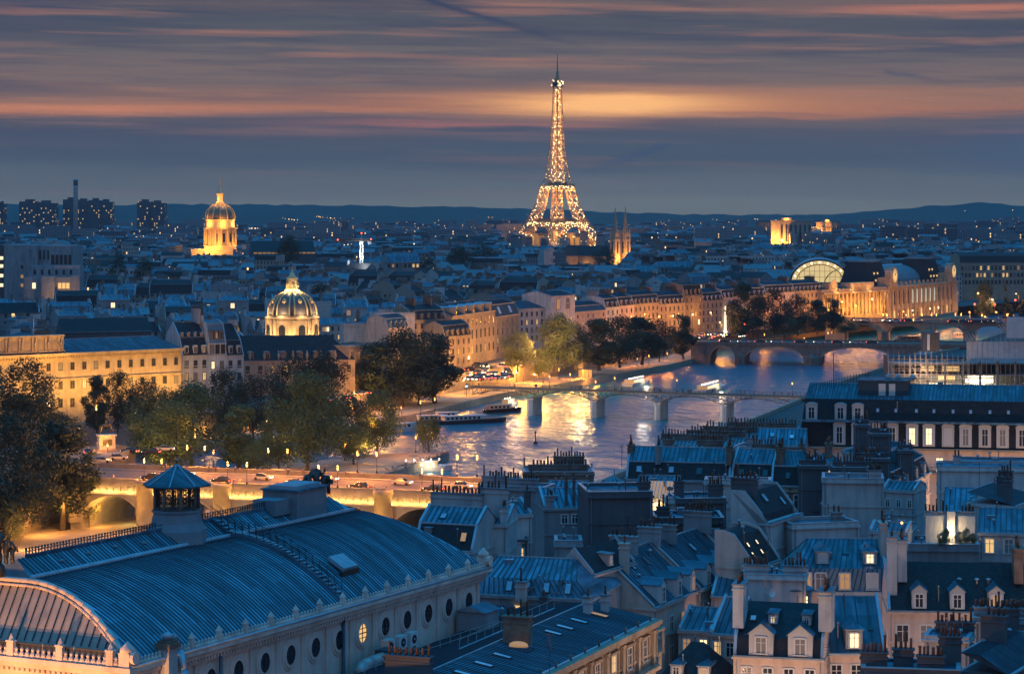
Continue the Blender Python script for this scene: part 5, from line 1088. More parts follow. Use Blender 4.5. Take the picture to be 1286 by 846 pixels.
# white blocks to the right of it
hs('big white blank wall block stained with grey, capped by a few pots', (1033,603), (1110,604), 27.2, 7, roof=('flat',.3), wm='plaster', chim=[(.85,.3,1.8,'x',1.2,6)])
hs('long low white wall with a zinc coping below the big blank white wall', (995,661), (1079,658), 25.2, 6, roof=('flat',.3), wm='plaster', chim=[(.8,.5,1.2,'x',1.1,2,'plaster_grey')])
hs('little white house pair with a lean-to beside the big blank wall', (1108,614), (1149,616), 24.6, 6, roof=('saddle',.9,.5,.2), wm='plaster', wins=[(2.4,3,.7,1.1)])
hs('zinc roof with two hipped dormers, right dormer brightly lit, above shuttered attic windows', (972,742), (1114,743), 19.6, 14, roof=([(0,0),(.5,2.6),(7,5.2),(14,0)],), wm='cream', rm2='zinc_dull', hip=(.85,0), party=1, dorm=[(.44,3.0,1.6,1.5,'hip','shut','plaster_grey','zinc'),(.86,3.0,1.6,1.5,'hip','bright','plaster_grey','zinc')], sky=[(.66,1,.5,.7,.8,'dark')], chim=[(.995,.3,2.6,'y',7.5,5)])
for u, st in ((.41,'dark'),(.62,'dim'),(.86,'shut'),(.28,'dim')): window(NEAR[-1], 13.2*u, 19.9, -.03, 0, 1.3, 1.9, st)
hs('white wall topped by two groups of capped chimney pots', (932,723), (1012,725), 23.4, 4, roof=('flat',.2), wm='plaster', chim=[(.22,.4,2.6,'x',1.0,7,'plaster'),(.82,.4,2.6,'x',1.0,6,'plaster')])
TU = thing('round_turret', 'round turret with a conical zinc roof and a bright orange window', 'building', G(1003,757,20.6), 0); NEAR.append(TU)
q = MB(); q.lathe([(1.7,-20),(1.7,1.3)],'plaster_grey',16,(0,2,0)); q.build('wall', TU); q = MB(); q.lathe([(1.95,1.25),(1.95,1.35),(.3,2.2),(.02,2.3)],'zinc',16,(0,2,0),False); q.build('roof', TU)
window(TU, .55, -.7, .42, .25, 1.25, 1.5, 'bright', frame='frame_dark'); window(TU, -1.1, 2.05, .8, 0, .4, .5, 'bright', frame='frame_white'); lamp((.7,-.8,.2), 25, WARM, .2, TU)
hs('low zinc roofed workshop with a rounded pale gable left of the turret', (893,748), (986,752), 19.5, 8, roof=('gable',2.2), wm='cream', party=1, chim=[(.45,.3,1.2,'x',3.2,2)], cornice=False)
# front right row
hs('black roofed house with two big white gabled dormers and two small ones above them', (921,822), (1034,827), 18, 12, roof=([(0,0),(.7,1.8),(6,4.7),(12,0)],), wm='cream', rm='slate', dorm=[(.31,.1,2.5,2.3,'gable','dark','plaster','zinc',None,1.2,1.7),(.745,.1,2.5,2.3,'gable','dark','plaster','zinc',None,1.2,1.7),(.4,2.95,.95,1.0,'flat','dark','plaster'),(.78,2.95,.95,1.0,'flat','dark','plaster')], sky=[(.17,1,.5,.7,.9,'white')], chim=[(.03,.25,3.4,'y',7.0,5,'plaster',1.1),(1.0,.25,3.6,'y',6.6,9,'plaster',1.3)], wins=[(2.9,4,1.1,1.8,{},.6),(6.2,4,1.1,1.8,{},.6)])
hs('steep zinc roof with a single hipped dormer, between two chimney walls', (1038,820), (1113,820), 18, 12, roof=('gable',5.0), wm='cream', dorm=[(.47,.35,1.75,2.1,'hip','bright','plaster_grey','zinc')], sky=[(.8,0,.42,.5,.6,'dark')], wins=[(3.0,3,1.2,1.9),(6.4,3,1.2,1.9)], seam=1.1)
r1 = hs('cream house with a mossy dark tiled roof and three white dormers in a row', (1115,766), (1302,769), 20, 12.5, roof=('gable',4.5), wm='cream', rm='tile_roof', dorm=[(.213,.2,1.6,2.0,'gable','dark','plaster'),(.47,.2,1.6,2.0,'gable','dark','plaster'),(.73,.2,1.6,2.0,'gable','dim','plaster')], wins=[(3.6,6,1.4,2.1,{},.6),(7.3,6,1.4,2.1,{1:'dim'},.6)], chim=[(.035,.2,1.2,'y',7.7,1,'plaster',1.1),(.11,.35,2.4,'y',7.2,6,'plaster',1.0),(.9,.35,2.8,'y',6.4,4,'brick',1.0)])
for u in (.5,.62,.7): q = MB(); q.lathe([(.12,0),(.12,.5),(.3,.52),(.25,.65),(.02,.72)],'zinc_light',8); q.build('roof_vent', r1, (16*u,3.4,22.5))
hs('narrow blue zinc roof over lit orange windows beside the black dormer roof', (893,794), (925,797), 18.4, 7, roof=('gable',3.4), wm='cream', wins=[(2.4,2,1.0,1.6,{0:'lit',1:'dark'}),(5.6,2,1.0,1.8,{0:'bright',1:'lit'})], dorm=[])
hs('little hipped slate house with two white dormers at the bottom edge', (824,853), (906,858), 14.8, 8, roof=('gable',3.5), wm='cream', rm='slate', hip=(.8,.8), party=0, dorm=[(.3,.3,1.2,1.4,'hip','dark','plaster'),(.72,.3,1.2,1.4,'hip','dim','plaster')])
hs('lit courtyard house with a warm lamp under its zinc eave, behind the little slate house', (852,790), (894,792), 17.2, 6, roof=('shed',1.6), wm='cream', wins=[(2.5,2,1.0,1.6,{0:'dim',1:'bright'}),(5.2,2,1.2,2.0,{1:'bright'})])
# terrace and white houses at the right edge
hs('flat terrace block with a parapet and potted plants around a wall lamp', (1140,688), (1230,689), 22.4, 8, roof=('flat',.5), wm='plaster_grey')
ter = NEAR[-1]; q = MB(); q.box(2.6,8.7,5.0,5.4,22.4,25.8,'plaster'); q.box(5.2,6.2,4.5,5.0,22.4,26.4,'plaster'); q.build('terrace_wall', ter)
chimney(ter, 4.0, 5.6, 25.4, 26.2, 3.0, 'x', .7, 7); chimney(ter, 7.6, 5.6, 25.4, 26.2, 2.2, 'x', .7, 5)
q = MB(); q.box(-.25,.25,-.2,.1,0,.5,'lamp_white'); q.build('wall_lamp', ter, (5.7,4.4,24.0)); lamp((5.7,3.9,24.2), 300, (1,.68,.3), .15, ter)
hs('low white house with a small lit window and an outdoor lamp, left of the terrace', (1092,666), (1140,668), 24.0, 7, roof=('saddle',.8,.4,.2), wm='plaster', wins=[(2.0,3,.7,1.2,{2:'lit'})])
q = MB(); q.ball((0,0,0),.16,'lamp_glow'); q.bar((0,0,-1.2),(0,0,0),.04,'iron'); q.build('outdoor_lamp', NEAR[-1], (4.1,-.5,25.2)); lamp((4.1,-.6,25.2), 80, WARM, .2, NEAR[-1])
hs('white house with a broad zinc roof and two tall windows at the right edge', (1229,668), (1305,670), 23.8, 9, roof=('shed',2.0), wm='plaster', wins=[(2.5,3,1.2,1.8,{},.55),(5.0,3,1.1,.7,{0:'lit',1:'lit'},.55)], party=0)
hs('broad white flat roofed block with a second tier behind, below the long dormered palace', (1178,588), (1305,590), 25.6, 8, roof=('flat',.3), wm='plaster', chim=[(.2,.8,1.0,'x',1.2,2)])
hs('upper flat white tier with a pale coping behind the broad white block', (1202,581), (1305,582), 25.2, 6, roof=('flat',.3), wm='plaster_grey')
NEAR.append(house(Vector((S(1275,322),322,0)), RD, 12, 6.5, 25.0, 'stained white gable with a grey shed roof and small chimneys, right edge', roof=([(0,0),(6.5,1.5)],), wm='plaster', rm='zinc_dull', chim=[(.35,.4,2.0,'y',3.2,5,'plaster_dark'),(.1,.2,.6,'x',3.0,1,'plaster_dark'),(.8,.6,1.6,'y',3.4,4,'plaster_dark')], party=0))
hs('zinc shed roof wedged below the broad white block', (1185,640), (1226,641), 23.0, 8, roof=('shed',2.2), wm='plaster_grey', party=0)
# bottom right corner: chimney tops close to us
hs('white rendered stair tower with a zinc lid near the bottom right corner', (1160,800), (1217,803), 23.0, 4, roof=('flat',.15), wm='plaster', chim=[(.75,.9,2.2,'x',1.0,4,'plaster_dark'),(.35,.9,1.6,'x',.9,4,'plaster_dark')])
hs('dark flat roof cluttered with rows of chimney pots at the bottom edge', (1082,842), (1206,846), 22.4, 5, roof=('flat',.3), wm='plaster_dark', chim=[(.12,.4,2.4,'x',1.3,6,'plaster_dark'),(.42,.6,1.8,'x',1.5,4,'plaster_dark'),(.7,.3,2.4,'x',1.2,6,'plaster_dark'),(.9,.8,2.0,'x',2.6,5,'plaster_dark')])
NEAR.append(house(Vector((S(1236,236),236,0)), -.25, 9, 9, 20.6, 'striped blue zinc roof cornering the picture at bottom right', roof=([(0,0),(5,2.0),(9,1.2)],), wm='plaster_dark', party=0, seam=.4, chim=[(.2,.75,2.4,'x',3.9,5,'plaster_dark'),(.75,.2,2.6,'x',2.2,5,'plaster_dark')]))
NEAR.append(house(Vector((S(1266,224),224,0)), RD, 14, 4.4, 21.4, 'dark blue zinc slope with wide seams at the bottom right corner', roof=([(0,0),(2.6,1.6),(4.4,1.7)],), wm='plaster_dark', party=0, seam=.5, chim=[(.55,.8,2.4,'y',4.0,5,'plaster_dark')]))
hs('dark chimney wall with a row of red pots on the far right', (1222,778), (1302,780), 23.0, 3, roof=('flat',.2), wm='plaster_grey', chim=[(.3,.5,3.4,'x',1.0,9,'plaster_grey'),(.8,.5,2.6,'x',1.0,7,'plaster_grey')])
# chimney ridges stepping up to the river
for i, (p0, p1, py, Y, lab, n) in enumerate(((806,823,556,428,'squat brown chimney block at the river end of the stepped ridges',3),(823,910,551,432,'nearest of four stepped roofs carrying long walls of chimney pots',22),(856,932,546,446,'second stepped roof with a long chimney wall, just behind the nearest',20),(876,952,540.5,462,'third stepped roof with a long chimney wall, close behind the second',20),(908,1000,535,480,'rearmost stepped roof with a long dark chimney wall by the river',22))):
    z = H-(py+4-HOR)/F*Y
    NEAR.append(bldY(lab, p0, p1, Y, Y-3, z-1.4, 9, roof=('gable',1.6), wm='stone_dark' if i != 1 else 'plaster_grey', rm='zinc_dull', chim=[(.5,.5,(p1-p0)*Y/F*.96,'x',2.4,n,'stone_dark')], party=0, group='stepped chimney roofs' if i else None))
hs('white attic block with four white flue pipes on its front', (921,563), (950,564), 23, 7, roof=('flat',.4), wm='plaster', chim=[(.6,.5,2.0,'x',1.4,3)])
q = MB()
for i in range(4): q.bar((.5+i*.75,-.25,15),(.5+i*.75,-.25,22.6),.12,'frame_white',8)
q.build('flue_pipes', NEAR[-1])
hs('pale zinc roof with skylights beyond the white attic block', (950,559), (1012,560), 22.6, 10, roof=('gable',2.6), wm='plaster_grey', sky=[(.3,0,.6,.9,1.2,'pale'),(.7,0,.5,.9,1.2,'white')], party=0)
hs('warm lit attic with a bright bulb between two dark chimneys', (985,577), (1012,577), 22.8, 6, roof=('flat',.3), wm='cream', wins=[(1.9,2,.9,1.3,{0:'bright',1:'lit'})], chim=[(.9,.5,1.6,'y',2.2,4,'brick')])
lamp((2.0,-.8,21.6), 150, WARM, .2, NEAR[-1])
hs('zinc roof with a white pyramid capped hut on it', (1000,547), (1090,548), 22.8, 9, roof=('gable',1.6), wm='plaster_grey', party=0, chim=[(.2,.3,2.6,'x',3.6,6,'plaster_dark'),(.62,.3,3.0,'x',3.4,7,'plaster_dark')])
NEAR.append(bldY('small white house with a pyramid zinc cap among dark chimneys', 1021, 1059, 385, 385, 24.2, 5, roof=('gable',1.3), wm='plaster', hip=(1.7,1.7), party=0, wins=[(2.6,3,.8,1.4)]))
hs('zinc shed roof leaning against the pyramid capped house', (1058,566), (1094,572), 22.6, 8, roof=('shed',1.6), wm='plaster', sky=[(.6,0,.5,.6,2.0,'white')])
for (p0, p1, py, Y, n, lab) in ((1075,1093,530,405,3,'tall dark square chimney block before the long dormered palace'),(1093,1119,541,395,6,'broad dark chimney block with a rounded cap, right of the taller one'),(1128,1148,562,392,5,'dark chimney block at the head of the small dormer row'),(1004,1040,581,372,9,'low dark wall of pots below the pyramid capped house'),(1046,1098,583,368,12,'wide low dark wall of pots in front of the big blank white wall'),(1086,1118,572,378,6,'grey blind chimney wall over the small dormer row')):
    z = H-(py-HOR)/F*Y
    NEAR.append(bldY(lab, p0, p1, Y, Y, z-.6, 3, roof=('flat',.15), wm='plaster_dark', chim=[(.5,.5,(p1-p0)*Y/F*.92,'x',.6,n,'plaster_dark')]))
hs('cream street house with four small dormers seen end on below the palace', (1124,617), (1168,592), 20, 9, roof=('mansard',2.6,1.2,1.6), wm='cream', rm2='slate', dorm=[(.12,.2,1.2,1.7,'flat','dark','plaster_grey'),(.36,.2,1.2,1.7,'flat','dark','plaster_grey'),(.6,.2,1.2,1.7,'flat','dark','plaster_grey'),(.84,.2,1.2,1.7,'flat','dim','plaster_grey')], wins=[(3,5,1,1.9,{3:'bright'}),(6.2,5,1,1.9)], chim=[(.1,.6,3.2,'y',5.4,7,'plaster_dark')])
# the long palace wing with two rows of dormers
px0, px1 = 1003, 1304
def u_(p): return (p-px0)/(px1-px0)
PA = hs('long palace wing with a double slate mansard, arched white dormers and lit windows', (px0,560), (px1,566), 22, 18, name='palace_wing', roof=([(0,0),(.7,4.5),(2.2,8.3),(9,10.6),(18,0)],), wm='cream', rm='zinc', rm2='slate', hip=(.12,0), party=0,
  dorm=[(u_(p),.4,2.1,3.5,'arch',st,'plaster','zinc',None,1.15,2.9) for p, st in ((1055,'dark'),(1078,'dark'),(1100,'dark'),(1122,'dark'),(1147,'bright'),(1168,'bright'),(1192,'shut'),(1214,'dark'),(1238,'dark'),(1260,'dark'),(1284,'dark'))]+[(u_(p),4.7,2.0,2.5,'arch','dark','plaster','zinc',None,1.2,2.0) for p in (1019,1056,1078)],
  sky=[(u_(p),1,.5,.6,.8,'pale') for p in (1103,1126,1152,1174,1198,1220,1244,1267)], wins=[(4.0,11,1.3,2.5,{5:'bright',6:'bright',7:'dark',8:'dim',9:'lit',10:'lit'},.4),(8.0,11,1.3,2.5,{},.4)])
wl = 41.5
q = MB(); q.box(0,wl,-.5,.2,26.4,26.75,'zinc'); q.box(0,wl,-.6,0,21.7,22.05,'stone'); q.box(0,wl,-.9,0,17.6,17.9,'stone'); q.build('string_course', PA)
q = MB(); q.bar((wl*.35,-.85,18.9),(wl,-.85,18.9),.05,'iron')
for i in range(90): q.bar((wl*.35+i*.3,-.85,17.9),(wl*.35+i*.3,-.85,18.9),.03,'iron')
q.build('balcony_rail', PA)
q = MB(); q.box(10.2,19,4,12,30,33.4,'zinc_seam_shade'); q.box(10,19.2,3.8,12.2,33.4,33.6,'zinc'); q.box(13.8,15.0,3.9,4,30.6,33,'frame_white'); q.box(15.6,16.7,3.9,4,30.6,33,'frame_white')
for x in (15.2,17,19.6): q.ball((x,8,33.9),.55,'plaster',8)
q.build('roof_hut', PA)
q = MB(); pts = [(1.5,5,31.3),(6,7.5,32.4),(12,11,33.6)]
for a, c in zip(pts, pts[1:]):
    a, c = Vector(a), Vector(c); q.bar(a+Vector((0,0,.9)), c+Vector((0,0,.9)), .05, 'iron'); q.bar(a+Vector((0,0,.5)), c+Vector((0,0,.5)), .04, 'iron')
    for i in range(12): e = a.lerp(c, i/12); q.bar(e-Vector((0,0,.8)), e+Vector((0,0,1.3)), .05, 'iron')
q.bar((5.6,7,31),(5.6,7,38),.06,'iron'); q.build('roof_rail', PA)
# dishes and aerials
q = MB(); q.lathe([(.05,0),(.3,.06),(.5,.2)],'frame_white',14); q.f=q.f[:-1]; q.m=q.m[:-1]; q.uv=q.uv[:-1]; q.sm=q.sm[:-1]; q.bar((0,0,0),(0,0,-.5),.05,'metal_grey'); q.bar((0,0,-.5),(0,.4,-1.2),.05,'metal_grey'); DISH = q.mesh('satellite_dish')
for px, py, Y, lab in ((803,690,298,'white satellite dish on the roofs below the tall dark blind wall'),(1233,808,232,'white satellite dish near the bottom right corner among chimney pots'),(968,744,258,'white satellite dish beside the conical turret')):
    o = ob('satellite_dish', DISH, None, P(px,py,Y), (math.radians(75),0,.6)); tag(o, lab, 'satellite dish')
q = MB(); q.bar((0,0,-1.5),(0,0,2.4),.035,'iron')
for i in range(5): q.bar((-.5+.05*i,0,2.2-i*.28),(.5-.05*i,0,2.2-i*.28),.02,'iron')
q.bar((0,-.5,2.0),(0,.5,2.0),.02,'iron'); AER = q.mesh('television_aerial')
for px, py, Y, lab in ((690,828,214,'thin roof aerial standing on the annex roof before the theatre wall'),(781,576,400,'roof aerial at the river end of the long slate mansard'),(788,672,297,'tall roof aerial in front of the tall dark blind wall'),(1040,836,250,'forked aerial on the gutter under the steep zinc roof'),(952,690,290,'thin aerial by the white gable end'),(1125,600,385,'aerial over the small dormer row'),(1230,600,350,'aerial on the broad white flat roof')):
    tag(ob('television_aerial', AER, None, P(px,py,Y), R.uniform(0,3)), lab, 'aerial')

# small clutter on every near roof: vents, flues, hatches
rk = random.Random(77)
q = MB(); q.lathe([(.1,-.3),(.1,.55),(.24,.56),(.26,.7),(.02,.82)],'zinc_light',8); V1 = q.mesh('roof_vent')
q = MB(); q.lathe([(.06,-.3),(.06,1.5),(.13,1.52),(.12,1.66),(.02,1.7)],'metal_grey',6); V2 = q.mesh('flue')
q = MB(); q.box(-.45,.45,-.35,.35,-.4,.32,'zinc_dull'); q.box(-.5,.5,-.4,.4,.32,.38,'zinc_light'); V3 = q.mesh('roof_hatch')
q = MB(); q.box(-.05,.05,-.02,.04,-9,0,'zinc_dull'); V4 = q.mesh('downpipe')
for r in NEAR:
    rf = [c for c in r.children if c.name.startswith('roof') and c.type == 'MESH']; 
    if not rf: continue
    me = rf[0].data; fs = [p for p in me.polygons if p.normal.z > .35 and p.area > 3]
    if not fs: continue
    for i in range(rk.choice((2,3,4,5))):
        p = rk.choice(fs); vs = [me.vertices[k].co for k in p.vertices]; a, b_, c_ = vs[0], vs[1], vs[-1]
        v = a+(b_-a)*rk.uniform(.12,.88)+(c_-a)*rk.uniform(.2,.8); k = rk.choice((0,0,1,1,2)); ob(('roof_vent','flue','roof_hatch')[k], (V1,V2,V3)[k], r, v, rk.uniform(-.1,.1))
    W_ = max(v.co.x for v in me.vertices); z_ = min(v.co.z for v in me.vertices)
    for x in (.35, W_-.35): ob('downpipe', V4, r, (x, -.06, z_))
WF = 'wood_dark'
# ================= the far bank: mint, institute, quay fronts
def rows(y0, n, w, h, k=3, step=3.6, lit=None): return [(y0+step*i, n, w, h, (lit or {}).get(i, {}), .5) for i in range(k)]
mo = bld('long floodlit golden palace front with window rows and a carved attic, far left', (-24,448), (228,437), 21, 26, name='mint_palace', cat='palace', roof=([(0,0),(2.5,.7),(13,3.4),(26,0)],), wm='stone', rm='zinc', hip=(0,.6), party=0, cornice=False, seam=1.4,
  wins=[(5.0,17,1.3,2.2,{},.5),(10.6,17,1.4,3.2,{4:'dim',5:'dim'},.5),(16,17,1.4,2.6,{4:'lit',5:'bright',9:'dim'},.5)])
wl = mo.children[0].dimensions[0] if False else 68
q = MB(); W0 = (G(228,437,21)-G(-24,448,21)); W0.z = 0; W0 = W0.length
q.box(-.3,W0+.3,-.9,.3,20.2,20.7,'stone'); q.box(-.3,W0+.3,-1.3,.3,20.7,21.1,'stone'); q.box(0,W0,-.5,0,13.2,13.6,'stone'); q.box(0,W0,-.35,0,7.6,8,'stone')
for i in range(int(W0/.9)): q.box(i*.9,i*.9+.4,-.85,0,19.6,20.15,'stone')
for i in range(17):
    x = W0*.5/17+(W0*16/17)*i/16; q.box(x-1.1,x+1.1,-.35,0,13.7-.9,13.2,'stone')
q.build('cornice', mo)
q = MB(); a1 = W0*.405; q.box(-2,a1,1.2,5,21.1,26.0,'stone'); q.box(-2,a1+.3,.8,5.2,26.0,26.5,'stone'); q.box(-2,a1+.4,.5,5.2,21.5,21.9,'stone')
for i in range(6):
    x = a1-1-i*4.4; q.box(x-.9,x-.3,.7,1.2,21.9,25.9,'stone'); q.box(x+.3,x+.9,.7,1.2,21.9,25.9,'stone')
q.build('attic', mo)
for i in range(6): figure([Vector(p[0]) for p in STAT[:15]], [p[1] for p in STAT[:15]], [e for e in SED if max(e) < 15], 'attic_statue', mo, 'stone', (a1-1-i*4.4,.5,21.9), .3*i, 1.5)
for i in range(2): q = MB(); q.bar((6+i*13,3,26.5),(6+i*13,3,31.5),.12,'frame_white',6); q.build('flagpole', mo)
for i in range(5): lamp((5+i*14.5,-9,8.5), 3600, (1,.50,.09), .3, mo, 'AREA', aim((0,-9,8.5),(0,0,15.5)), (12,1), name='flood_light')
lamp((10,-5,20), 1000, (1,.46,.08), .3, mo, 'AREA', aim((0,-5,20),(0,1,24)), (20,.6), name='flood_light'); lamp((23,-5,20), 800, (1,.46,.08), .3, mo, 'AREA', aim((0,-5,20),(0,1,24)), (12,.6), name='flood_light')
bldY('dark long slate roof behind the golden palace front', 78, 190, 790, 800, 24.2, 12, roof=('gable',4.2), wm='plaster_dark', rm='slate', party=0)
hY = lambda px: 757+(px-228)*.2
def row(lab, p0, p1, Y0, Y1, py, D=13, **k):
    z = H-(py-HOR)/F*Y0; return bldY(lab, p0, p1, Y0, Y1, z, D, **k)
row('pale five storey apartment house with two tiers of white dormers, right of the golden palace', 229, 262, 764, 769, 446, 14, roof=('mansard',5.4,2.2,4.5), wm='plaster', rm='slate', dorm=[((i+.5)/3,.5,1.3,2.2,'arch','dark','frame_white') for i in range(3)]+[((i+.5)/4,5.6,.8,1.2,'gable','dim','frame_white') for i in range(4)], wins=rows(4,3,1.2,2.3,4,3.9,{1:{0:'dim'},3:{0:'lit',1:'bright'}}), chim=[(.9,.5,5,'y',14,8,'plaster_grey')])
row('taller pale house with a big studio window storey under a dark loft, between two mansards', 262, 284, 769, 772, 431, 13, roof=('mansard',6,2.2,1.0), wm='plaster', rm='zinc_dull', wins=[(3.6,3,1.4,3.1,{},.55)]+rows(8,2,1.2,2.3,3,3.9,{0:{0:'bright'}}), dorm=[((i+.7)/3.6,1.2,1.2,2.6,'flat','dim' if i == 1 else 'dark','stone_dark') for i in range(3)], chim=[(.02,.6,5,'y',8.5,6,'plaster')])
row('narrow pale house with a slate mansard and party wall, left of the institute wing', 284, 306, 772, 776, 446, 13, roof=('mansard',4.6,1.8,5), wm='plaster', rm='slate', dorm=[(.28,.5,1.3,2.2,'arch','dark','plaster'),(.75,.5,1.3,2.2,'arch','dark','plaster')], wins=rows(4,2,1.2,2.3,3,3.9), chim=[(.98,.5,5,'y',10.8,6,'plaster')])
iw = row('institute wing with a steep slate roof, round dormers and urns below the ribbed dome', 303, 446, 838, 846, 453, 15, name='institute_wing', roof=('gable',8.2), wm='stone', rm='slate', hip=(0,.95), party=0, dorm=[((i+.6)/7,.6,2.0,2.0,'arch','dark','stone_dark') for i in range(6)], wins=[(4.2,9,1.3,2.4,{2:'dim',3:'lit'},.5)])
for i in range(8): q = MB(); q.lathe([(.35,0),(.25,.6),(.55,1.3),(.4,2.2),(.15,2.5),(.3,2.9),(.05,3.3)],'stone',8); q.build('urn', iw, (3+i*4.9,.4,12.1))
row('warm lit institute pavilion with a flat cornice, right of the slate wing', 438, 480, 846, 866, 437, 12, name='institute_pavilion', roof=('flat',.8), wm='stone', wins=[(4,5,1.3,2.6,{},.5),(9,5,1.3,2.6,{},.5)])
row('big blank stepped pale wall with a lower notch, between the dome and the quay trees', 432, 492, 930, 934, 408, 12, roof=('flat',.4), wm='plaster', wins=[(9.2,4,1,1.6,{1:'dim'},.5)])
row('tall blank pale wall block joined to the stepped wall on its right', 471, 521, 946, 950, 394, 12, roof=('flat',.4), wm='plaster', chim=[(.3,.3,6,'x',1.6,8)])
row('small mansard block lit from the street with a white dormer row', 488, 513, 922, 938, 412, 10, roof=('mansard',3.4,1.3,1.4), wm='cream', rm='zinc', dorm=[((i+.5)/4,.3,1.3,2.0,'gable','dark','plaster') for i in range(4)], wins=rows(3.6,4,1.2,2,3))
row('dark roofed house behind the quay trees, left of the ornate quay front', 517, 560, 950, 962, 402, 14, roof=('mansard',3.6,1.6,2.2), wm='stone', rm='slate', dorm=[((i+.5)/5,.3,1.3,2,'flat','dark','stone_dark') for i in range(5)], wins=rows(3.6,5,1.2,2.2,3), chim=[(.3,.5,5,'y',8,6,'brick'),(.8,.5,5,'y',8,6,'brick')])
row('street house glowing amber above the quay trees, next to the ornate front', 559, 592, 950, 972, 423, 10, roof=('mansard',4.2,1.5,1.6), wm='stone', rm='slate', dorm=[((i+.5)/5,.3,1.3,2.1,'gable','dim' if i == 3 else 'dark','stone') for i in range(5)], wins=rows(3.6,5,1.2,2.2,3,3.6,{1:{2:'lit'}}))
orn = row('ornate amber lit quay palace with arched attic gables and tall windows', 568, 622, 984, 1042, 397, 18, name='ornate_palace', cat='palace', roof=('gable',4.2), wm='stone', rm='zinc', party=0, dorm=[((i+.5)/5,.1,2.6,3.0,'arch','dark','stone') for i in range(5)], wins=[(4.8,10,1.4,3.0,{},.5),(10.4,10,1.5,3.6,{2:'dim'},.5),(16.4,10,1.5,3.2,{3:'lit',7:'lit'},.5)])
row('lower amber quay house with two pale skylit roofs, right of the ornate palace', 622, 652, 1044, 1075, 398, 15, roof=('mansard',5,2.2,1.5), wm='stone', rm='zinc', sky=[(.25,0,.5,3,3.4,'white'),(.7,0,.5,3,3.4,'white')], wins=rows(3.8,5,1.3,2.4,4,3.8,{3:{1:'lit'}}))
SPN = [(660,694,1130,1140,374,'stone_dark','flat','tall brown blind block above the yellow tree'),(652,690,1092,1108,388,'plaster','saddle','pale stepped low house behind the yellow tree'),(692,722,1104,1124,372,'plaster','studio','pale artist house with two tall glazed bays above the tree row'),(722,761,1124,1150,392,'cream','low','long low terrace with a zinc roof and lit attic windows over the trees'),(761,778,1150,1162,386,'plaster','mans','narrow pale mansard quay house, first right of the low terrace'),(778,796,1162,1175,384,'cream','mans','narrow cream mansard quay house with a skylit zinc roof, second right of the low terrace'),(796,828,1175,1200,382,'stone','mans','wide stone quay house with three attic lamps, above the dark tree row'),(828,860,1200,1222,382,'stone','mans','wide stone quay house glowing orange from the street lamps, beside the lone quay tree'),(860,882,1222,1238,371,'stone_dark','tall','tall brown corner house with a bright double window'),(881,908,1246,1264,378,'stone','mans','stone quay house over the busy junction, right of the tall corner house'),(908,934,1264,1284,374,'cream','mans','cream quay house half hidden by the tall poplars'),(934,962,1284,1304,372,'stone','mans','stone quay house behind the second group of poplars'),(962,998,1304,1326,368,'cream','mans','broad cream quay house behind round trees, left of the gilded front'),(998,1032,1326,1350,366,'stone','mans','stone quay house with stepped dark roofs under the lit glass arch')]
for p0, p1, Y0, Y1, py, wm_, kd, lab in SPN:
    n = max(3, int((p1-p0)*Y0/F/2.4)+1); kw = dict(wm=wm_, wins=rows(3.7,n,1.2,2.2,4,3.5,{R.randrange(4): {R.randrange(n): 'lit'}, 3: {0: 'dim', n-1: 'lit'}}))
    if kd == 'mans': kw.update(roof=('mansard',4.0,1.5,1.8), rm='zinc', rm2='slate', dorm=[((i+.5)/n,.3,1.2,2.0,'arch' if n % 2 else 'gable','dim' if R.random() < .12 else 'dark','plaster') for i in range(n)], chim=[(.02,.5,6,'y',7.4,8,'plaster_grey'),(.98,.5,6,'y',7.4,8,'brick')])
    elif kd == 'flat': kw.update(roof=('flat',.5), wins=None, chim=[(.3,.3,5,'x',2,8,'stone_dark'),(.8,.3,3,'x',2.4,5,'stone_dark')])
    elif kd == 'saddle': kw.update(roof=('saddle',3,.6,.5))
    elif kd == 'studio': kw.update(roof=('saddle',2,.5,.5), wins=[(6,2,3.0,4.6,{0:'dim'},.6),(12,3,1.4,2.4),(16,3,1.4,2.4)])
    elif kd == 'low': kw.update(roof=('mansard',2.6,2,1.6), rm='zinc', wins=rows(2.8,n,1.2,1.5,2,3.4,{0:{1:'dim',4:'dim'},1:{3:'lit'}}))
    else: kw.update(roof=('mansard',5,1.4,1.2), rm='slate', dorm=[((i+.5)/n,.4,1.3,2.4,'flat','dark','stone') for i in range(n)], wins=rows(3.7,n,1.2,2.2,3,3.5,{0:{n-1:'dim'}})+[(15,2,2.2,2.6,{1:'bright'},.4)])
    row(lab, p0, p1, Y0, Y1, py, 15, **kw)
gb = bldY('gilded floodlit quay front with tall columns and a round attic window, beside the clock museum', 1032, 1114, 1345, 1400, 18.2, 22, name='columned_palace', cat='palace', roof=('flat',1.2), wm='stone', party=0, wins=[(3.9,16,1.3,2.4,{3:'dim',9:'dim'},.5),(9,16,1.3,2.6,{5:'dim'},.5),(14,16,1.3,2.4,{7:'lit'},.5)])
wg = (Vector((S(1114,1400),1400,0))-Vector((S(1032,1345),1345,0))).length; q = MB()
for i in range(18): q.lathe([(.5,4.5),(.42,16.6),(.6,17)],'stone',8,(wg*(i+.1)/17.2,-.7,0))
q.box(-.3,wg+.3,-1.4,0,17,17.8,'stone'); q.box(-.3,wg+.3,-1.4,0,4,4.6,'stone'); q.box(wg*.42,wg*.78,-.6,6,19.4,22.6,'stone'); q.box(wg*.1,wg*.22,-.6,4,19.4,23,'stone'); q.build('colonnade', gb)
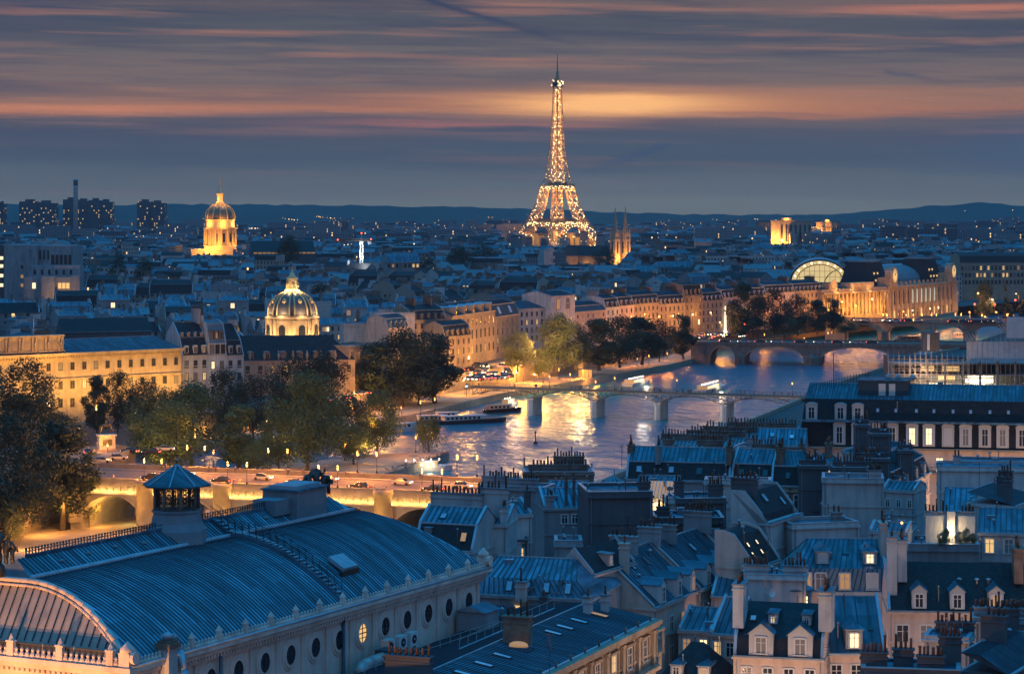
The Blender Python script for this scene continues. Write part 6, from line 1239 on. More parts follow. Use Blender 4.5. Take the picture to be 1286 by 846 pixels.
q = MB(); q.lathe([(2.6,-.9),(2.6,-.6)],'lit_dim',16,(0,0,0),False); q.v=[(p[0]+wg*.16,p[2],p[1]+22.4) for p in q.v]; q.build('round_attic_window', gb)
for i in range(5): lamp((6+i*wg/5.2,-6,5), 3000, (1,.44,.08), .3, gb, 'AREA', aim((0,-6,5),(0,0,13)), (9,1), name='flood_light')
for i in range(3): lamp((wg*(.2+.25*i),-2.2,18.6), 500, (1,.66,.25), .3, gb)
for i in range(9): lamp((6+i*16,-8,3), 2600, (1,.42,.08), .4, MU)
bldY('long dim lit quay front beyond the clock museum, near the right edge', 1206, 1300, 1720, 1730, 26, 20, roof=('mansard',5,2,2), wm='stone', rm='slate', wins=rows(5,20,1.6,2.8,3,5,{1:{4:'lit',11:'lit'}}), party=0)
bldY('very long pale modern office block with a strip of small windows, in the far city', 880, 986, 1900, 1915, H-(323-HOR)/F*1900, 16, name='office_block', roof=('flat',.6), wm='win_pale', party=0)
bldY('great dark hall roof with a lit strip under its eaves, in the far city', 318, 396, 1880, 1890, 31, 30, roof=('gable',8), wm='plaster_dark', rm='slate', party=0, cornice=False, wins=[(1.6,14,3,1.2,{i: 'dim' for i in range(14)},.5)])
bldY('pale rounded warehouse gable with a lit lower storey, mid city', 486, 527, 1420, 1424, 33, 20, roof=([(0,0),(3,3.4),(9,5),(15,3.4),(20,0)],), wm='plaster_grey', rm='zinc', party=0, wins=[(3,8,1.4,2,{6:'lit',7:'lit'},.5)])
bldY('low roof edged in yellow light, mid city right of the dome', 540, 576, 1150, 1156, H-(381-HOR)/F*1150, 10, roof=('flat',.4), wm='cream', party=0)

# --- building site wrapped in scaffolding
SF = thing('scaffolded_building', 'half built block wrapped in scaffolding with lit bare floors, above the palace roof', 'building site', (S(1116,575),575,0), -.05)
sw = (1300-1116)/F*575
sz = lambda py: H-(py-HOR)/F*575
q = MB()
for i in range(4): z = sz(500)+i*2.6; q.box(1,sw,3,22,z,z+.3,'plaster_grey')
for i in range(9): q.box(1+i*4.1,1.5+i*4.1,3.2,3.7,0,sz(452),'plaster_grey')
q.box(1,sw,12,22,0,sz(452),'plaster_dark'); q.build('bare_floors', SF)
for i,(x0,x1,py,st) in enumerate(((9,12,470,'lit'),(14,18,470,'lit'),(19.5,26,486,'lit_white'),(20,26,478,'lit_bright'),(13,17,482,'lit'))): q = MB(); q.box(x0,x1,11.8,12.1,sz(py),sz(py)+1.2,st); q.build('lit_window', SF)
q = MB(); rz_ = random.Random(4)
for y in (0, 1.4):
    for i in range(16): q.bar((i*1.25,y,0),(i*1.25,y,sz(448-rz_.random()*8)),.045,'metal_grey')
    for j in range(8): z = sz(506)+j*1.35; q.bar((0,y,z),(19,y,z),.035,'metal_grey'); q.bar((0,y,z+.8),(19,y,z+.8),.025,'metal_grey')
for j in range(4): z = sz(506)+j*2.7; q.box(0,19,0,1.4,z,z+.07,'wood')
for j in range(8): a = j*2.5; q.bar((a,0,sz(506)),(a+2.5,0,sz(480)),.035,'metal_grey'); q.bar((a+2.5,0,sz(480)),(a,0,sz(455)),.035,'metal_grey')
q.build('scaffold', SF)
q = MB()
for i in range(14): q.bar((18.5+i*1.1,1,sz(488)),(18.5+i*1.1,1,sz(430-i*1.9)),.05,'metal_grey')
for j in range(5): q.bar((18.5,1,sz(430-j*1.2)),(33.5,1,sz(404-j*1.2)),.05,'metal_grey')
for i in range(13): q.bar((18.5+i*1.1,1,sz(430-i*1.9)),(19.6+i*1.1,1,sz(424-i*1.9)),.045,'metal_grey')
for i in range(22): q.bar((18.5+i*.7,1,sz(430-i*1.2)),(18.5+i*.7,9,sz(424-i*1.2)),.05,'metal_grey')
q.build('roof_truss', SF)
q = MB(); q.box(18.4,33,1.8,2.0,sz(452),sz(429),'tarp'); q.box(18.3,33.4,.4,2.2,sz(453.5),sz(452.5),'zinc_light'); q.box(27.6,34,.6,1.0,sz(424),sz(398),'tarp'); q.build('tarpaulin', SF)
q = MB(); q.box(8.3,12.1,2,6,sz(442),sz(418),'plaster_dark'); q.box(9.2,9.8,1.9,2,sz(440),sz(420),'tarp'); q.box(10.4,11,1.9,2,sz(440),sz(420),'iron_brown'); q.build('lift_shaft', SF)
lamp((22,8,sz(482)), 2500, (1,.8,.5), .3, SF); lamp((12,7,sz(475)), 2500, (1,.8,.5), .3, SF); lamp((8,-6,sz(470)), 3500, (1,.6,.35), .3, SF)

WF = 'frame_white'
# ================= the sea of roofs: individual houses first, the rest as one far mass
rc = random.Random(21)
KINDS = []
def kind(desc, W, D, z, wm, rm, roof, hip=(0,0), nch=2):
    r = house(Vector((0,0,0)), 0, W, D, z, desc, roof=roof, wm=wm, rm=rm, hip=hip, party=1 if hip == (0,0) else 0, seam=1.6, cornice=False)
    for i in range(nch):
        q = MB(); L = rc.uniform(3,5.5); zz = z+max(p[1] for p in (PROF[roof[0]](D, roof[1:]) or [(0,.5)])); x = (.5 if i == 0 else W-.6) if nch < 3 else W*(i+.3)/nch
        q.box(-.4,.4,-L/2,L/2,z-.2,zz+1.3,rc.choice(['plaster_grey','plaster','brick','stone_dark']))
        for j in range(int(L/.55)): q.box(-.13,.13,-L/2+.2+j*.55,-L/2+.46+j*.55,zz+1.3,zz+2.0,'pot')
        q.build('chimney', r, (x, D*rc.uniform(.35,.6), 0))
    for i in range(rc.choice((1,2,2,3))):
        window(r, W*rc.uniform(.15,.85), z-rc.choice((3,6.5)), -.02, 0, 1.6, 2, rc.choice(['lit','bright','dim']), sub=True)
    KINDS.append((r, desc)); return r
kind('grey zinc mansard house', 17, 12, 21, 'win_grey', 'zinc', ('mansard',3.2,1.6,1.8))
kind('pale low zinc gabled house', 21, 12, 20, 'win_pale', 'zinc', ('gable',2.6))
kind('cream slate mansard house', 19, 13, 22, 'win_cream', 'slate', ('mansard',4.2,1.8,2))
kind('flat roofed white block', 14, 12, 23, 'plaster', 'zinc_dull', ('flat',.8), nch=1)
kind('dark slate gable house', 16, 11, 19, 'win_grey', 'slate', ('gable',4))
kind('long grey shed roofed block', 27, 10, 18, 'win_grey', 'zinc_dull', ('shed',2.4), nch=3)
kind('hipped zinc pavilion', 18, 15, 20, 'win_cream', 'zinc', ('gable',3.6), (1.2,1.2))
kind('blind grey party wall house', 11, 12, 24, 'plaster_grey', 'zinc', ('saddle',1.8,.6,.4))
kind('narrow white gabled house', 9, 13, 22, 'plaster', 'zinc', ('gable',3.0))
kind('broad cream zinc attic block', 24, 14, 21, 'win_cream', 'zinc', ('mansard',3,2.4,1.2), nch=3)
DOM = [(S(276,2660),2660,45,60),(S(367,885),885,22,24),(S(779,2500),2500,40,90),(S(454,1600),1600,8,8)]
OCC = []
def blocked(x, y, m=0):
    px = 643+x/y*F
    for cx, cy_, rx, ry in DOM:
        if abs(x-cx) < rx+m and abs(y-cy_) < ry+m: return True
    for (xa, ya), (xb, yb) in zip(LB, LB[1:]):               # keep the river and its quay fronts clear
        if ya <= y <= yb or (y < LB[1][1]):
            t = (y-ya)/(yb-ya) if yb > ya else 0; lx = xa+(xb-xa)*t
            w = 62 if y < 1010 else 52
            if x > lx-w and y < 1800: return True
    if y < 905 and px > 300: return True
    if y < 835: return True
    if px < 112 and 1130 < y < 1200: return True
    if 1395 < y < 1640 and px > 980: return True
    for o in OCC:
        if abs(x-o[0]) < o[2]+m and abs(y-o[1]) < o[3]+m: return True
    return False
for p0, p1, Y0, dd in ((880,986,1900,24),(318,396,1880,36),(486,527,1420,26),(540,576,1150,16),(432,521,930,30),(517,592,950,26),(78,190,790,20),(660,694,1130,20)): OCC.append((S((p0+p1)/2,Y0), Y0+dd/2-4, (p1-p0)/2/F*Y0+8, dd))
cand = []
y = 842
while y < 5600:
    sx = 25 if y < 2000 else 30; hwid = .2088*y+30; x = -hwid
    while x < hwid:
        xx, yy = x+rc.uniform(-5,5), y+rc.uniform(-4,4)
        if not blocked(xx, yy, 6): cand.append((xx, yy))
        x += sx
    y += 21 if y < 2000 else 30
cand.sort(key=lambda c: c[1])
LOS = [(232,302,319,2650),(640,768,308,3900),(680,802,331,2470),(972,1062,306,4250),(1028,1034,0,0),(990,1206,356,1400)]
def zcap(x, y, w):                     # low roofs only in front of the landmarks seen over them
    px = 643+x/y*F; c = 999
    for a, b_, py, Y in LOS:
        if a-w/y*F < px < b_ and y < Y: c = min(c, H-(py-HOR)/F*y)
    return c
def ang(x, y): return .5*math.sin(x*.006+y*.003)+.35*math.sin(y*.0045-1)+(PI/2 if math.sin(x*.02+y*.013) > .45 else 0)
PLACED = []
NI = 296
used = set()
for x, y in cand[:NI]:
    k = rc.randrange(len(KINDS)); r, d = KINDS[k]; s = (rc.uniform(.85,1.2), rc.uniform(.85,1.15), rc.uniform(.82,1.08)); a = ang(x,y)+rc.uniform(-.06,.06)
    if y < 1000: s = (s[0], s[1], min(s[2], .9))
    if k in used: o = copy_tree(r, (x, y, 0), a, None, None, s)
    else: o = move(r, (x, y, 0), a, s); used.add(k)
    PLACED.append([o, d, x, y])
for k, (r, d) in enumerate(KINDS):
    if k not in used:
        for c in r.children: bpy.data.objects.remove(c)
        bpy.data.objects.remove(r)
REG = [(-60,110,'by the concrete faculty block'),(110,235,'left of the golden church dome'),(235,330,'below the golden church dome'),(330,405,'behind the ribbed dome'),(405,480,'below the white lit crane'),(480,560,'behind the quay trees'),(560,640,'behind the ornate quay palace'),(640,720,'below the iron tower'),(720,800,'below the twin spires'),(800,900,'behind the stone quay row'),(900,1000,'left of the lit glass arch'),(1000,1400,'behind the clock museum')]
cells = {}
for it in PLACED:
    px = 643+it[2]/it[3]*F; reg = next((n for a, c, n in REG if a <= px < c), 'at the picture edge'); dep = 'near' if it[3] < 1010 else 'mid' if it[3] < 1200 else 'far'
    cells.setdefault((it[1], reg, dep), []).append((px, it))
ORD = ['leftmost', 'second from left', 'third from left', 'fourth from left', 'fifth from left', 'sixth from left', 'seventh from left', 'eighth from left', 'ninth from left']
for (d, reg, dep), l in cells.items():
    l.sort(key=lambda t: t[0]); dn = {'near': ', front rows', 'mid': ', middle rows', 'far': ', rear rows'}[dep]
    for i, (px, it) in enumerate(l):
        it[0]['label'] = f'{d} {reg}{dn}' + (f', {ORD[min(i,8)]}' if len(l) > 1 else ''); it[0]['category'] = 'house'; it[0]['group'] = 'houses of the far bank'
b = MB(); lg = MB()
for x, y in cand[NI:]:
    if rc.random() < (.06 if y < 2600 else .2): continue
    W_, D_, z = rc.uniform(10,26), rc.uniform(9,14), rc.uniform(15,25)*(1.25 if rc.random() < .04 else 1); a = ang(x,y)+rc.uniform(-.1,.1); c, s = math.cos(a), math.sin(a)
    cap = zcap(x, y, W_)
    if cap < 8: continue
    z = min(z, cap-5)
    if z < 6: continue
    def T(p, q, h): return (x+p*c-q*s, y+p*s+q*c, h)
    wm = rc.choice(['win_far','win_far','win_grey','win_cream','win_pale','plaster_grey','plaster','stone_dark']); rm = rc.choice(['zinc','zinc','zinc_dull','slate','slate','zinc_dull'])
    cs = [(0,0),(W_,0),(W_,D_),(0,D_)]; uu = rc.uniform(0,500)
    for i in range(4):
        p, q = cs[i], cs[(i+1)%4]; L = W_ if i % 2 == 0 else D_
        b.poly([T(*p,0),T(*q,0),T(*q,z),T(*p,z)], wm, [(uu,0),(uu+L,0),(uu+L,z),(uu,z)]); uu += L
    t = rc.random(); h = rc.uniform(1.8,4.2)
    if t < .6: b.poly([T(-.2,-.2,z),T(W_+.2,-.2,z),T(W_+.2,D_/2,z+h),T(-.2,D_/2,z+h)],rm); b.poly([T(W_+.2,D_+.2,z),T(-.2,D_+.2,z),T(-.2,D_/2,z+h),T(W_+.2,D_/2,z+h)],rm); b.poly([T(0,0,z),T(0,D_/2,z+h),T(0,D_,z)],wm if 'win' not in wm else 'plaster_grey'); b.poly([T(W_,D_,z),T(W_,D_/2,z+h),T(W_,0,z)],wm if 'win' not in wm else 'plaster_grey')
    elif t < .8: b.poly([T(0,0,z),T(W_,0,z),T(W_,1.6,z+3),T(0,1.6,z+3)],'slate'); b.poly([T(0,1.6,z+3),T(W_,1.6,z+3),T(W_,D_,z+3.8),T(0,D_,z+3.8)],rm); b.poly([T(0,0,z),T(0,1.6,z+3),T(0,D_,z+3.8),T(0,D_,z)],'plaster_grey'); b.poly([T(W_,D_,z),T(W_,D_,z+3.8),T(W_,1.6,z+3),T(W_,0,z)],'plaster_grey')
    else: b.poly([T(*p,z+.02) for p in cs], rm)
    if y < 3000 and rc.random() < .7:
        p = rc.uniform(.5,W_-1); q = rc.uniform(2,D_-5); L = rc.uniform(2,4.5); o = Vector(T(p,q,z-.5)); b.obox(o, Vector((c,s,0))*.8, Vector((-s,c,0))*L, (0,0,h+2.2), rc.choice(['plaster','plaster_grey','brick','stone_dark']))
    if rc.random() < .16:
        o = Vector(T(rc.uniform(1,W_-1), -.4, rc.uniform(z*.5,z-1))); w2 = rc.uniform(.7,1.7)*(1 if y < 3000 else 1.5); b.obox(o, Vector((c,s,0))*w2*rc.choice((1,1,3)), (0,-.1,0), (0,0,w2), rc.choice(['lit_bright','lit','lit_bright','lit_white','city_glow','city_glow']))
tag(b.build('distant_city_rooftops'), None, None, None, 'stuff')
b = MB()
for i in range(105):                                  # street lights far off and on the hillside, in short rows and clusters
    y0 = 1500+rc.random()**.75*7000; p0 = rc.uniform(-20,1310); n = rc.choice((1,2,3,4,6,9)); step = rc.uniform(2.0,6.0); dy = rc.uniform(-60,60); cm = rc.choice(['city_glow','city_glow','city_glow2','city_glow2','lit_white'])
    for q_ in range(n):
        px = p0+q_*step+rc.uniform(-1,1); y = y0+q_*dy+rc.uniform(-15,15); x = S(px,y)
        t = min(1,max(0,(y-5600)/3200)); t = t*t*(3-2*t); z = 25+max(0,H-(hz(px)-HOR)/F*8900)*t*.9
        if z > H-(hz(px)+4-HOR)/F*y or y < 1400: continue
        s = rc.uniform(.25,.75)*(y/3000)**.75; b.faces([(x+s*v[0],y+s*v[1],z+s*v[2]) for v in ((1,0,0),(-1,0,0),(0,1,0),(0,-1,0),(0,0,1),(0,0,-1))],[(0,2,4),(2,1,4),(1,3,4),(3,0,4),(2,0,5),(1,2,5),(3,1,5),(0,3,5)],cm)
tag(b.build('distant_street_lights'), None, None, None, 'stuff')
b = MB()                                              # bigger far blocks along the horizon
for i in range(260):
    y = rc.uniform(3000,6600); px = rc.uniform(-10,1300); x = S(px,y)
    if blocked(x,y,30) or abs(px-700) < 60: continue
    W_, D_, z = rc.uniform(25,70), rc.uniform(14,22), rc.uniform(24,42)
    t = min(1,max(0,(y-5600)/3200)); t = t*t*(3-2*t); z0 = max(0,H-(hz(px)-HOR)/F*8900)*t*.7
    if zcap(x, y, W_) < z+2: continue
    b.walls(x,x+W_,y,y+D_,z0,z0+z*(.8 if z0 else 1),rc.choice(['win_far','win_tower','win_far','win_grey']),'zinc_dull')
tag(b.build('distant_city_blocks'), None, None, None, 'stuff')
# ================= trees: tapered trunk and limbs, crown of leaf-sized faces gathered in clumps
TREE = {}
def tree_mesh(kd, leaf, seed):
    r = random.Random(seed); tr = MB(); cr = MB(); tips = []
    tall = kd == 'tall'; H0 = .17 if kd != 'willow' else .3
    def limb(p, d, L, w, dep):
        q = p+d*L; tr.bar(p, q, w, 'bark', 6, w*.62, cap=False); 
        if dep == 0: tips.append(q); return
        if dep <= 1: tips.append(q)
        for i in range(3 if dep > 1 else 4):
            a = r.uniform(0,2*PI); t = r.uniform(.35,.8) if not tall else r.uniform(.15,.45)
            nd = (d+Vector((math.cos(a)*t, math.sin(a)*t, r.uniform(-.05,.25)))).normalized(); limb(p.lerp(q, r.uniform(.6,1)), nd, L*r.uniform(.55,.78), w*.55, dep-1)
    limb(Vector((0,0,0)), Vector((r.uniform(-.06,.06), r.uniform(-.06,.06), 1)).normalized(), H0*1.35, .022, 3)
    R0 = {'round': .42, 'tall': .24, 'willow': .42, 'cone': .2}[kd]
    cl = []
    n = {'round': 46, 'tall': 44, 'willow': 26, 'cone': 30}[kd]
    for i in range(n):
        u = r.random(); z = H0+(.97-H0)*u
        prof_ = {'round': math.sin(PI*min(1,(u*.86+.12)))**.6, 'tall': math.sin(PI*(u*.8+.14))**.7, 'willow': math.sin(PI*(u*.65+.33))**.5, 'cone': 1.02-u*.95}[kd]
        a = r.uniform(0,2*PI); q = R0*prof_*math.sqrt(r.uniform(.05,.8)); cl.append((Vector((q*math.cos(a), q*math.sin(a), z)), R0*r.uniform(.24,.42)*(1 if kd != 'cone' else max(.35,1-u))))
    for t in tips: cl.append((t, R0*r.uniform(.15,.25)))
    nl = 210
    for c, rad in cl:
        for j in range(int(nl*(rad/(R0*.36))**2)):
            d = Vector((r.gauss(0,1), r.gauss(0,1), r.gauss(0,1))).normalized(); p = c+d*rad*r.uniform(.55,1.08); p.z = max(p.z, H0*.55)
            if kd == 'willow': p.z -= r.random()**2*.28*(1 if d.z < .3 else .2); p.z = max(p.z, .02)
            s = r.uniform(.008,.016); a = Vector((r.gauss(0,1), r.gauss(0,1), r.gauss(0,1))).normalized(); bb = a.cross(d); bb = bb.normalized() if bb.length > .01 else Vector((1,0,0))
            if kd == 'willow': a, bb = Vector((0,0,-1.9)), bb*.6
            i = len(cr.v); cr.v.extend([tuple(p-a*s), tuple(p+bb*s*.8), tuple(p+a*s), tuple(p-bb*s*.8)]); cr.f.append((i,i+1,i+2,i+3)); cr.m.append(0); cr.uv.append(None); cr.sm.append(False)
    cr.mi(leaf); return tr.mesh('trunk'), cr.mesh('crown')
def tree(label, px, ytop, Y, z0, wpx, kd='round', leaf='leaf_dark', v=0, group=None, name='tree'):
    key = (kd, leaf, v % 4)
    if key not in TREE: TREE[key] = tree_mesh(kd, leaf, hash((kd, v % 4)) % 999 if False else {'round': 10, 'tall': 20, 'willow': 30, 'cone': 40}[kd]+v % 4)
    tr, cr = TREE[key]; h = H-(ytop-HOR)/F*Y-z0; w = 1.12*wpx*Y/F/{'round': .86, 'tall': .52, 'willow': .95, 'cone': .46}[kd]
    t = thing(name, label, 'tree', (S(px,Y), Y, z0), v*1.7, group); t.scale = (w, w, h)
    ob('trunk', tr, t); ob('crown', cr, t); return t
TL = [
 # island quay and place, at the left
 (28,456,640,4.6,96,'round','leaf_dark',0,'broad dark tree in front of the golden palace, at the left edge'),
 (70,520,600,4.6,64,'round','leaf_dark',1,'dark tree overlapping the left end of the bridge road'),
 (8,528,512,-5.6,120,'round','leaf_dark',2,'biggest dark riverside tree, cut by the left picture edge'),
 (78,532,531,-5.6,88,'tall','leaf_dark',3,'tall dark poplar on the lit quay beside the first bridge arch'),
 (48,505,548,-5.6,80,'round','leaf_dark',0,'high dark poplar rising between the two front riverside trees'),
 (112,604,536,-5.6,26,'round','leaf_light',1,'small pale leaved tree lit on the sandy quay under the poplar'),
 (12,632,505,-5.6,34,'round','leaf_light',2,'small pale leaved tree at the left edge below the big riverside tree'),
 (122,474,690,0,36,'tall','leaf_dark',1,'slim dark tree left of the horse statue'),
 (148,470,700,0,44,'round','leaf_dark',2,'dark tree behind the horse statue against the golden palace'),
 (182,478,705,0,46,'round','leaf_dark',3,'dark tree in front of the golden palace, right of the horse statue'),
 (196,492,655,-5.6,86,'round','leaf_mid',0,'wide olive green garden tree behind the turret, left one'),
 (240,486,665,-5.6,86,'round','leaf_mid',1,'wide olive green garden tree behind the turret, right one'),
 (216,508,640,-5.6,80,'round','leaf_mid',3,'low olive tree between the two wide garden trees'),
 (280,468,745,-5.6,58,'round','leaf_dark',2,'dark round tree below the pale apartment house'),
 (318,474,740,-5.6,60,'round','leaf_dark',3,'dark round tree below the slate mansard wing'),
 (300,510,655,-5.6,62,'tall','leaf_mid',0,'green garden tree left of the biggest mid green chestnut'),
 (322,556,640,-5.6,44,'round','leaf_mid',1,'low green tree by the bridge lamps, garden edge'),
 (366,450,740,-5.6,70,'round','leaf_dark',0,'tall dark tree in front of the institute wing, left one'),
 (404,448,742,-5.6,76,'round','leaf_dark',1,'tall dark tree in front of the institute wing, right one'),
 (386,474,655,-5.6,92,'round','leaf_mid',2,'biggest mid green chestnut in the middle of the island garden'),
 (350,520,648,-5.6,56,'round','leaf_mid',3,'mid green tree against the left flank of the big chestnut'),
 (436,500,690,-5.6,66,'round','leaf_dark',3,'dark tree right of the big chestnut'),
 (474,494,694,-5.6,66,'round','leaf_mid',0,'green tree lit from below near the island tip'),
 (444,536,668,-5.6,50,'round','leaf_mid',1,'low green bushy tree over the garden lamps'),
 (538,522,703,-5.6,50,'willow','leaf_mid',0,'weeping willow with hanging strands on the island tip'),
 # far quay
 (470,432,850,-5.6,64,'tall','leaf_dark',0,'dark quay poplar, left of the three tall ones'),
 (505,418,862,-5.6,86,'round','leaf_dark',1,'largest dark quay poplar, middle of the three tall ones'),
 (546,416,880,-5.6,74,'tall','leaf_dark',2,'dark quay poplar, right of the three tall ones'),
 (526,440,870,-5.6,60,'round','leaf_dark',3,'dark tree filling in between the three quay poplars'),
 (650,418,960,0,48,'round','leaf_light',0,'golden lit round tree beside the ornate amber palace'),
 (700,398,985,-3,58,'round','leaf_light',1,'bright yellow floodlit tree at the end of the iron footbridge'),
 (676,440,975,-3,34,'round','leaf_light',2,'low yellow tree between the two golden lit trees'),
 (722,410,1010,-2,50,'round','leaf_dark',0,'dark quay tree just right of the bright yellow tree'),
 (752,402,1030,-4,56,'tall','leaf_dark',1,'dark quay tree, first of the tall row upriver from the footbridge'),
 (778,400,1050,-4,56,'round','leaf_dark',2,'dark quay tree, second of the tall row upriver'),
 (806,399,1070,-4,54,'tall','leaf_dark',3,'dark quay tree, third of the tall row upriver'),
 (828,404,1090,-4,38,'round','leaf_dark',0,'dark quay tree at the right end of the tall row'),
 (858,394,1125,-5,36,'tall','leaf_dark',2,'lone dark quay tree beside the wide low stone bridge'),
 (930,356,1225,-2,40,'tall','leaf_dark',0,'feathery tall poplar at the far end of the low stone bridge'),
 (952,372,1240,-2,36,'round','leaf_dark',1,'dark round tree next to the feathery tall poplar'),
 (972,366,1255,-2,36,'round','leaf_dark',2,'dark round tree in the middle of the far quay grove'),
 (1002,372,1275,-2,38,'round','leaf_dark',3,'broad dark tree left of the gilded quay front'),
 (1026,378,1290,-2,32,'tall','leaf_dark',1,'slender tree before the left half of the gilded quay front'),
 (1046,374,1300,-2,30,'tall','leaf_dark',2,'thin leaved tree before the middle of the gilded quay front'),
 (1062,402,1305,-3,34,'round','leaf_mid',0,'low leafy tree at the end of the farthest stone bridge'),
 (985,400,1270,-3,50,'round','leaf_mid',1,'low bushes above the pale quay wall, far quay'),
 (1236,356,1400,0,26,'round','leaf_dark',1,'round dark tree behind a bright lamp, right of the clock museum'),
 (1263,350,1330,0,22,'cone','leaf_dark',0,'dark conical tree near the right edge'),
 (1290,352,1320,0,24,'cone','leaf_dark',1,'dark conical tree cut by the right edge'),
 # mid city
 (400,360,1240,0,38,'round','leaf_dark',2,'dark courtyard tree clump behind the ribbed dome, left one'),
 (424,358,1260,0,36,'round','leaf_dark',3,'dark courtyard tree clump behind the ribbed dome, right one'),
 (500,370,1190,0,40,'round','leaf_dark',0,'dark courtyard tree behind the blank stepped wall'),
 (576,313,1780,0,44,'round','leaf_dark',1,'big round dark tree far left of the iron tower, right of the crane'),
 (608,309,1900,0,34,'round','leaf_dark',3,'dark tree right behind the big round far tree'),
 (536,326,1600,0,30,'round','leaf_dark',2,'dark tree low between the crane and the big round far tree'),
 (362,300,1860,0,36,'round','leaf_dark',1,'dark tree before the great hall roof'),
 (148,320,1500,0,26,'round','leaf_dark',0,'dark tree right of the concrete faculty block, left one'),
 (182,326,1480,0,30,'round','leaf_dark',3,'dark tree right of the concrete faculty block, right one'),
 (1030,318,2000,0,26,'round','leaf_dark',2,'dark far tree above the lit glass arch'),
 (760,312,2300,0,34,'round','leaf_dark',0,'dark far trees at the foot of the twin spired church'),
]
for t in TL: tree(t[8], t[0], t[1], t[2], t[3], t[4], t[5], t[6], t[7], 'trees along the river and gardens')
for i,(px,py,Y) in enumerate(((1182,683,300),(1188,681,301),(1205,682,301),(1214,680,302),(1222,683,302))):
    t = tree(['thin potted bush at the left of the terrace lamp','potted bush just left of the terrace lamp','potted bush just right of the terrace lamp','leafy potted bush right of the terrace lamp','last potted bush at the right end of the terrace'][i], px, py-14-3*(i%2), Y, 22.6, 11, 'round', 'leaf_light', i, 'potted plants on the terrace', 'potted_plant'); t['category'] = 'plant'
# ================= lamps, traffic, boats, statue, people
q = MB(); q.lathe([(.22,0),(.24,.35),(.1,.5),(.065,.7),(.05,3.6),(.09,3.65)],'iron',8); PO = q.mesh('pole')
q = MB(); q.lathe([(.1,3.65),(.16,3.75),(.22,4.2),(.02,4.3)],'lamp_glow',8); q.lathe([(.27,4.3),(.17,4.5),(.05,4.62)],'iron',8); LA = q.mesh('lantern')
q = MB(); q.lathe([(.16,0),(.1,.6),(.07,8)],'iron',6); q.bar((0,0,8),(1.2,0,8.5),.06,'iron',6); PT = q.mesh('pole')
q = MB(); q.lathe([(.05,8.2),(.45,8.35),(.4,8.55),(.05,8.65)],'lamp_glow',8,(1.3,0,0)); LT2 = q.mesh('lantern')
NL = 0
def slamp(label, loc, power=900, tall=False, col=(1,.33,.04), group='street lamps', light=True, s=1, zl=None):
    t = thing('street_lamp', label, 'street lamp', loc, R.uniform(0,6), group); t.scale = (s,)*3
    ob('pole', PT if tall else PO, t); ob('lantern', LT2 if tall else LA, t)
    if light: lamp((1.3 if tall else 0, 0, (7.9 if tall else 4.75) if zl is None else zl), power, col, .25, t)
    return t
PRN = ['first','second','third','fourth','fifth']
dPN = (Vector((6,499.4,0))-Vector((-135,548,0))).normalized(); nPN = Vector((-dPN.y,dPN.x,0))
def onPN(px, across, z=5.7):
    o = Vector((-135,548,0))+nPN*across; k = (px-643)/F; u = (k*o.y-o.x)/(dPN.x-k*dPN.y); v = o+dPN*u; v.z = z; return v
NAM = {181:'left lamp of the pair left of the turret',203:'right lamp of the pair left of the turret',286:'left lamp of the pair right of the turret',310:'right lamp of the pair right of the turret',400:'left lamp of the pair behind the ridge statue',424:'right lamp of the pair behind the ridge statue',530:'left lamp of the pair above the theatre roof end',555:'right lamp of the pair above the theatre roof end'}
for px in NAM: slamp('lit '+NAM[px]+', near bridge parapet', onPN(px, -1.6), 11000, group='lamps on the stone bridge')
FAR = {235:'first',257:'second',337:'third',361:'fourth',449:'fifth',473:'sixth',574:'seventh',599:'eighth'}
for px in FAR: slamp(f'lit lamp on the far bridge parapet, {FAR[px]} from left', onPN(px, 27.6), 11000, group='lamps on the stone bridge')
slamp('single lamp where the bridge meets the near bank, behind chimney pots', (S(657,500),500,4.7), 2500)
def at(px, py, Y, h): v = P(px, py, Y); v.z -= h; return v
for px, py, Y, pw, lab in ((121,512.5,640,900,'street lamp left of the horse statue, by the palace front'),(99,539,610,900,'street lamp under the dark tree by the bridge road'),(135,558,596,700,'street lamp right in front of the statue pedestal'),(245,547,640,900,'tall single lamp between the olive trees and the bridge'),(268,567,585,600,'lamp at the head of the bridge, right of the tall single lamp'),(335,527,690,1500,'garden lamp glowing on a hut under the dark trees'),(421,521,700,900,'garden lamp deep between the dark trees'),(445,493,800,1200,'quay lamp between the dark trees and the three poplars'),(433,559,668,700,'small garden lamp below the low bushy tree'),(522,549,690,1600,'bright lamp beside the weeping willow'),(504,511,815,900,'quay wall lamp below the left poplar'),(528,505,830,900,'quay wall lamp below the middle poplar'),(546,501,845,900,'quay wall lamp below the right poplar'),(466,533,690,900,'garden lamp lighting the green tree near the tip'),(480,540,700,900,'low lamp by the water at the island tip')):
    slamp(lab, at(px, py, Y, 4.2), pw*3.2, group='lamps of the island and quay')
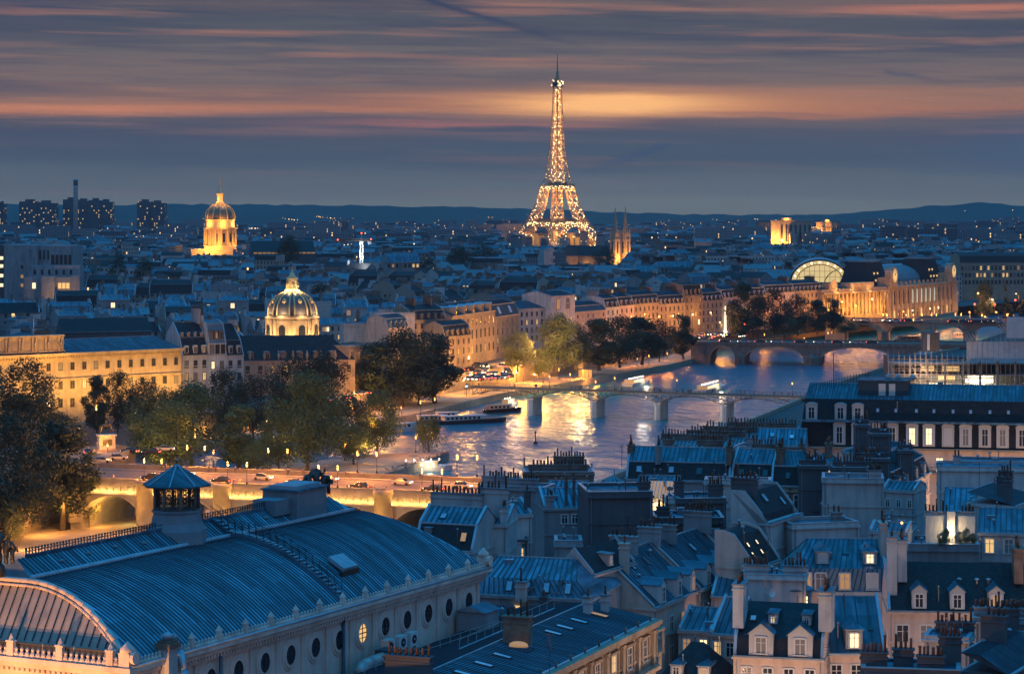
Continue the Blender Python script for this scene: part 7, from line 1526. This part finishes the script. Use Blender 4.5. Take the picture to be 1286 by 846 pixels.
for px, py, Y, lab in ((589,470,930,'tall street lamp left of the red traffic, by the amber quay house'),(584,478,915,'shorter street lamp below the one by the amber quay house'),(657,459,985,'bright street lamp under the golden round tree'),(671,470,975,'street lamp at the corner of the footbridge approach'),(763,404,1110,'high orange lamp over the tree row, leftmost of four'),(801,400,1150,'dim orange lamp before the quay fronts between two bright ones'),(828,398,1170,'high orange lamp before the stone quay fronts, second bright one'),(848,397,1185,'high orange lamp before the stone quay fronts, third bright one'),(870,395,1205,'high orange lamp by the tall corner house'),(894,393,1225,'high orange lamp above the busy junction'),(907,405,1215,'lower lamp at the busy junction by the white column'),(989,382,1300,'lamp over the dark grove, left of the gilded front'),(1056,379,1330,'lamp on the gilded front, left one'),(1073,384,1320,'brightest lamp before the gilded front'),(1095,376,1350,'lamp on the gilded front, right one')):
    slamp(lab, at(px, py, Y, 8.3), 8500, True, (1,.36,.05), 'tall street lamps of the far quay')
BR = (1109,1114,1138,1147,1158,1170,1176,1200,1207,1233,1265)
for i, px in enumerate(BR): slamp(f'orange lamp in the row before the clock museum, {["first","second","third","fourth","fifth","sixth","seventh","eighth","ninth","tenth","last"][i]} from left', at(px, 397, 1345, 4.2), 6000 if i % 2 else 9000, group='lamps before the clock museum', s=1.2)
slamp('very bright lamp at the round tree right of the clock museum', at(1231,368,1380,8.3), 8000, True); slamp('bright lamp near the right edge beside the conical tree', at(1279,369,1320,8.3), 6000, True)
for i,(px,py,Y) in enumerate(((682,467,985),(702,464,1000),(748,479,1000),(640,476,960),(716,470,1000),(730,474,1005),(780,452,1075),(800,450,1085),(815,447,1100),(838,444,1125),(960,420,1262),(1010,424,1285),(1040,418,1300))): slamp(f'small quay lamp under the trees, {["by the yellow tree","right of the yellow tree","at the waterside terrace","at the footbridge steps","beside the glass kiosk","above the waterside terrace","below the second tall quay tree","below the third tall quay tree","at the right end of the tree row","beside the lone quay tree","under the feathery poplar","before the pale quay wall","by the farthest stone bridge"][i]}', at(px,py,Y,4.2), 3400, group='small lamps under the quay trees')
tag(ob('obelisk_lamp', (lambda q: (q.lathe([(.9,0),(.9,1.2),(.5,1.3),(.35,13),(.05,14)],'lit_white',4,(0,0,0),False), q.mesh('obelisk_lamp'))[1])(MB()), None, G(911,418,0)), 'slim white lit column at the busy junction by the low stone bridge', 'column')
# wall washers along the quay wall, hung on the wall at head height
for i in range(13):
    t = i/12; a = 4.2+t*4.6; k = int(a); f = a-k; x = LB[k][0]+(LB[k+1][0]-LB[k][0])*f; y = LB[k][1]+(LB[k+1][1]-LB[k][1])*f
    lamp((x+3.0, y-1.4, -3.2), 900, (1,.44,.08), .2)
for p, pw in (((-99,500,-2),3000),((-100,522,-2),3400),((-90,536,-2),2400),((-125,575,9),4200),((-85,585,9),3000),((-110,598,9),3000),((-60,650,0),2500),((-40,668,0),2500),((-90,628,0),3000),((-118,640,4),4000)): lamp(p, pw, (1,.42,.08), .3)
# unseen lamps of the streets below the roofs: place in front of the theatre, the streets on the right
for p, pw, c in (((-52,170,9),46000,(1,.44,.14)),((-47,172,9),46000,(1,.44,.14)),((-66,182,9),38000,(1,.44,.14)),((24,262,7),5060,(1,.55,.32)),((31,280,7),5060,(1,.55,.32)),((38,298,7),5060,(1,.55,.32)),((27,238,7),3300,(1,.6,.34)),((38,240,7),4840,(1,.6,.36)),((47,246,8),5720,(1,.6,.36)),((54,250,8),5720,(1,.6,.36)),((33,275,9),2200,(1,.55,.3)),((12,226,8),3740,(1,.6,.36)),((20,245,8),3740,(1,.6,.36)),((4,208,8),2640,(1,.6,.36)),((74,402,8),7700,(1,.58,.32)),((90,400,8),7700,(1,.58,.32)),((60,385,10),5500,(1,.58,.32)),((106,398,8),7700,(1,.58,.32))): lamp(p, pw, c, .4, name='street_light')
# cars
def car_proto(m):
    r = thing('car', 'car', 'car', (0,0,0)); b = MB()
    b.prism([(-2.1,-.85),(2.1,-.85),(2.1,.85),(-2.1,.85)], .3, .85, m); v = [(-1.5,-.78,.85),(1.0,-.78,.85),(1.0,.78,.85),(-1.5,.78,.85),(-1.1,-.65,1.45),(.4,-.65,1.45),(.4,.65,1.45),(-1.1,.65,1.45)]
    b.faces(v,[(0,1,5,4),(1,2,6,5),(2,3,7,6),(3,0,4,7)],'glass'); b.faces(v,[(4,5,6,7)],m); b.build('body', r)
    for x in (-1.3,1.3):
        for y in (-.87,.87): q = MB(); q.lathe([(.32,-.1),(.32,.1)],'rubber',10); q.v=[(p[0],p[2],p[1]+.32) for p in q.v]; q.build('wheel', r, (x,y,0))
    for y in (-.6,.6): q = MB(); q.box(2.08,2.16,-.2,.2,.55,.75,'lamp_white'); q.build('headlight', r, (0,y,0)); q = MB(); q.box(-2.16,-2.08,-.22,.22,.55,.78,'red_glow'); q.build('taillight', r, (0,y,0))
    return r
CA = [car_proto('car_dark'), car_proto('car_pale')]; CU = [False, False]
def car(k, loc, rz, label, group, s=1):
    if CU[k]: return copy_tree(CA[k], loc, rz, label, group, s)
    CU[k] = True; o = move(CA[k], loc, rz, s); o['label'] = label; o['group'] = group; return o
aPN = math.atan2(dPN.y, dPN.x)
for i,(px, ac) in enumerate(((190,8),(232,17),(278,7),(330,16),(368,8),(412,18),(452,7),(505,17),(545,8),(580,15))):
    car(i%2, onPN(px, ac, 4.65), aPN+(0 if ac > 12 else PI), f'{"dark" if i%2==0 else "pale"} car on the stone bridge, {["one","two","three","four","five","six","seven","eight","nine","ten"][i]} from the left end' if False else f'{"dark" if i%2==0 else "pale"} car crossing the stone bridge {["left of the turret","behind the turret","right of the turret","mid bridge","left of the ridge statue","right of the ridge statue","before the island tip","by the lamps over the roof end","over the last arch","at the near bank end"][i]}', 'cars on the stone bridge')
for i,(px,py) in enumerate(((148,577),(163,569),(128,581),(190,570),(112,570),(20,608),(208,566))): car((i+1)%2, G(px,py,4.62), [.3,2.8,.2,3.0,1.4,-.4,.1][i], f'{"pale" if i%2==0 else "dark"} car {["waiting before the statue place","on the place right of the statue","turning on to the bridge","beside the bridge road sign","below the statue pedestal","under the big riverside tree","near the tall single lamp"][i]}', 'cars on the island place')
rq = random.Random(8)
for i in range(34):                                   # busy quay junction
    px = rq.uniform(586,640); Y = 925+rq.uniform(-16,70); x = S(px,Y); car(i%2, (x,Y,.14), (PI/2-.35 if i%3 else -PI/2-.3)+rq.uniform(-.2,.2), 'car with red tail lights in the dense traffic before the ornate amber palace' if i%3 else 'car with white headlights in the dense traffic before the ornate amber palace', 'traffic before the amber palace' if i%3 else 'oncoming traffic before the amber palace', 1.25)
for i in range(18):
    px = rq.uniform(455,560); Y = 800+(px-455)*.95; car(i%2, (S(px,Y)-9-rq.random()*6,Y,.14), 1.25, 'car with red tail lights on the quay road behind the three poplars', 'cars behind the poplars')
for i in range(18):
    px = rq.uniform(860,935); Y = rq.uniform(1165,1235); car(i%2, (S(px,Y),Y,.14), rq.uniform(0,6), 'car at the busy junction beside the low stone bridge', 'cars at the bridge junction', 1.3)
for i in range(22):
    px = rq.uniform(1060,1260); Y = 1325-(px-1050)*.1+rq.uniform(-5,5); car(i%2, (S(px,Y),Y,3.25), PI*(i%2), 'car with bright headlights on the farthest stone bridge' if i%2 else 'car with red tail lights on the farthest stone bridge', 'oncoming cars on the farthest bridge' if i%2 else 'cars on the farthest bridge', 1.3)
for i in range(9):
    px = 905+i*24+rq.uniform(-6,6); Y = 1132-(px-900)*.05; car(i%2, (S(px,Y+12),Y+12,1.55), PI*(i%2), 'car on the wide low stone bridge' , 'cars on the low bridge', 1.2)
# traffic lights
q = MB(); q.lathe([(.08,0),(.06,3.2)],'iron',6); q.box(-.2,.2,-.15,.15,3.0,4.0,'iron'); TPm = q.mesh('pole'); q = MB(); q.ball((0,-.2,3.7),.34,'red_glow',6); TR_ = q.mesh('red_light'); q = MB(); q.ball((0,-.2,3.2),.3,'blue_glow',6); TB_ = q.mesh('green_light')
for px, py, Y, red, lab in ((1224,386,1360,1,'red traffic light beyond the clock museum, left one'),(1249,386,1350,1,'red traffic light beyond the clock museum, middle one'),(1275,381,1330,1,'red traffic light near the right edge'),(586,489,905,0,'blue green traffic light beside the red traffic'),(594,476,925,0,'second blue green traffic light, above the first'),(1034,401,1310,0,'blue green light in front of the gilded front'),(649,470,985,0,'blue light under the golden round tree'),(935,412,1225,1,'red light under the feathery poplar')):
    t = thing('traffic_light', lab, 'traffic light', at(px,py,Y,3.7), 0); t.scale = (1.5,)*3; ob('pole', TPm, t); ob('signal', TR_ if red else TB_, t)
# boats
def boat(label, px, py, rz, L, wd, hm='frame_white', cab=True, lit=False, group=None, name='boat'):
    p = G(px, py, -8); t = thing(name, label, 'boat', (p.x,p.y,-8), rz, group); b = MB(); h = L/2; w = wd/2
    pts = [(-h,-w*.8),(h*.6,-w),(h*.85,-w*.6),(h,0),(h*.85,w*.6),(h*.6,w),(-h,w*.8)]; n = 7
    b.faces([(x*.97,y*.85,-.4) for x,y in pts]+[(x,y,1.1+.4*(x>h*.5)) for x,y in pts],[tuple(range(n,2*n))]+[(i,(i+1)%n,n+(i+1)%n,n+i) for i in range(n)],hm); b.build('hull', t)
    if cab:
        b = MB(); b.box(-h*.8,h*.35,-w*.65,w*.65,1.0,2.6,'frame_white' if not lit else 'lit_dim'); b.box(-h*.84,h*.4,-w*.72,w*.72,2.6,2.75,'frame_white'); b.build('cabin', t)
        b = MB()
        for i in range(int(L/2.2)): b.box(-h*.75+i*1.6,-h*.75+i*1.6+1.0,-w*.65-.03,w*.65+.03,1.5,2.3,'glass' if not lit else 'lit_bright') if -h*.75+i*1.6+1 < h*.3 else None
        if b.v: b.build('cabin_window', t)
    if lit:
        b = MB()
        for i in range(int(L/3)): b.ball((-h*.8+i*2.4,0,3.1),.2,'lamp_white',5)
        b.build('deck_light', t); lamp((0,-w-1,2.5), 900, (1,.8,.5), .5, t); lamp((0,w+1,2.5), 600, (1,.9,.7), .5, t)
    return t
rv = 1.18
boat('long moored barge with a white wheelhouse at the far quay', 592, 531, rv-.75, 26, 5.4, 'iron', True)
boat('small cabin cruiser moored left of the white wheelhouse barge', 566, 527, rv-.75, 13, 3.6)
boat('dark launch moored beyond the barge near the footbridge', 632, 517, rv-.7, 15, 4.0, 'car_dark')
boat('white motor launch half hidden behind the willow', 512, 541, rv-.8, 14, 4.0)
boat('low houseboat moored between the willow and the cruiser', 548, 531, rv-.8, 16, 4.4, 'stone_dark')
boat('brightly lit glass tour boat gliding upriver beyond the footbridge', 893, 490, rv+.05, 34, 6.2, 'frame_white', True, True, name='tour_boat')
boat('second lit tour boat close to the far quay behind the footbridge', 800, 483, rv, 24, 6.0, 'frame_white', True, True, name='tour_boat')
boat('brightly lit small boat passing under the stone bridge', 536, 591, .35, 15, 4.2, 'frame_white', True, True)
boat('lit launch moored under the footbridge end', 640, 510, rv, 11, 3.6, 'frame_white', True, True)
boat('white boat under the farthest arch, glass roofed', 1146, 428, .3, 20, 5, 'frame_white')
boat('second white boat beside the scaffolded block', 1212, 424, .3, 16, 4.6, 'frame_white')
q = MB(); q.lathe([(.7,-.3),(.75,.4),(.2,.8),(.12,3.2),(.4,3.4),(.02,4)],'iron',8); tag(q.build('buoy', None, (*G(672.5,557,-8).xy,-8)), 'dark mooring buoy standing alone in the river', 'buoy')
# horse statue
st = thing('equestrian_statue', 'bronze rider on horseback on a pale stone pedestal at the bridge head', 'statue', (S(133.5,601),601,4.7), .4)
q = MB(); q.box(-2.6,2.6,-1.7,1.7,0,.5,'stone'); q.box(-2.0,2.0,-1.15,1.15,.5,3.7,'plaster'); q.box(-2.3,2.3,-1.45,1.45,3.7,4.1,'plaster'); q.box(-1.2,1.2,-1.2,-1.15,1.4,2.9,'bronze'); q.build('pedestal', st)
HP = [((0,0,1.9),.42),((-.8,0,1.95),.46),((.8,0,2.0),.44),((1.25,0,2.6),.27),((1.5,0,3.15),.2),((1.95,0,3.0),.13),((-1.1,.22,1.3),.22),((-1.0,.22,.75),.12),((-1.15,.22,.1),.1),((-1.1,-.22,1.3),.22),((-1.3,-.22,.75),.12),((-1.3,-.22,.1),.1),((.95,.22,1.2),.18),((1.0,.22,.6),.1),((.95,.22,.1),.1),((1.05,-.22,1.35),.18),((1.5,-.22,1.1),.11),((1.4,-.22,.6),.09),((-1.35,0,1.7),.1),((-1.6,0,.9),.12)]
HE = [(0,1),(0,2),(2,3),(3,4),(4,5),(1,6),(6,7),(7,8),(1,9),(9,10),(10,11),(2,12),(12,13),(13,14),(2,15),(15,16),(16,17),(1,18),(18,19)]
figure([Vector(p[0]) for p in HP], [p[1] for p in HP], HE, 'horse', st, 'bronze', (0,0,4.1), 0, 1.15)
RP = [((0,0,2.35),.24),((0,0,2.75),.25),((0,0,3.05),.27),((0,0,3.25),.1),((.02,0,3.5),.16),((.3,.35,2.2),.15),((.25,.45,1.7),.1),((.3,-.35,2.2),.15),((.25,-.45,1.7),.1),((.05,.32,2.9),.1),((.4,.3,2.6),.08),((.05,-.32,2.9),.1),((.5,-.3,2.8),.08)]
figure([Vector(p[0]) for p in RP], [p[1] for p in RP], [(0,1),(1,2),(2,3),(3,4),(0,5),(5,6),(0,7),(7,8),(2,9),(9,10),(2,11),(11,12)], 'rider', st, 'bronze', (0,0,4.1), 0, 1.15)
# people: seated on the island tip, walking on the footbridge
SIT = [((0,0,.12),.14),((0,.02,.35),.13),((0,.05,.55),.16),((0,.05,.68),.06),((0,.02,.82),.105),((.11,-.35,.42),.085),((.12,-.5,.05),.06),((-.11,-.35,.42),.085),((-.12,-.5,.05),.06),((.22,.02,.5),.055),((.2,-.25,.42),.045),((-.22,.02,.5),.055),((-.2,-.25,.42),.045)]
WAL = [((0,0,.92),.14),((0,0,1.15),.13),((0,.02,1.38),.16),((0,.02,1.5),.06),((0,0,1.65),.105),((.1,-.12,.5),.085),((.1,-.05,.05),.06),((-.1,.12,.5),.085),((-.1,.25,.05),.06),((.23,0,1.35),.055),((.25,-.12,.95),.045),((-.23,0,1.35),.055),((-.25,.12,.95),.045)]
PE = [(0,1),(1,2),(2,3),(3,4),(0,5),(5,6),(0,7),(7,8),(2,9),(9,10),(2,11),(11,12)]
PM = []
for nm, pts, mm in (('person',SIT,'cloth_a'),('person',SIT,'cloth_b'),('person',WAL,'cloth_a'),('person',WAL,'cloth_b')):
    o = figure([Vector(p[0]) for p in pts], [p[1] for p in pts], PE, 'person', None, mm); me = o.data; me.materials.append(MATS['skin'])
    zt = max(v.co.z for v in me.vertices)
    for p_ in me.polygons:
        if p_.center.z > zt-.24: p_.material_index = 1
    PM.append(me); bpy.data.objects.remove(o)
tip = [(-18,702),(-30,655),(-50,600)]
for i in range(46):
    t = rq.random(); px = 478+70*t; x = -33+t*15+rq.uniform(-1.5,1.5); y = 648+t*50+rq.uniform(-3,3)
    tag(ob('person', PM[i%2], None, (x-.8,y,-5.6), rq.uniform(0,6)), 'person in dark clothes sitting among the crowd on the island tip' if i%2 == 0 else 'person in light clothes sitting among the crowd on the island tip', 'person', 'dark clothed people on the island tip' if i%2 == 0 else 'light clothed people on the island tip')
dAR = (Vector((100,813,0))-Vector((-17,863,0))).normalized(); nAR = Vector((-dAR.y,dAR.x,0))
for i in range(34):
    v = Vector((-17,863,0))+dAR*rq.uniform(2,118)+nAR*rq.uniform(1,8); v.z = 1.2
    tag(ob('person', PM[2+i%2], None, v, rq.uniform(0,6)), 'person in dark clothes walking on the iron footbridge' if i%2 == 0 else 'person in light clothes walking on the iron footbridge', 'person', 'dark clothed walkers on the footbridge' if i%2 == 0 else 'light clothed walkers on the footbridge')
for i, (px, lab) in enumerate(((690,'lamp post on the footbridge over the left pier'),(772,'lamp post on the footbridge, second from left'),(850,'lamp post on the footbridge, third from left'),(995,'lamp post on the footbridge at its right end'))):
    k = (px-643)/F; o = Vector((-17,863,0))+nAR*9; u = (k*o.y-o.x)/(dAR.x-k*dAR.y); v = o+dAR*u; v.z = 1.2; slamp(lab, v, 500, group='lamps on the footbridge')
for u in APX[1:]: lamp((u-2.5, -6.0, -3.0), 1100, (1,.86,.68), .3, AR)
# kiosk on the quay; unseen lights added to brighten trees and quay fronts
q = MB(); q.box(-2.6,2.6,-1.6,1.6,0,.25,'stone'); q.box(-2.4,2.4,-1.4,1.4,.25,3.2,'lit_dim'); q.box(-2.9,2.9,-1.9,1.9,3.2,3.5,'zinc_dull')
for x in (-2.4,-.8,.8,2.4): q.box(x-.08,x+.08,-1.5,-1.38,.25,3.2,'iron')
tag(q.build('glass_kiosk', None, G(735,474,-5.6) , .4), 'small glass kiosk glowing orange on the far quay', 'kiosk')
lamp(G(735,474,-5.6)+Vector((0,-4,3)), 900, (1,.42,.07), .3); lamp((26,960,9), 26000, (1,.56,.14), .5); lamp((12,958,10), 26000, (1,.5,.12), .5); lamp((4,940,7), 14000, (1,.44,.08), .5)
for px, Y in ((575,955),(598,985),(618,1015),(640,1040)): lamp((S(px,Y)+5,Y-9,4.5), 11000, (1,.42,.07), .5)
for px, Y in ((448,836),(462,842)): lamp((S(px,Y)+3,Y-9,4), 9000, (1,.42,.07), .5)
for px, Y in ((560,935),(580,948)): lamp((S(px,Y)+4,Y-10,5), 7000, (1,.42,.07), .5)
lamp((S(497,925),922,26), 300, (1,.85,.5), .3)

for i,(px,py,Y,lab) in enumerate(((1218,392,1390,'street lamp on the road right of the clock museum, near one'),(1246,376,1400,'street lamp beyond the round dark tree right of the museum'),(1254,392,1360,'street lamp left of the conical tree on the far road'),(1272,396,1340,'street lamp right of the conical tree on the far road'),(1240,398,1345,'low street lamp at the right end of the farthest bridge'),(1226,404,1318,'lamp at the bridge end above the scaffolding'))): slamp(lab, at(px,py,Y,8.3), 9000, True, (1,.42,.08), 'lamps right of the clock museum')

for px, py, Y, pw in ((182,560,618,5000),(215,556,622,5000),(300,566,615,4500),(345,572,618,4500),(392,572,620,5000),(430,570,630,4000),(470,562,655,4000),(160,540,640,4000),(505,548,680,3500)): lamp(P(px,py,Y), pw*.5, (1,.44,.09), .3, name='tree_fill_light')  # unseen fill lights added to brighten the island garden trees

for i in range(40):                                   # walkers on the stone bridge pavements
    u = rq.uniform(30,146); side = 1 if i % 4 else 24.6; v = Vector((-135,548,0))+dPN*u+nPN*(side+rq.uniform(-.3,1.2)); v.z = 4.75
    tag(ob('person', PM[2+i%2], None, v, rq.uniform(0,6)), 'person in dark clothes walking on the stone bridge pavement' if i%2 == 0 else 'person in light clothes walking on the stone bridge pavement', 'person', 'dark clothed walkers on the stone bridge' if i%2 == 0 else 'light clothed walkers on the stone bridge')
